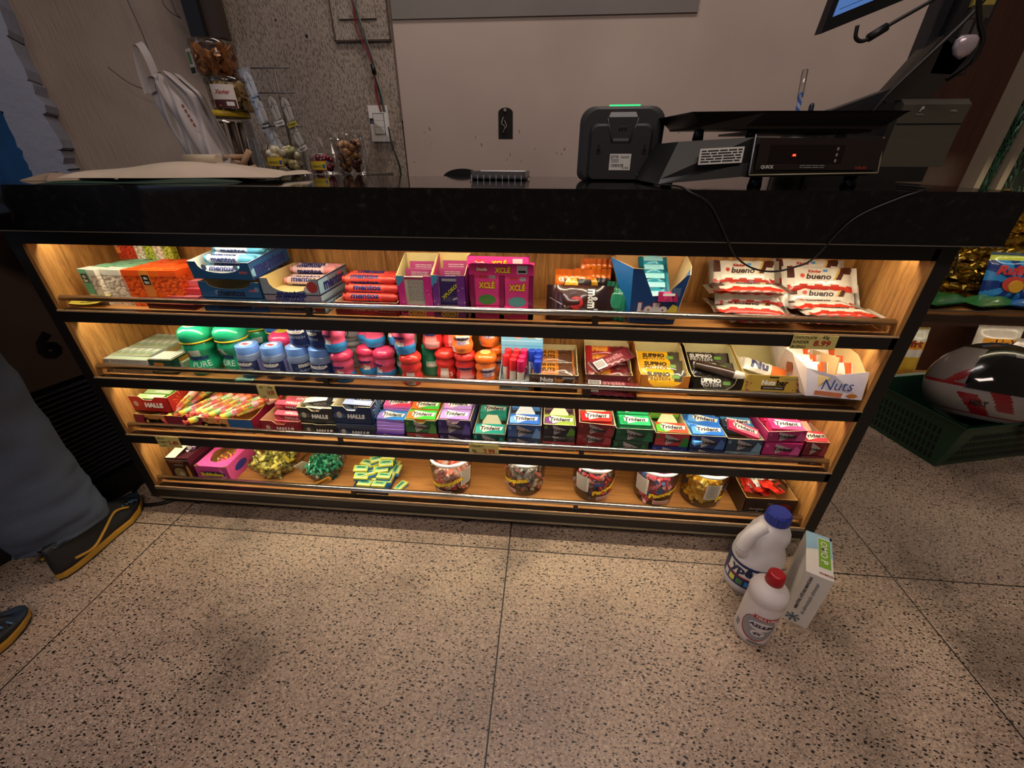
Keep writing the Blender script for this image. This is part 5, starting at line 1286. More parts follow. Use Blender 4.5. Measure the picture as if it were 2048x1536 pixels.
def xcle(label, x, y, w, h, dz=0):
    t = thing('pouch_display', label, 'display box', (x, y, S1)); o = (0, 0, 0); d = .024; mb = MB()
    mb.box(0, w, 0, d, 0, h * .22, PK); mb.box(0, .010, 0, d, 0, h * .98, PKD, mats={'l': PK, 'r': PKD}); mb.box(w - .010, w, 0, d, 0, h * .98, PKD, mats={'r': PK}); mb.box(0, w, d - .001, d, 0, h * .95, PKD)
    mb.box(w * .46, w * .54, 0, .001, 0, h * .8, mat('9c1c5c', .4))
    pts = [(0, h * .80), (w, h * .80)] + [(w - .006 + .006 * math.cos(R(a)), h - .006 + .006 * math.sin(R(a))) for a in (0, 45, 90)] + [(.006 + .006 * math.cos(R(a)), h - .006 + .006 * math.sin(R(a))) for a in (90, 135, 180)]
    mb.panel([(px, -.002, pz) for px, pz in pts], (0, -1, 0), .002, PK, PKD)
    F0 = (0, -.002, 0)
    st = [(w * .20 + (.017 if k % 2 else .013) * math.cos(R(18 * k)), h * .90 + (.0085 if k % 2 else .0065) * math.sin(R(18 * k))) for k in range(20)]
    mb.shape(st, F0, FRONT, mat('c03a48', .4), .0006); mb.text('Docile', (w * .20, -.002, h * .90), FRONT, LT, w=.022, bold=.03, shear=.2, e=.0012)
    mb.text('XCLÉ', (w * .52, -.002, h * .90), FRONT, mat('b8342a', .4), w=.034, h=.015, bold=.09, e=.0010); mb.text('XCLÉ', (w * .52, -.002, h * .90), FRONT, mat('e8cf30', .4), w=.032, h=.0135, bold=.04, e=.0015)
    mb.patch(w * .74, w * .90, h * .83, h * .97, F0, FRONT, mat('b8b0ae', .4), .0006); mb.patch(w * .76, w * .88, h * .85, h * .89, F0, FRONT, INK, .001)
    mb.text('XCLÉ', (w * .54, 0, h * .12), FRONT, mat('c0a02c', .4), w=.026, bold=.05); mb.text('SABOR TUTTI-FRUTTI', (w * .2, 0, h * .06), FRONT, mat('c87aa0', .4), w=.035, bold=.0)
    mb.build('carton', t)
    return t
xcle('pink pouch display with a header card, front one of the two', .949, .030, .133, .118)
xcle('pink pouch display with a header card, partly hidden behind the front one', .940, .062, .130, .125)
for i, (cx, zz) in enumerate(((.984, .004), (1.048, .0), (1.052, .002), (.990, .004))):
    t = thing('sweet_pouch', ('left pink sweet pouch with yellow lettering in the front display', 'right pink sweet pouch with yellow lettering in the front display', 'pink pouch tucked behind the right one in the front display', 'pink pouch tucked behind the left one in the front display')[i], 'pouch', (cx, .036 + (.006 if i > 1 else 0), S1 + .024 + zz), rot=(0, 0, 0))
    mb = MB(); w, h = .052, .070; mb.box(-w / 2, w / 2, 0, .004, 0, h, mat('e0408a', .3)); mb.text('XCLÉ', (0, 0, h * .64), FRONT, mat('b8342a', .4), w=.036, h=.018, bold=.1, e=.0008); mb.text('XCLÉ', (0, 0, h * .64), FRONT, mat('e8cf30', .4), w=.034, h=.016, bold=.04, e=.0014)
    c = mat('4c8a3a' if i == 0 else '5aa8a0', .4)
    mb.oval(0, h * .18, w * .36, h * .16, (0, 0, 0), FRONT, c, .0006); mb.patch(w * .1, w * .34, h * .82, h * .94, (0, 0, 0), FRONT, mat('a8a8a8', .4), .0006); mb.patch(-w * .3, w * .02, h * .84, h * .93, (0, 0, 0), FRONT, mat('c03a48', .4), .0006)
    mb.build('pouch_film', t)

# bags and the blue milk-sweet box
CH = foil('40201a'); OR = foil('e8761c')
def rocks(u, v): return foil('e8761c') if v > .82 or v < .5 and u < .06 else (mat('2a1c1c', .35) if ((u - .62) ** 2 + (v - .62) ** 2) ** .5 < .40 and not ((u - .46) ** 2 + (v - .66) ** 2) ** .5 < .2 else (foil('e8b02a') if ((u - .46) ** 2 + (v - .66) ** 2) ** .5 < .2 else foil('e07018')))
for i, (x, y, z, lb) in enumerate(((1.222, .125, .058, 'orange chocolate pouch at the back, highest of the three orange pouches'), (1.208, .095, .043, 'orange chocolate pouch, right one of the front pair behind the brown bag'), (1.165, .075, .045, 'orange chocolate pouch, left one of the front pair behind the brown bag'))):
    chipbag(lb, (x, y, S1 + z), (R(80), 0, R((0, 2, -2)[i])), .078, .105, .018, OR, rocks, [('ovomaltine', -.004, .012, .036, NAVY, .03, .2), ('ROCKS', .006, -.014, .058, mat('101440', .4), .12, 0), ('ROCKS', .006, -.014, .055, LT, .03, 0)], i, 'chocolate_pouch', 'pouch')
t = thing('chocolate_bag', 'dark brown chocolate button bag lying on its side at the front of the top shelf', 'bag', (1.180, .046, S1 + .036), rot=(R(68), 0, R(0)))
mb = MB(); f = pillow(mb, .140, .072, .026, lambda u, v: foil('3c1c14') if u < .62 else foil('2c1510'), CH, 24, 14, seed=2, wav=.15, ends='x')
mb.text("m&m's", (0, 0, 0), FRONT, mat('120a08', .4), w=.058, h=.026, bold=.12, fn=lambda x, y: on(f, .14, .072, .026, .002, .001)(y, -x)); mb.text("m&m's", (0, 0, 0), FRONT, LT, w=.054, h=.022, bold=.03, fn=lambda x, y: on(f, .14, .072, .026, .002, .0016)(y, -x))
M_ = Matrix.Translation((-.008, -.002, .0125)); mb.lathe([(.0145, 0), (.013, .001), (.0, .0012)], mat('b0242a', .35), seg=18, M=M_)
mb.poly([on(f, .14, .072, -.064, .010, .001)(0, 0), on(f, .14, .072, -.062, .008, .001)(0, 0), on(f, .14, .072, -.03, -.012, .001)(0, 0), on(f, .14, .072, -.03, -.009, .001)(0, 0)], LT)
mb.build('bag_film', t)
chipbag('green foil bag tucked behind the right end of the brown chocolate bag', (1.255, .052, S1 + .040), (R(70), R(0), R(-24)), .050, .078, .016, foil('1f7a58'), None, [], 9, 'sweet_bag', 'bag')
t = thing('flared_display_box', 'blue flared display box with a deep cut front and white lettering, open at the top', 'display box', (1.285, .030, S1)); LBU = mat('1b6cae', .35); LBD = mat('164a86', .35); w, d = .092, .10
KR = mat('b98a52', .7); KL = mat('e8cf9a', .6)
mb = MB(); T = .0012
mb.panel([(0, 0, 0), (w, 0, 0), (w + .012, -.008, .105), (w + .006, -.006, .104), (w * .70, -.004, .062), (w * .42, -.004, .060), (w * .12, -.008, .115), (-.008, -.008, .116)], V((0, -1, -.06)), T, LBD, KR)
mb.panel([(0, d, 0), (0, 0, 0), (-.008, -.008, .116), (-.045, d * .55, .124), (-.03, d, .118)], V((-1, 0, -.3)), T, LBU, KR)
mb.panel([(w, 0, 0), (w, d, 0), (w + .030, d, .124), (w + .026, d * .4, .112), (w + .012, -.008, .105)], V((1, 0, -.3)), T, LBU, KL)
mb.panel([(0, d, 0), (-.03, d, .128), (w + .03, d, .126), (w, d, 0)], V((0, 1, 0)), T, LBU, KR)
mb.box(0, w, 0, d, 0, T, LBD); FF = (V((1, 0, 0)), V((0, -.06, 1)).normalized())
mb.text('Lollo', (w * .46, -.0020, .034), FF, mat('b03a3a', .4), w=.062, bold=.12, e=.001); mb.text('Lollo', (w * .46, -.0020, .034), FF, LT, w=.060, bold=.07, e=.0018); mb.patch(w * .05, w * .95, .004, .020, (0, -.0012, 0), FF, mat('1d5c9c', .4), .0006); lines(mb, w * .1, w * .9, .006, .018, 3, (0, -.0012, 0), FF, mat('123a6c', .4), .0012)
mb.text('540 g', (w * .25, -.0012, .012), FF, mat('0c1c3c', .4), w=.018, e=.002); mb.patch(w * .80, w * .98, .062, .080, (0, -.0048, 0), FF, mat('5c7aa0', .4), .001)
mb.shape([(w * .80, .012), (w * .99, .012), (w * 1.0, .040), (w * .88, .045), (w * .78, .03)], (0, -.0018, 0), FF, mat('d8c23c', .4), .0012)
mb.build('carton', t)
for i in range(5):
    lb = 'teal chocolate bar standing inside the blue flared box, ' + ('front', 'second', 'third', 'fourth', 'rear')[i]
    def mk():
        t = thing('chocolate_bar', '', 'chocolate bar'); mb = MB(); pillow(mb, .060, .026, .012, None, foil('2a92a8'), 12, 8, seed=1, wav=.1, ends='x'); mb.box(-.02, .02, -.006, .006, .0055, .0062, mat('8cc4cc', .4)); mb.build('wrapper', t); return t
    inst('lbar', mk, lb, (1.335, .050 + i * .018, S1 + .055 + i * .014), (R(40), 0, R(2 * (i % 2))), 'teal bars in the blue box')
t = thing('pink_bar', 'small pink wrapped bar resting on the cut edge of the blue flared box', 'chocolate bar', (1.352, .018, S1 + .062), rot=(R(70), 0, R(4))); mb = MB(); pillow(mb, .040, .020, .009, None, foil('d83a78'), 10, 6, seed=3, wav=.1, ends='x'); mb.box(-.012, .012, .001, .006, .0043, .005, LT); mb.build('wrapper', t)

# white chocolate wafer packs
KW = foil('e2dccb', .35); KRD = foil('c8301c', .35); KB = mat('4a2418', .4); KY = mat('d8b060', .4)
def kmfn(u, v):
    if v < .16: return KRD
    if v < .24 and math.sin(u * 30) > 0: return KRD
    if u < .16 and v > .5: return KB
    d_ = (u - .66) - (v - .45) * .18
    if .0 < d_ < .10 and v > .42: return KY if d_ < .03 else KB
    if .08 < d_ < .20 and v > .70: return KB
    return KW
def kbar():
    t = thing('wafer_bar', '', 'chocolate bar'); mb = MB(); w, h = .150, .056
    f = pillow(mb, w, h, .016, kmfn, KW, 75, 35, seed=5, wav=.05, ends='x', crimp=.010)
    mb.text('Kinder', (0, 0, 0), FRONT, mat('b02a20', .4), w=.026, bold=.05, fn=on(f, w, h, -.012, .016)); mb.text('bueno', (0, 0, 0), FRONT, mat('3a1a12', .4), w=.050, bold=.03, shear=.25, fn=on(f, w, h, -.006, .003))
    mb.box(.004, .012, .014, .019, .0078, .0085, mat('4a90c8', .4)); mb.oval(-.038, .004, .0045, .0045, (0, 0, .0082), TOP, mat('c8402c', .4))
    mb.build('wrapper', t); return t
KL = [  # x, y, dz, tilt, rz
 (1.540, .140, .075, 55, 1, 'left pile, top one leaning at the back'), (1.535, .085, .058, 2, 1, 'left pile, lying edge-on below the top one'), (1.532, .110, .046, 4, -2, 'left pile, third down at the back'), (1.545, .092, .040, 50, 0, 'left pile, second front face showing'),
 (1.538, .110, .018, 2, 3, 'left pile, low at the back'), (1.535, .066, .020, 8, -4, 'left pile, lower front with red edge'), (1.555, .040, .008, 0, 3, 'left pile, foremost one poking out under the rail'),
 (1.680, .155, .078, 52, -2, 'right pile, rearmost top one'), (1.695, .130, .067, 52, -3, 'right pile, top front with full lettering'), (1.700, .110, .036, 50, -2, 'right pile, second face showing'), (1.690, .090, .024, 2, 2, 'right pile, flat one under the second'), (1.712, .062, .018, 0, -2, 'right pile, flat one near the rail'), (1.708, .050, .006, 0, 1, 'right pile, lowest front one')]
for i, (x, y, dz, tl, rz, lb) in enumerate(KL):
    inst('kbar', kbar, 'white and red wafer chocolate pack, ' + lb, (x, y, S1 + .009 + dz), (R(tl), 0, R(rz)), 'white wafer chocolate packs')

# price tags on the front bars
def price(label, x0, x1, z0, z1, words, num, numx, y=-.0035, rz=0):
    t = thing('price_tag', label, 'price tag', (x0, y, z0)); w, h = x1 - x0, z1 - z0; mb = MB(); mb.box(0, w, 0, .001, 0, h, mat('d3c574', .6))
    for st, cx, cz, tw in words: mb.text(st, (cx * w, 0, cz * h), FRONT, INK, w=tw * w, bold=.01, shear=.05)
    mb.text(num, (numx * w, 0, .45 * h), FRONT, mat('b0301c', .5), w=.38 * w, h=.42 * h, bold=.03)
    mb.build('card', t)
price('yellow handwritten tag reading 8.99 on the bar under the wafer chocolate', 1.603, 1.688, .5885, .6175, [('CHOCOLATE', .27, .84, .50), ('KINDER', .2, .52, .36), ('BUENO', .18, .16, .32), ('43g', .72, .86, .15)], '8.99', .68)
price('yellow handwritten tag reading 14.99 with a paper strip on the second bar', .424, .470, .410, .446, [('PS', .25, .85, .16), ('54g', .72, .85, .25), ('END', .3, .14, .2)], '14.99', .70)
price('yellow handwritten tag reading 1.49 on the third bar', .086, .151, .2385, .2735, [('BALA', .22, .84, .28), ('GOMETS', .25, .5, .40), ('PCT.', .26, .16, .2)], '1.49', .72)
price('yellow handwritten tag reading 2.99 hanging from the third rail', .932, 1.007, .262, .300, [('TRIDENT', .28, .84, .46), ('8g', .18, .45, .14)], '2.99', .68, y=.003)
# ================================================================ shelf 2
# small mint cartons in rows at the left
MG = mat('b9cfb4', .5); MGD = mat('1c4a3c', .4)
def flipbox():
    t = thing('mint_carton', '', 'mint carton'); mb = MB(); mb.box(0, .020, 0, .048, 0, .0135, mat('c4ccba', .5), mats={'t': MG, 'f': mat('c2c0b6', .5)})
    mb.patch(.003, .017, .030, .044, (0, 0, .0135), TOP, mat('e2e8d8', .5), .0004); mb.shape([(.002, .004), (.018, .004), (.018, .018), (.010, .026), (.002, .022)], (0, 0, .0135), TOP, mat('8fae90', .5), .0004); mb.patch(.005, .015, .006, .012, (0, 0, .0135), TOP, mat('c8a84a', .5), .0008)
    mb.build('carton', t); return t
def longbox():
    t = thing('mint_carton', '', 'mint carton'); mb = MB(); mb.box(0, .118, 0, .018, 0, .0125, mat('c6c2b8', .5), mats={'t': MG}); lines(mb, .02, .10, .003, .010, 2, (0, 0, 0), FRONT, mat('7d7a74', .5), .0004, 7); mb.patch(0, .012, .002, .010, (0, 0, 0), FRONT, mat('8a8a84', .5), .0003); mb.build('carton', t); return t
for k in range(3): inst('long', longbox, 'long pale mint carton at the front left of the second shelf, ' + ('lowest', 'middle', 'topmost')[k] + ' of its stack', (.014, .028, S2 + k * .0128), (0, 0, R(-1)), 'long pale mint cartons in a stack')
for r_ in range(3):
    for c in range(9 if r_ else 5):
        if r_ == 1 and c in (5, 6, 7, 8): continue
        inst('flip', flipbox, 'pale green and yellow flat mint carton laid in rows on the second shelf', (.012 + c * .0215 + r_ * .002, .047 + r_ * .0, S2 + .0255) if r_ == 0 else (.018 + c * .0215, .048 + (r_ - 0) * .0495 - .001, S2 + .027), (0, 0, 0), 'flat mint cartons in rows')
carton('mint_block', 'pale green closed block of mint cartons under the rows at the back', 'carton', (.015, .048, S2), .19, .125, .0250, mat('a9bca4', .5))
tray('mint_tray', 'small dark green tray half full of pale mint cartons, front of the second shelf', 'tray', (.134, .028, S2), .062, .105, .040, MGD, mat('b59a62', .7), .040, .040, 'flat', deco=lambda mb, w, d, h: (mb.patch(w * .2, w * .62, h * .52, h * .80, (0, 0, 0), FRONT, mat('c87a2a', .4), .0004), mb.patch(w * .1, w * .9, h * .1, h * .3, (0, 0, 0), FRONT, mat('5a7a70', .4), .0004), mb.patch(d * .2, d * .5, h * .55, h * .9, (w, 0, 0), RIGHT, mat('d08a34', .4), .0004), mb.patch(d * .62, d * .8, h * .1, h * .85, (w, 0, 0), RIGHT, mat('c2c8b8', .4), .0004)))
for c in range(6):
    inst('flip2', lambda: (lambda t: t)(mk_upright()) if False else mk_up(), 'white topped mint carton standing in the small dark green tray', (.139 + c * .0088, .032, S2 + .003), (0, 0, 0), 'upright mint cartons in the green tray') if False else None
def mk_up():
    t = thing('mint_carton', '', 'mint carton'); mb = MB(); mb.box(0, .0080, 0, .045, 0, .040, MG, mats={'t': mat('dfe8dc', .5)}); mb.build('carton', t); return t
for c in range(6):
    inst('up', mk_up, 'white topped mint carton standing in the small dark green tray', (.138 + c * .0090, .031, S2 + .0015), (0, 0, 0), 'upright mint cartons in the green tray')

# ---- jars
def jar(key, r, h, body, cap, kind, word='mentos', wcol=None, sub_=None, patches=(), capz=.72, ring=None, lidtop=None):
    def mk():
        t = thing('gum_jar', '', 'gum jar'); mb = MB()
        if kind == 'wavy': rf = lambda z: r * (.93 + .07 * math.cos(z / (h * capz) * 4 * PI - PI))
        elif kind == 'big': rf = lambda z: r * (.90 + .10 * math.cos((z / (h * capz) - .22) * 3.4 * PI))
        else: rf = lambda z: r * (1 if z < h * capz * .88 else .92)
        n = 15; prof = [(r * .82, 0), (r * .93, .002)] + [(rf(h * capz * k / n), h * capz * k / n) for k in range(1, n + 1)]
        def mf(j, i):
            z = (j / (n + 1)); a = (i + .5) / 28 * 360 - 90 - 180   # angle from front
            a = (a + 180 + 360) % 360 - 180
            for z0, z1, a0, a1, m in patches:
                if z0 <= z <= z1 and a0 <= a <= a1: return m
            return body
        mb.lathe(prof, body, seg=28, mfn=mf)
        fz = lambda z: rf(min(max(z, 0), h * capz))
        def wrap(zc, a0): return lambda x, y: V(((fz(zc + y) + .0010) * math.cos(R(-90 + a0) + x / r), (fz(zc + y) + .0010) * math.sin(R(-90 + a0) + x / r), zc + y))
        for wd, zc, a0, tw, m, b_ in (word if isinstance(word, (list, tuple)) else [(word, h * capz * .62, 0, r * 1.5, wcol or NAVY, .05)]):
            mb.text(wd, (0, 0, 0), FRONT, m, w=tw, bold=b_, fn=wrap(zc, a0))
        mb.build('jar_body', t)
        mb = MB(); z0 = h * capz
        if kind == 'pot':
            mb.lathe([(r * .90, z0 - .002), (r * .90, h * .98), (r * .84, h), (r * .5, h), (.0005, h)], cap, seg=28, caps=False)
        else:
            mb.lathe([(r * .94, z0), (r * 1.03, z0 + (h - z0) * .12), (r * 1.05, z0 + (h - z0) * .35), (r * 1.0, z0 + (h - z0) * .62), (r * .80, z0 + (h - z0) * .88), (r * .55, h), (.0005, h)], cap, seg=28, caps=False)
        if lidtop: mb.lathe([(r * .50, h + .0003), (.0005, h + .0006)], lidtop, seg=20, caps=False); mb.box(-r * .25, r * .3, -r * .30, r * .05, h + .0004, h + .0010, mat('d84a5a', .4) if kind == 'pot' else mat('e0d23a', .4))
        lidp = mb.build('lid', t)
        if ring: mb = MB(); mb.lathe([(r * 1.0, z0 - .001), (r * 1.03, z0), (r * 1.03, z0 + .0035), (r * .98, z0 + .004)], ring, seg=28, caps=False); mb.build('lid_ring', lidp)
        return t
    return mk
GJ = mat('20a878', .25, 0, .05, 60, 0, .5); GJD = mat('1a8a64', .25, 0, .05, 60, 0, .5); YR = mat('e0d034', .4)
gbig = jar('gb', .036, .122, GJ, GJ, 'big', [('mentos', .046, 12, .050, NAVY, .05), ('PURE', .030, 18, .042, mat('bfe6d6', .4), .0), ('mentos', .072, -62, .028, mat('103a34', .4), .05)], patches=[(.62, .8, -8, 30, mat('cfe4d2', .4)), (.60, .70, -20, 4, mat('c04a50', .4))], capz=.70, ring=YR, lidtop=mat('cfd8ae', .4))
for lb, x, y, rz in (('front left one with the large slanted name', .255, .062, 10), ('front right one', .334, .078, -30), ('back left one', .262, .135, -20), ('back right one', .345, .150, 30)):
    inst('gbig', gbig, 'large green lidded gum jar with yellow ring, ' + lb, (x, y, S2), (0, 0, R(rz)), 'large green gum jars')
BJ = mat('2a62b4', .3, 0, .05, 60, 0, .5)
inst('bb', jar('bb', .034, .112, mat('2c5a96', .3), BJ, 'big', [('mentos', .046, 0, .05, LT, .05)], capz=.72, ring=mat('c8c84a', .4), patches=[(.3, .9, -40, 40, mat('a8b4b0', .4))]), 'large blue lidded gum jar standing at the back behind the pink one', (.415, .150, S2), (0, 0, 0))
inst('pb', jar('pb', .034, .096, mat('e8a8bc', .3), mat('e03a72', .3, 0, .05, 60, 0, .5), 'big', [('mentos', .040, 0, .05, NAVY, .05)], capz=.68, ring=mat('e8b83a', .4), lidtop=mat('e8c84a', .4)), 'large pink lidded gum jar with a yellow ring behind the small blue pots', (.450, .108, S2), (0, 0, R(10)))
inst('bb', None, 'large blue gum jar at the back between the pink jar and upper blue pots', (.490, .150, S2), (0, 0, R(60)))
BCAP = mat('6a98e0', .3, 0, .05, 60, 0, .5); BBOD = mat('7d92b4', .2, 0, .05, 60, 0, .5); NV = mat('1a2c62', .35)
pot = jar('pot', .0285, .082, BBOD, BCAP, 'pot', [('mentos', .040, 5, .046, LT, .06), ('PUREFRESH', .026, 5, .044, mat('b8c4d8', .4), .0)], patches=[(0.12, .72, -75, 78, NV), (.12, .72, 82, 120, mat('9a9ad8', .4))], capz=.76, lidtop=mat('dfe4ee', .4))
for lb, x, y, z, rz in (('bottom row, first from the left', .388, .052, 0, -14), ('bottom row, second', .452, .052, 0, -8), ('bottom row, third', .515, .054, 0, 60), ('bottom row, fourth', .573, .052, 0, -6), ('upper left', .528, .066, .083, -6), ('upper right, label turned left', .582, .058, .083, -40)):
    inst('pot', pot, 'small blue capped pot with navy label, ' + lb, (x, y, S2 + z), (0, 0, R(rz)), 'blue capped gum pots')
wj = jar('wj', .030, .072, mat('a8a8ac', .35), mat('b8b8bc', .4), 'wavy', [('12', .02, 0, .02, INK, .0)], capz=.8)
for k in range(2): inst('wj', wj, 'grey white ribbed jar stacked at the back between blue pots and pink jars, ' + ('lower', 'upper')[k], (.615, .135, S2 + k * .073), (0, 0, 0), 'grey ribbed jars')
# pink / blue twin jars and coloured wavy jars
PKc = mat('e0406c', .28, 0, .05, 60, 0, .5); PKb = mat('e0587e', .3, 0, .05, 60, 0, .5); BLb = mat('2c8ccc', .3, 0, .05, 60, 0, .5)
tw = jar('tw', .0250, .078, PKb, PKc, 'wavy', [('mentos', .043, 0, .034, NAVY, .06), ('2u', .028, 12, .016, LT, .06)], patches=[(0, .38, -180, 180, BLb), (.38, .56, -30, 30, mat('b8a070', .4)), (.05, .30, -55, -22, mat('c8c8cc', .4))], capz=.74)
RJb = mat('d83434', .28, 0, .05, 60, 0, .5); RJc = mat('e03a30', .28, 0, .05, 60, 0, .5)
rj = jar('rj', .0250, .078, RJb, RJc, 'wavy', [('mentos', .040, 10, .036, NAVY, .06)], patches=[(.10, .34, -30, 70, mat('e0a8a8', .4)), (.34, .70, -22, 45, mat('e08888', .4))], capz=.74, lidtop=mat('d88880', .4))
rjw = jar('rjw', .0250, .078, RJb, RJc, 'wavy', [('3', .018, 40, .006, LT, .03)], patches=[(.06, .62, -32, 30, mat('d8d0c8', .4))], capz=.74)
OJb = mat('ee7a34', .28, 0, .05, 60, 0, .5); OJc = mat('f0701a', .28, 0, .05, 60, 0, .5)
oj = jar('oj', .0255, .078, OJb, OJc, 'wavy', [('mentos', .038, 15, .038, NAVY, .06), ('FRUIT', .026, 15, .024, mat('8a7ab8', .4), .04)], patches=[(.42, .75, -15, 62, mat('ecd8cc', .4)), (.0, .25, -70, -30, mat('d8c8d0', .4))], capz=.74, lidtop=mat('ecc8a0', .4))
GPb = mat('1f7a5a', .3, 0, .05, 60, 0, .5)
gp = jar('gp', .0255, .078, GPb, mat('28b488', .3), 'pot', [('menta', .034, 0, .034, LT, .05)], patches=[(.5, .7, -40, 40, mat('a8ccb8', .4))], capz=.74)
gw = jar('gw', .0255, .078, mat('a8ccb4', .3), mat('28b488', .3), 'pot', [('menta', .034, 0, .034, mat('1c6a4a', .4), .05)], capz=.74)
def put(key, mk, lb, x, y, k, rz, grp): inst(key, mk, lb, (x, y, S2 + k * .0785), (0, 0, R(rz)), grp)
G1 = 'pink and blue wavy gum jars'; G2 = 'red wavy gum jars'; G3 = 'orange wavy gum jars'; G4 = 'small green gum pots'
put('tw', tw, 'pink and blue wavy gum jar, foremost of its kind, beside the blue pots', .628, .045, 0, -12, G1)
put('tw', tw, 'pink and blue wavy gum jar stacked on the foremost one', .620, .046, 1, -30, G1)
put('tw', tw, 'pink and blue wavy gum jar, bottom row, second from the left', .676, .080, 0, -4, G1)
put('tw', tw, 'pink and blue wavy gum jar, bottom row, right of the second', .724, .066, 0, -34, G1)
put('tw', tw, 'pink and blue wavy gum jar, upper row behind, left', .672, .105, 1, 40, G1)
put('tw', tw, 'pink and blue wavy gum jar, upper row with its pale back label turned out', .700, .083, 1, 150, G1)
put('tw', tw, 'pink and blue wavy gum jar, upper row right with barcode', .752, .100, 1, -50, G1)
put('tw', tw, 'pink and blue wavy gum jar, lower row at the back', .745, .120, 0, 0, G1)
put('gp', gp, 'small green gum pot, bottom row between pink and red jars', .772, .088, 0, -40, G4)
put('gw', gw, 'pale green gum pot on top between pink and red jars', .775, .090, 1, -30, G4)
put('gp', gp, 'small green gum pot, behind the foremost red jar', .832, .098, 0, 20, G4)
put('rjw', rjw, 'red wavy gum jar standing foremost at the rail with a white back label', .795, .046, 0, 8, G2)
put('tw', tw, 'pink and blue wavy gum jar stacked on the foremost red jar', .786, .050, 1, -20, G1)
put('rj', rj, 'red wavy gum jar, upper row next to the pink and blue one', .842, .085, 1, -10, G2)
put('rjw', rjw, 'red wavy gum jar, bottom row with a cream back label', .872, .078, 0, 0, G2)
put('rj', rj, 'red wavy gum jar, upper row at the back', .885, .100, 1, 20, G2)
put('rj', rj, 'red wavy gum jar, bottom row beside the orange jars', .922, .070, 0, 0, G2)
put('oj', oj, 'orange wavy gum jar stacked on the right red jar', .918, .068, 1, -10, G3)
put('oj', oj, 'orange wavy gum jar, bottom row at the right end', .972, .064, 0, 4, G3)
put('oj', oj, 'orange wavy gum jar, lower one behind the right end', .992, .116, 0, 30, G3)
put('oj', oj, 'orange wavy gum jar, stacked at the back of the right end', .975, .112, 1, -20, G3)
mb = MB(); mb.box(0, .045, 0, .018, 0, .0006, mat('8cbca8', .4)); o = mb.build('paper_slip', None, (.36, .010, S2 + .0003), (0, 0, R(8))); tag(o, 'small pale green slip lying on the second shelf behind the rail', 'paper')

# ---- lip balm style tube display
t = thing('tube_display', 'pale blue card display with a tall back for small capped tubes', 'display box', (1.008, .026, S2)); mb = MB()
SK = mat('7cc0e0', .4); SKL = mat('c8e0e8', .45)
mb.panel([(0, 0, 0), (.098, 0, 0), (.098, 0, .026), (0, 0, .026)], (0, -1, 0), .0012, mat('8ab8cc', .4), SKL)
mb.panel([(0, .055, 0), (.098, .055, 0), (.098, .055, .150), (0, .055, .150)], (0, -1, 0), .0012, SK, SKL)
mb.panel([(0, .055, 0), (0, 0, 0), (0, 0, .026), (0, .055, .05)], (-1, 0, 0), .0012, SKL, SKL); mb.panel([(.098, 0, 0), (.098, .055, 0), (.098, .055, .05), (.098, 0, .026)], (1, 0, 0), .0012, SKL, SKL)
for i in range(7): mb.patch(.0, .098, .10 - i * .012, .1035 - i * .012, (0, .055, 0), FRONT, mat(('a4d4ea', '64acd4')[i % 2], .4), .0006)
for cx, cz, c in ((.020, .135, 'd8885a'), (.048, .134, 'd86a5a'), (.074, .134, 'c8584a'), (.040, .112, 'e8a8a0'), (.068, .114, 'dca868'), (.088, .112, 'e8ecec')): mb.oval(cx, cz, .009, .005, (0, .055, 0), FRONT, mat(c, .4), .001)
mb.box(0, .098, 0, .055, .010, .0112, mat('d4d8cc', .5)); mb.text('Pop', (.065, 0, .013), FRONT, NAVY, w=.022, bold=.05); mb.patch(.004, .030, .005, .020, (0, 0, 0), FRONT, mat('4a7a90', .4), .0004)
mb.build('carton', t)
def tubemk(capc, lab, word):
    def mk():
        t = thing('sweet_tube', '', 'sweet tube'); mb = MB(); mb.lathe([(.0078, 0), (.0080, .001), (.0080, .036)], mat('b0a898', .3), seg=16, mfn=lambda j, i: mat(lab, .35) if 7 < i < 14 else mat('b8b0a0', .3)); mb.build('tube_body', t)
        mb = MB(); mb.lathe([(.0086, .034), (.0088, .035), (.0088, .060), (.0080, .062)], mat(capc, .3), seg=16)
        mb.text(word, (0, 0, 0), FRONT, LT, w=.011, bold=.04, fn=lambda x, y: V((.0093 * math.sin(x / .009), -.0093 * math.cos(x / .009), .020 + y))); mb.build('cap', t); return t
    return mk
for i, (c, x, y) in enumerate((('r', .018, .043), ('r', .037, .043), ('p', .055, .043), ('b', .074, .043), ('b', .090, .043), ('r', .014, .028), ('r', .034, .030), ('p', .052, .024), ('b', .088, .027), ('r', .031, .016), ('p', .049, .010), ('b', .088, .010))):
    nm = {'r': ('d8242c', 'd0383c', 'red'), 'p': ('c81c54', 'a8305a', 'pink'), 'b': ('1c3cb0', '3a5ab0', 'blue')}[c]
    lb = '%s capped small sweet tube in the pale blue display, %s, %s' % (nm[2], 'back row' if i < 5 else ('middle row' if i < 9 else 'front row'), ('first', 'second', 'third', 'fourth', 'fifth', 'first', 'second', 'third', 'fourth', 'first', 'second', 'third')[i])
    inst('tb' + c, tubemk(nm[0], nm[1], 'boy'), lb, (1.008 + x * 1.0, .026 + y, S2 + .0115 + (.012 if i < 5 else (.005 if i < 9 else 0))), (0, 0, R(20 * i)), 'small capped sweet tubes')

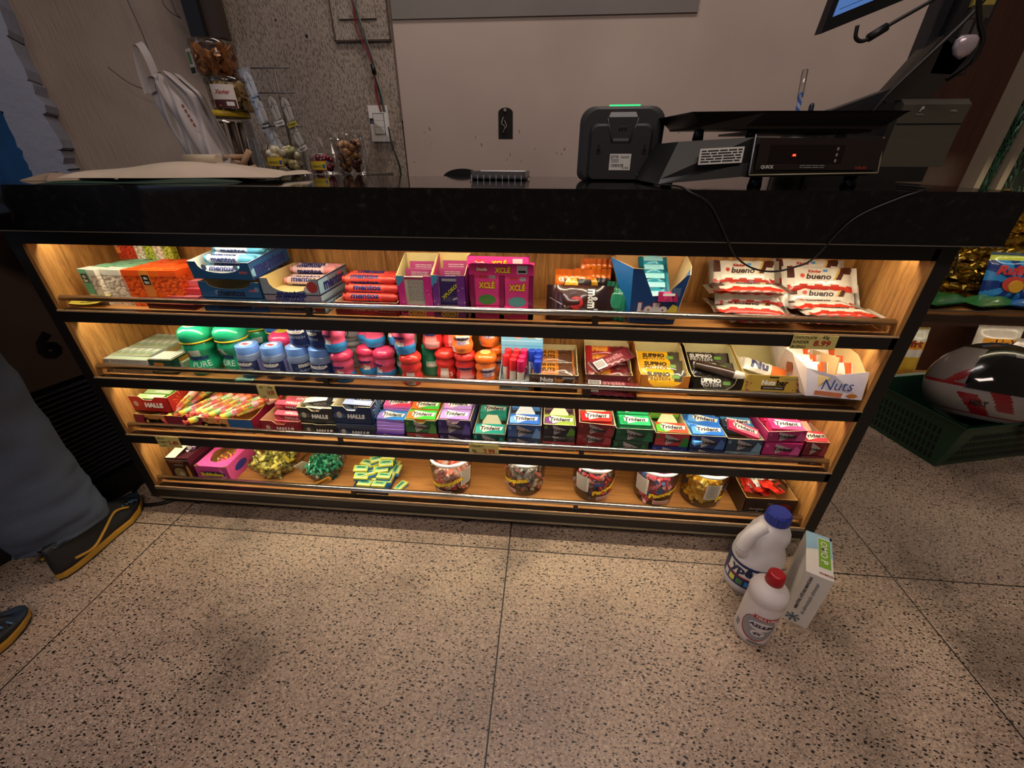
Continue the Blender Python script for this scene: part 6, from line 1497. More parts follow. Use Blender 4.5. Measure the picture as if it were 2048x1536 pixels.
# ---- bar cartons
BRN = mat('3c2218', .4); NUT = mat('8a4a30', .6); BAR_T = {}
def nutty(mb, w, d, h, side=True):
    rr = random.Random(4)
    for s0, s1 in ((0, .10), (.90, 1)):
        for i in range(26):
            cx = rr.uniform(s0, s1) * w; cz = rr.uniform(.02, .98) * h; r_ = rr.uniform(.0012, .0028)
            mb.oval(min(max(cx, r_), w - r_), min(max(cz, r_), h - r_), r_, r_ * .8, (0, 0, 0), FRONT, mat(rr.choice(('8a4a34', '6c3424', 'a8684a', 'b88a5a')), .6), .0004 + i * .00001, 7)
def cbar(key, c1, c2, c3, word, wc, w=.102, h=.030, silver=False):
    def mk():
        t = thing('cereal_bar', '', 'cereal bar'); mb = MB()
        f = pillow(mb, w, h, .012, lambda u, v: foil(c3) if u > .62 else (foil(c2) if .14 < u < .55 and v > .55 else foil(c1)), foil(c1), 18, 8, seed=3, wav=.12, ends='x', crimp=.007)
        mb.text(word, (0, 0, 0), FRONT, mat(wc, .4), w=w * .36, bold=.05, fn=on(f, w, h, -w * .14, h * .12)); mb.box(-w * .44, w * .44, -h / 2 + .0, -h / 2 + .004, -.0062, .0045, foil('c9c6c0')) if silver else None
        mb.build('wrapper', t); return t
    return mk
nb1 = cbar('nb1', 'c87a34', 'e89a2c', '5c3a28', 'NUTS', '5a2a10', silver=True); nb2 = cbar('nb2', 'a82028', 'd8762c', '6a1c20', 'Nuts', 'e8a03a', silver=True)
tray('bar_tray', 'dark brown bar carton with white and orange lettering, pale open back', 'tray', (1.078, .026, S2), .112, .135, .050, BRN, mat('d0c394', .65), .062, .044, 'flat', [('Nuts', .36, .64, .27, LT, .05, 0), ('bar', .62, .64, .20, mat('b8763c', .4), .05, 0)], deco=lambda mb, w, d, h: (nutty(mb, w, d, h), mb.patch(w * .2, w * .72, h * .32, h * .46, (0, 0, 0), FRONT, mat('9c5a2c', .4), .0005), mb.patch(w * .68, w * .94, h * .70, h * .80, (0, 0, 0), FRONT, mat('8a8684', .4), .0006), lines(mb, w * .3, w * .7, h * .08, h * .18, 1, (0, 0, 0), FRONT, mat('6a4a3a', .4), .0006)))
for i, (y, z) in enumerate(((.046, .036), (.078, .030), (.105, .042), (.132, .040))): inst('nb1', nb1, 'orange and brown cereal bar in the dark brown carton, ' + ('front', 'second', 'third', 'rear')[i], (1.134, .012 + y, S2 + z), (R(35), 0, 0), 'orange cereal bars')
tray('bar_tray', 'dark red bar carton with a cream open back and a fallen bar across it', 'tray', (1.208, .044, S2 + .004), .108, .125, .048, mat('5c1c24', .4), mat('d0c08c', .65), .072, .036, 'flat', deco=nutty, jag=.001)
for i, (y, z) in enumerate(((.066, .030), (.092, .030), (.118, .044), (.146, .054))): inst('nb2', nb2, 'red cereal bar with silver edge in the dark red carton, ' + ('front', 'second', 'third', 'rear')[i], (1.262, y, S2 + z), (R(38), 0, 0), 'red cereal bars')
def choc(key, c1, lbm=True):
    def mk():
        t = thing('wrapped_bar', '', 'wrapped bar'); mb = MB(); w, h = .122, .032
        f = pillow(mb, w, h, .012, lambda u, v: foil('d0b088') if (u < .06 or u > .94) else foil(c1), foil(c1), 22, 8, seed=6, wav=.1, ends='x')
        mb.text('avelãs', (0, 0, 0), FRONT, mat('c88a8e', .4), w=.05, bold=.02, fn=on(f, w, h, .004, .003))
        if lbm: mb.box(-w * .44, -w * .20, -h * .40, h * .30, .0055, .0062, LBL); [mb.box(-w * .42 + k * .003, -w * .42 + k * .003 + .0015, -h * .3, h * .22, .0062, .0065, INK) for k in range(8)]
        mb.build('wrapper', t); return t
    return mk
inst('cb', choc('cb', '7c2c38'), 'dark rose wrapped bar lying slantwise across the dark red carton', (1.268, .072, S2 + .066), (R(28), R(-6), R(36)), None)
inst('cb', None, 'dark rose wrapped bar lying flat at the front of the dark red carton', (1.268, .034, S2 + .018), (R(12), 0, R(-2)), None)
inst('cb', None, 'dark rose wrapped bar lowest at the front, half under the rail', (1.262, .024, S2 + .006), (R(0), 0, R(-3)), None)
YL = foil('e8b41c')
def supino(key, c1, c2, wc):
    def mk():
        t = thing('protein_bar', '', 'protein bar'); mb = MB(); w, h = .112, .040
        f = pillow(mb, w, h, .012, lambda u, v: foil(c2) if u > .70 and v > .2 else foil(c1), foil(c1), 20, 8, seed=7, wav=.08, ends='x', crimp=.006)
        mb.text('SUPINO', (0, 0, 0), FRONT, mat(wc, .4), w=.052, bold=.05, fn=on(f, w, h, -.012, .008)); mb.text('PROTEIN', (0, 0, 0), FRONT, mat(wc, .4), w=.050, bold=.0, fn=on(f, w, h, -.012, -.003)); mb.box(.018, .034, -.002, .006, .0062, .0068, mat('6a9a3a', .4))
        mb.build('wrapper', t); return t
    return mk
sy = supino('sy', 'e8b01c', '4a4436', '2a1c10'); sb = supino('sb', '2c2824', '4a443e', 'd8d4cc')
tray('bar_tray', 'orange yellow protein bar tray with torn cream back', 'tray', (1.330, .034, S2), .110, .13, .050, mat('d8862a', .4), mat('d4c48c', .65), .078, .018, 'scoop', jag=.002)
for i, (y, z, tl) in enumerate(((.052, .034, 48), (.090, .042, 40), (.120, .050, 40))): inst('sy', sy, 'yellow protein bar in the orange tray, ' + ('front one with full lettering', 'middle one', 'rear one')[i], (1.386, y, S2 + z), (R(tl), 0, R((0, -1, 1)[i])), 'yellow protein bars')
tray('bar_tray', 'dark protein bar tray with torn cream back beside the yellow one', 'tray', (1.447, .034, S2), .108, .13, .050, mat('1c1816', .4), mat('d4c994', .65), .080, .016, 'scoop', jag=.0025)
for i, (x, y, z, tl, rz) in enumerate(((1.500, .050, .024, 50, 0), (1.500, .092, .044, 30, -6), (1.498, .122, .052, 35, 0))): inst('sb', sb, 'black protein bar in the dark tray, ' + ('front one', 'middle one with white lettering', 'rear one with a silver edge')[i], (x, y, S2 + z), (R(tl), 0, R(rz)), 'black protein bars')
t = thing('protein_tube', 'round dark brown bar with a silver end lying slantwise over the black protein bars', 'bar', (1.510, .062, S2 + .055), rot=(0, R(76 + 20), R(-22))); mb = MB(); mb.lathe([(.004, -.055), (.0095, -.052), (.010, .030), (.0102, .031), (.0100, .052), (.005, .056)], foil('3a2820'), seg=16, mfn=lambda j, i: foil('c0b8b0') if j >= 2 else foil('3a2820')); mb.build('wrapper', t)
tray('bar_tray', 'yellow bar carton with nut pictures and dark lettering, high cream back', 'tray', (1.556, .022, S2 + .020), .112, .13, .044, mat('b8983c', .4), mat('d4c890', .65), .082, .044, 'flat', [('Nuts', .42, .62, .26, LT, .05, 0), ('bar', .68, .62, .22, BLACK, .05, 0), ('CASTANHAS E SEMENTES', .52, .34, .36, LT, .01, 0)], deco=lambda mb, w, d, h: (nutty(mb, w, d, h), mb.patch(w * .30, w * .74, h * .24, h * .44, (0, 0, 0), FRONT, mat('2c1c14', .4), .0005), mb.patch(w * .42, w * .60, h * .86, h * .93, (0, 0, 0), FRONT, BLACK, .0005), mb.patch(w * .70, w * .92, h * .78, h * .86, (0, 0, 0), FRONT, mat('8a8468', .4), .0006)), jag=.002, rot=(R(-8.5), 0, 0))
for i in range(2): inst('wn', cbar('wn', 'd8d0c0', 'd8d4cc', 'e0702a', 'Nu', '3a3a5a'), 'white and orange nut bar in the yellow carton, ' + ('upper', 'lower')[i], (1.612, .070 + i * .03, S2 + .058 - i * .012), (R(38), R(12), R(-14)), 'white and orange nut bars')
LV = mat('cfc8d6', .5); KC = mat('dcc088', .65)
t = thing('paper_display_box', 'crumpled white display box with blue handwritten style lettering at the right end', 'display box', (1.672, .000, S2 + .0335), rot=(R(-13), 0, R(-1))); mb = MB(); w, d = .110, .125
mb.panel([(0, 0, 0), (w, -.004, -.004), (w + .010, .006, .056), (w * .75, .006, .050), (w * .45, .003, .046), (-.004, .010, .058)], V((0, -1, .1)), .0014, LV, KC)
mb.panel([(-.0, d, 0), (0, 0, 0), (-.004, .010, .058), (-.028, .03, .085), (-.040, .07, .098), (-.035, d, .10)], V((-1, 0, 0)), .0014, mat('d8c4b8', .5), mat('e4dcd0', .6))
mb.panel([(w, -.004, -.004), (w, d, 0), (w - .01, d, .098), (w + .004, .07, .092), (w + .012, .025, .075), (w + .010, .006, .056)], V((1, 0, 0)), .0014, LV, KC)
mb.panel([(0, d, 0), (-.035, d, .10), (w - .01, d, .10), (w, d, 0)], V((0, 1, 0)), .0014, LV, KC); mb.box(0, w, 0, d, -.001, 0, LV)
mb.text('Nuts', (w * .50, -.003, .026), (V((1, 0, -.02)), V((0, .1, 1)).normalized()), mat('1f4c94', .4), w=.064, bold=-.005, shear=.3, e=.0025)
mb.shape([(w * .12, .004), (w * .62, -.001), (w * .64, .009), (w * .12, .013)], (0, -.003, 0), FRONT, mat('d8825a', .5), .001); mb.oval(w * .80, .004, .011, .0045, (0, -.004, 0), FRONT, mat('c87a2c', .5), .0012)
mb.oval(.0, .0, .012, .016, (-.018, .045, .055), LEFT, mat('8a4a2c', .5), .003); mb.build('carton', t)
t2 = t; mb = MB(); mb.box(w * .5, w * .5 + .002, .01, d - .01, 0, .082, KC); mb.build('divider', t2)
for i in range(6):
    inst('on', cbar('on', 'ece6d8', 'ece6d8', 'd8581c', 'nuts', 'd8581c', .056, .070), 'white and orange nut bar standing in the white display box, ' + ('front left', 'front right', 'middle left', 'middle right', 'rear left', 'rear right')[i], (1.672 + (.026 if i % 2 == 0 else .082), .036 + (i // 2) * .032, S2 + .058 + (i // 2) * .003), (R(60), 0, R(3 - i)), 'nut bars in the white display box')
# ================================================================ shelf 3
def halls(name_lb, loc, w, d, h, c, cs, burst, kind='tray', rz=0, rot=None, h2=None, inner=CREAM, txtc=LT):
    cm_ = mat(c, .4); bs = mat(burst, .4)
    def deco(mb, w, d, h):
        for k in range(9):
            a = R(20 + k * 17); x0_, z0_ = w * .17, h * .30
            mb.shape([(x0_, z0_), (x0_ + .030 * math.cos(a) * .6, min(h, max(0, z0_ + .030 * math.sin(a) * .6))), (x0_ + .030 * math.cos(a + .12) * .6, min(h, max(0, z0_ + .030 * math.sin(a + .12) * .6)))], (0, 0, 0), FRONT, bs, .0004 + k * .00002)
        mb.oval(w * .17, h * .52, h * .13, h * .18, (0, 0, 0), FRONT, mat('b8a898' if c != 'c42418' else 'd89a90', .4), .0008)
        for k in range(12):
            a = R(k * 30); L_ = min(d * .28, h * .48) * (1 if k % 2 else .8)
            mb.shape([(d * .32, h * .48), (d * .32 + L_ * math.cos(a) * 1.3, h * .48 + L_ * math.sin(a)), (d * .32 + L_ * math.cos(a + .2) * 1.3, h * .48 + L_ * math.sin(a + .2))], (w, 0, 0), RIGHT, mat(cs, .4), .0005 + k * .00002)
    tx = [('HALLS', .60, .45, .46, txtc, .08, .12)]; sd = ('HALLS', .72, .55, .42, LT, .08, .12)
    if kind == 'tray': return tray('lozenge_tray', name_lb, 'tray', loc, w, d, h, cm_, inner, h, h2 or h * .78, 'dip', tx, deco=deco, rz=rz, rot=rot, sidetext=sd)
    return carton('lozenge_carton', name_lb, 'carton', loc, w, d, h, cm_, tx, deco=deco, rz=rz, rot=rot, sidetext=sd)
def stick(key, c, c2, word='HALLS', w=.075, wc=LT):
    def mk():
        t = thing('lozenge_pack', '', 'lozenge pack'); mb = MB(); mb.box(-w / 2, w / 2, 0, .017, 0, .017, mat(c, .35), mats={'t': mat(c2, .35)})
        mb.text(word, (w * .14, 0, .0085), FRONT, wc, w=w * .52, h=.009, bold=.07, shear=.1); mb.text(word, (w * .14, .0085, .017), TOP, wc, w=w * .52, h=.009, bold=.07, shear=.1)
        mb.shape([(-w / 2, 0), (-w * .2, 0), (-w * .36, .0165), (-w / 2, .0165)], (0, 0, 0), FRONT, mat(c2, .35), .0004); mb.build('wrapper', t); return t
    return mk
# gomets trays below
GMC = mat('8a1c3c', .4); GMO = mat('c89a4a', .4)
def gdeco(mb, w, d, h):
    mb.patch(w * .22, w * .62, 0, h, (0, 0, 0), FRONT, mat('c88a4a', .4), .0003); mb.patch(w * .66, w * .98, h * .22, h * .36, (0, 0, 0), FRONT, mat('c8c4bc', .4), .0004)
    barcode(mb, w * .70, w * .95, h * .02, h * .2, (0, 0, 0), FRONT)
    mb.patch(w * .62, w * 1.0, h * .40, h * .97, (0, 0, 0), FRONT, mat(gdeco.c, .4), .0002)
gdeco.c = '7c1434'
tray('gummy_tray', 'crimson tray of tube sweets under the red lozenge tray at the left', 'tray', (.014, .030, S3), .140, .135, .045, GMC, mat('c89a5a', .65), .048, .045, 'flat', [('Gomets', .38, .62, .42, BLACK, .12, 0), ('Gomets', .38, .62, .40, mat('e0c83a', .4), .05, 0)], deco=gdeco)
gdeco.c = '1c5a94'
tray('gummy_tray', 'blue and orange tray of tube sweets heaped with long rolls', 'tray', (.172, .030, S3), .175, .135, .045, GMC, mat('c89a5a', .65), .060, .045, 'flat', [('Gomets', .38, .50, .42, BLACK, .12, 0), ('Gomets', .38, .50, .40, mat('e0c83a', .4), .05, 0)], deco=gdeco)
def gummy(key, cols):
    def mk():
        t = thing('gummy_roll', '', 'sweet roll'); mb = MB(); r = .0095; L_ = .13; n = 16
        prof = [(r * 1.05, -L_ / 2), (r * .35, -L_ / 2 + .008)] + [(r * (.94 + .06 * math.cos(k * PI)), -L_ / 2 + .012 + (L_ - .024) * k / n) for k in range(n + 1)] + [(r * .35, L_ / 2 - .008), (r * 1.05, L_ / 2)]
        ms = [foil(c) for c in cols]
        mb.lathe(prof, ms[0], seg=12, M=Matrix.Rotation(PI / 2, 4, 'Y'), mfn=lambda j, i: ms[(j // 2 + (1 if i in (2, 3) else 0)) % len(ms)] if 1 < j < n + 2 else foil('c84a3a'))
        mb.text('gomets', (0, 0, 0), FRONT, mat('a82a2a', .4), w=.05, h=.009, bold=.03, fn=lambda x, y: V((x, -(r + .0006) * math.cos(y / r + .6), (r + .0006) * math.sin(y / r + .6)))); mb.build('wrapper', t); return t
    return mk
gA = gummy('gA', ('e08a5a', 'e8d05a', 'a8c46a', 'e8b0a0')); gB = gummy('gB', ('e87a3a', 'e8c83a', '8cc070', 'e8a0b0')); gC = gummy('gC', ('d8c8a0', 'e0504a', 'd8d060', '9cc48c'))
for i, (k, x, y, z, rz, ry, lb) in enumerate(((gA, .128, .075, .060, 52, -34, 'steep one leaning on the red lozenge tray'), (gB, .150, .110, .062, 48, -22, 'behind the steep one'), (gC, .060, .120, .030, 10, 0, 'inside the crimson tray at the back'), (gA, .085, .070, .028, 30, -6, 'inside the crimson tray in front'), (gB, .170, .085, .050, 46, -10, 'crossing between the two trays'),
        (gC, .205, .082, .054, 48, -12, 'green and yellow one left in the blue tray'), (gA, .235, .085, .056, 44, -10, 'second from left in the blue tray'), (gB, .262, .078, .056, 46, -12, 'with an orange twisted end hanging over the front'), (gC, .285, .090, .050, 40, -8, 'fourth in the blue tray'), (gB, .300, .070, .052, 38, -10, 'with an orange end near the blue corner'), (gA, .325, .095, .048, 42, -6, 'rightmost in the blue tray'), (gA, .250, .110, .036, 46, 0, 'lower one at the back of the blue tray'), (gC, .300, .125, .040, 40, 0, 'lower one at the back right of the blue tray'), (gB, .215, .060, .040, 46, -4, 'low one at the front of the blue tray'))):
    inst('g%d' % (i % 3 if False else (0 if k is gA else 1 if k is gB else 2)), k, 'long fruit tube sweet roll, ' + lb, (x, y, S3 + z), (0, R(ry), R(rz)), 'long tube sweet rolls')
halls('red lozenge tray with white lettering, topmost at the left end of the third shelf', (.005, .042, S3 + .048), .115, .125, .046, 'a81c1c', 'e85a3c', 'd84a34', rz=0)
for i in range(4): inst('hg', stick('hg', '6aa83a', 'a8cc8a'), 'green lozenge pack in the red tray, ' + ('front', 'second', 'third', 'rear')[i], (.062, .050 + i * .027, S3 + .048 + .022), (R(14), 0, 0), 'green lozenge packs')
# cherry, black, navy
halls('crimson lozenge tray with peach inside, right of the long rolls', (.372, .030, S3), .108, .135, .046, '8a1626', 'c83a4a', 'a83444', h2=.036, inner=mat('dcb088', .6))
for i in range(7): inst('hc', stick('hc', 'b81c38', 'd85a70'), 'cherry red lozenge pack in the crimson tray, ' + ('bottom front', 'bottom middle', 'bottom rear', 'second layer front', 'second layer middle', 'second layer rear', 'topmost')[i], (.436 + .004 * (i % 2), .050 + (i % 3) * .030 + (.020 if i == 6 else 0), S3 + .018 + (i // 3) * .020 + (i % 3) * .004), (R(14), 0, R((i % 3 - 1) * 3)), 'cherry red lozenge packs')
halls('black lozenge carton, lower of the black pair', (.482, .034, S3), .100, .13, .040, '1c1a1a', '8a9080', '5a6a52', kind='tray', h2=.038)
halls('black lozenge tray, upper of the black pair', (.478, .038, S3 + .041), .098, .13, .046, '262424', 'a8a894', '7a8a6a', h2=.036)
for i in range(5): inst('hk', stick('hk', '26262a', 'c8ccc0', 'HALLS'), 'black and silver lozenge pack in the upper black tray, ' + ('front', 'second', 'third', 'raised left', 'raised right')[i], (.530 + (.012 if i == 4 else 0), .055 + (i % 3) * .028, S3 + .062 + (.022 if i > 2 else 0) + (i % 3) * .006), (R(20), R(0 if i < 3 else -14), R((i % 3 - 1) * 8)), 'black and silver lozenge packs')
halls('navy lozenge carton, lower of the navy pair', (.580, .030, S3 - .0), .104, .13, .046, '14203c', '6aa8d8', '4a78a8', kind='carton')
halls('navy lozenge tray with pale starburst, upper of the navy pair', (.576, .034, S3 + .047), .102, .13, .052, '16284c', '8cc4ec', '5a8cc0', h2=.040)
for i in range(6): inst('hn', stick('hn', '16264a', '8a98c0'), 'navy lozenge pack in the upper navy tray, ' + ('front low', 'middle low', 'rear low', 'front high', 'middle high', 'rear high')[i], (.635 + .003 * (i % 2), .050 + (i % 3) * .030, S3 + .062 + (i // 3) * .020 + (i % 3) * .008), (R(16), 0, R(-3)), 'navy lozenge packs')

# gum cartons and trays
def gpk(key, c, c2, tri='e8e4da'):
    def mk():
        t = thing('gum_pack', '', 'gum pack'); mb = MB(); w, d, h = .073, .034, .008
        mb.box(-w / 2, w / 2, 0, d, 0, h, mat(c2, .35), mats={'t': mat(c, .3, 0, .05, 60, 0, .3)})
        o = (0, 0, h)
        mb.shape([(-w * .5, d * .08), (-w * .2, d * .02), (w * .1, d * .4), (-w * .3, d * .9), (-w * .5, d * .7)], o, TOP, mat(c2, .35), .0003)
        mb.shape([(-w * .30, d * .94), (-w * .24, d * .10), (w * .44, d * .62)], o, TOP, mat(tri, .35), .0006); mb.shape([(-w * .34, d * .34), (w * .42, d * .34), (w * .46, d * .72), (-w * .36, d * .72)], o, TOP, mat(tri, .35), .0005)
        mb.text('Trident', (w * .02, d * .53, h), TOP, INK, w=w * .70, h=d * .38, bold=.035, shear=.2, e=.0010)
        mb.build('wrapper', t); return t
    return mk
def gdec(c2):
    m2 = mat(c2, .4)
    def deco(mb, w, d, h):
        mb.shape([(w * .28, h * .95), (w * .34, h * .06), (w * .72, h * .55)], (0, 0, 0), FRONT, mat('a89c98', .4), .0003)
        mb.shape([(w * .72, 0), (w * .98, 0), (w * .99, h * .5), (w * .85, h * .8)], (0, 0, 0), FRONT, m2, .0002); mb.patch(w * .04, w * .12, h * .6, h * .85, (0, 0, 0), FRONT, m2, .0002)
    return deco
def gtray(lb, x, w, z, h, c, c2, inner, packs, tongue=True, d=.135, y=.030, rot=None, dip='flat', fill=.6, hb=None, grp=None, key=None, mess=False, rows=(0, 1, 2), tall=False):
    t = tray('gum_tray', lb, 'tray', (x, y, S3 + z), w, d, h, mat(c, .4), inner, hb or h, h * (.78 if dip != 'flat' else 1), dip, [('Trident', .52, .48, .50, INK, .05, .2)], deco=gdec(c2), rot=rot)
    if tongue:
        if rows == (0, 1, 2) and not tall: rows = (0, 2)
        mb = MB(); TF = (V((1, 0, 0)), V((0, .75, .66)).normalized()); mb.shape([(w * .22, 0), (w * .78, 0), (w * .80, h * .45), (w * .66, h * .95), (w * .34, h * .95), (w * .20, h * .45)], (0, d * .33, h * .62), TF, inner, 0); mb.shape([(w * .22, 0), (w * .20, h * .45), (w * .34, h * .95), (w * .66, h * .95), (w * .80, h * .45), (w * .78, 0)], (0, d * .33 + .001, h * .62 - .001), TF, inner, 0); mb.build('tongue', t)
    key, pc, pc2, nm = packs; adj = lb[:lb.index('tray') + 4]
    for r_ in rows:
        n = 3 if not tall else 5
        for k in range(n):
            z_ = z + h * fill - .004 - (n - 1 - k) * .0085 + r_ * .004
            if z_ < z: continue
            rzz = random.uniform(-2, 2) if not mess else random.uniform(-25, 25)
            inst(key, gpk(key, pc, pc2), '%s gum pack in %s, %s pile, %s' % (nm, adj, ('front', 'middle', 'rear')[r_], ('third down', 'second down', 'on top')[k - n + 3] if k >= n - 3 else 'low down'), (x + w / 2, y + .006 + r_ * .042, S3 + z_), (R(10), 0, R(rzz)), '%s gum packs in the %s' % (nm, adj))
    return t
def gcart(lb, x, w, z, h, c, c2, d=.135, y=.030, word='Trident', rz=0): return carton('gum_carton', lb, 'carton', (x, y, S3 + z), w, d, h, mat(c, .4), [(word, .52, .48, .50, INK, .05, .2)], deco=gdec(c2), rz=rz)
random.seed(21)
# loose purple packs pile
gcart('purple gum carton, bottom of the loose purple pile', .682, .076, 0, .026, '4c2c84', '6a44a4')
for k in range(3): inst('pv', gpk('pv', '8a64c4', 'a884cc'), 'violet gum pack in the loose pile beside the navy tray, ' + ('low', 'middle', 'upper')[k], (.722, .034 + k * .003, S3 + .027 + k * .0085), (0, 0, R(k - 1)), 'violet gum packs in the loose pile')
inst('pbv', gpk('pbv', '2c7cc4', '9c7cd0'), 'blue and violet gum pack on top front of the loose pile', (.722, .042, S3 + .054), (R(8), 0, R(-2)))
for k in range(3): inst('pv', None, 'violet gum pack in the rear loose pile, ' + ('low', 'middle', 'upper')[k], (.726, .084, S3 + .040 + k * .0085), (R(4), 0, R(1)), 'violet gum packs in the loose pile')
inst('pr', gpk('pr', 'd83a5c', 'e070b0'), 'pink red gum pack on top of the rear loose pile', (.727, .086, S3 + .067), (R(8), 0, R(2)))
gcart('red and green watermelon gum carton under the green tray', .766, .082, 0, .030, 'a83040', '3a7a3a')
gtray('green gum tray, second from the left', .764, .082, .031, .040, '1c5a2c', '4a8a3a', mat('d8d0a0', .6), ('p1', '3cb83c', 'e0682c', 'bright green'), False, dip='dip', fill=.92)
gcart('dark violet gum carton, lower of the violet pair', .851, .082, 0, .032, '241c44', '6a5a94')
gtray('dark violet gum tray, upper of the violet pair', .849, .084, .033, .044, '342660', '5a4898', mat('d8c8a0', .6), ('p2', 'a080cc', 'c490cc', 'lilac'), False, dip='dip', fill=.92)
gtray('teal gum tray, right of the violet pair', .938, .083, .0, .040, '0c4c48', '2c8c80', mat('c8c8a8', .6), ('p3', '1c9c8c', '48bca8', 'teal'), True, fill=.86)
gcart('slate blue gum carton under the blue tray', 1.027, .084, 0, .032, '2c3c54', '5a7494')
gtray('steel blue gum tray in the middle of the third shelf', 1.026, .085, .033, .040, '2a4c84', '6a94c4', mat('bcc4cc', .6), ('p4', '2c64bc', '6a9cd8', 'blue'), True, fill=.92)
gcart('red and green watermelon gum carton at the bottom of the black stack', 1.116, .080, -.0, .026, 'b03848', '3a8a3a')
gcart('black gum carton placed upside down in the middle of its stack', 1.117, .078, .027, .018, '1c1a1c', '3a3438', word='tuebirT')
gtray('black, purple and lime gum tray topping the upside-down carton', 1.116, .079, .046, .032, '2a2230', '5a8a2c', mat('e0d8a8', .6), ('p5', '8aa83c', '6a3a74', 'lime and purple'), True, fill=.80)
gcart('dark red gum carton, lowest of three', 1.200, .084, 0, .024, '8c1c24', 'b04048'); gcart('dark red gum carton, middle of three', 1.200, .085, .025, .030, '7c1a22', 'a03a40')
gtray('dark red gum tray tilted on two cartons', 1.201, .086, .056, .034, '6c161c', '94343a', mat('dcc4a0', .6), ('p6', 'd83028', 'a81c20', 'red'), True, fill=.95, rot=(R(2), R(2.5), R(-2)))
gcart('dark green film wrapped gum carton under the tall green tray', 1.290, .086, 0, .040, '143c28', '2c6844')
gtray('dark green gum tray stacked high with green packs', 1.292, .092, .041, .036, '0e4a30', '1c6a44', mat('b8bca8', .6), ('p7', '2cb068', '1c8c50', 'green'), True, fill=1.15, rows=(0, 1, 2), tall=True)
gcart('royal blue gum carton under the watermelon tray', 1.386, .084, 0, .030, '1c2c74', '3a5aa4')
gtray('red and green watermelon gum tray, right of the tall green one', 1.388, .082, .031, .038, 'a42c34', '2c7a30', mat('d8cca0', .6), ('p8', 'd85038', '5ab83c', 'red and green'), True, fill=.90)
gcart('navy gum carton under the messy blue tray', 1.474, .082, 0, .028, '1c2850', '3a5490')
gtray('navy gum tray with messy blue packs', 1.472, .084, .029, .038, '1c3464', '3c64a4', mat('ccccb8', .6), ('p9', '2c70cc', '5aa0e4', 'bright blue'), False, fill=.92, mess=True)
gcart('silver blue gum carton under the grey blue tray', 1.560, .082, 0, .026, '6a8494', '2c4c74')
gtray('grey blue gum tray, left of the pink stacks', 1.558, .084, .027, .036, '2c3c50', '6a8ca4', mat('d0c8ac', .6), ('p10', '3c8cbc', '2a3440', 'sky blue'), False, fill=.90, rows=(1, 2))
inst('p11', gpk('p11', 'e8607c', 'c83058'), 'pink gum pack lying slantwise in the grey blue tray', (1.596, .044, S3 + .066), (R(6), R(14), R(-14)))
gcart('dark pink gum carton, lowest under the pink tray', 1.648, .084, 0, .022, '5c1034', '8c2c5c'); gcart('magenta gum carton, middle under the pink tray', 1.646, .086, .023, .034, 'a82468', 'c85a94')
gtray('magenta gum tray tilted on the pink stack', 1.646, .088, .058, .030, '942058', 'b44c84', mat('e8b8a8', .6), ('p12', 'e84c84', 'd82c6c', 'hot pink'), False, fill=1.1, rot=(0, R(-4), R(2)))
gcart('maroon gum carton in film at the right end', 1.738, .054 + .022, 0, .024, '4c1420', '7c3444', y=.026)
gtray('maroon gum tray with peach inside at the right end', 1.730, .058 + .0, .025, .040, '6c1c28', '8c3c44', mat('ecc8a8', .6), ('p13', 'dc4050', 'b82c3c', 'coral red'), True, fill=.88, d=.14) if False else gtray('maroon gum tray with peach inside at the right end', 1.736, .0545, .025, .040, '6c1c28', '8c3c44', mat('ecc8a8', .6), ('p13', 'dc4050', 'b82c3c', 'coral red'), True, fill=.88, d=.14)
# ================================================================ shelf 4
t = carton('candy_box', 'dark maroon candy box with lifted lid at the left end of the bottom shelf', 'candy box', (.040, .028, S4), .070, .12, .084, mat('3c0f18', .4), [('PLUTONITA', .46, .84, .62, mat('b87a3c', .4), .04, 0), ('LIMÃO', .5, .72, .4, mat('c8b8a0', .4), .0, 0)], deco=lambda mb, w, d, h: (mb.oval(w * .42, h * .36, w * .24, h * .22, (0, 0, 0), FRONT, mat('8a7a4a', .4), .0004), mb.oval(w * .48, h * .30, w * .12, h * .10, (0, 0, 0), FRONT, mat('b8a888', .4), .0007), mb.oval(w * .84, h * .42, w * .07, h * .28, (0, 0, 0), FRONT, mat('c88a2c', .4), .0005), mb.oval(w * .3, h * .14, w * .2, h * .08, (0, 0, 0), FRONT, mat('8c1c2c', .4), .0006), mb.patch(0, w, h * .90, h * .925, (0, 0, 0), FRONT, mat('c8bcae', .4), .0006)))
mb = MB(); mb.panel([(.004, .0, .0845), (.034, .0, .086), (.044, .05, .100), (.012, .05, .098)], (0, 0, 1), .001, mat('e0d8b8', .6), mat('c8bca0', .6)); mb.build('lid_flap', t)
def wcand(key, c1, c2, s=1.0):
    def mk():
        t = thing('wrapped_candy', '', 'candy'); mb = MB(); a, b = foil(c1, .22), foil(c2, .22)
        mb.lathe([(.0055 * s, -.015 * s), (.0012 * s, -.0085 * s), (.0052 * s, -.0055 * s), (.0062 * s, 0), (.0052 * s, .0055 * s), (.0012 * s, .0085 * s), (.0055 * s, .015 * s)], a, seg=7, M=Matrix.Rotation(PI / 2, 4, 'Y'), mfn=lambda j, i: b if (j in (0, 5) or i % 3 == 0) else a, sx=1, sy=.8, smooth=False); mb.build('wrapper', t); return t
    return mk
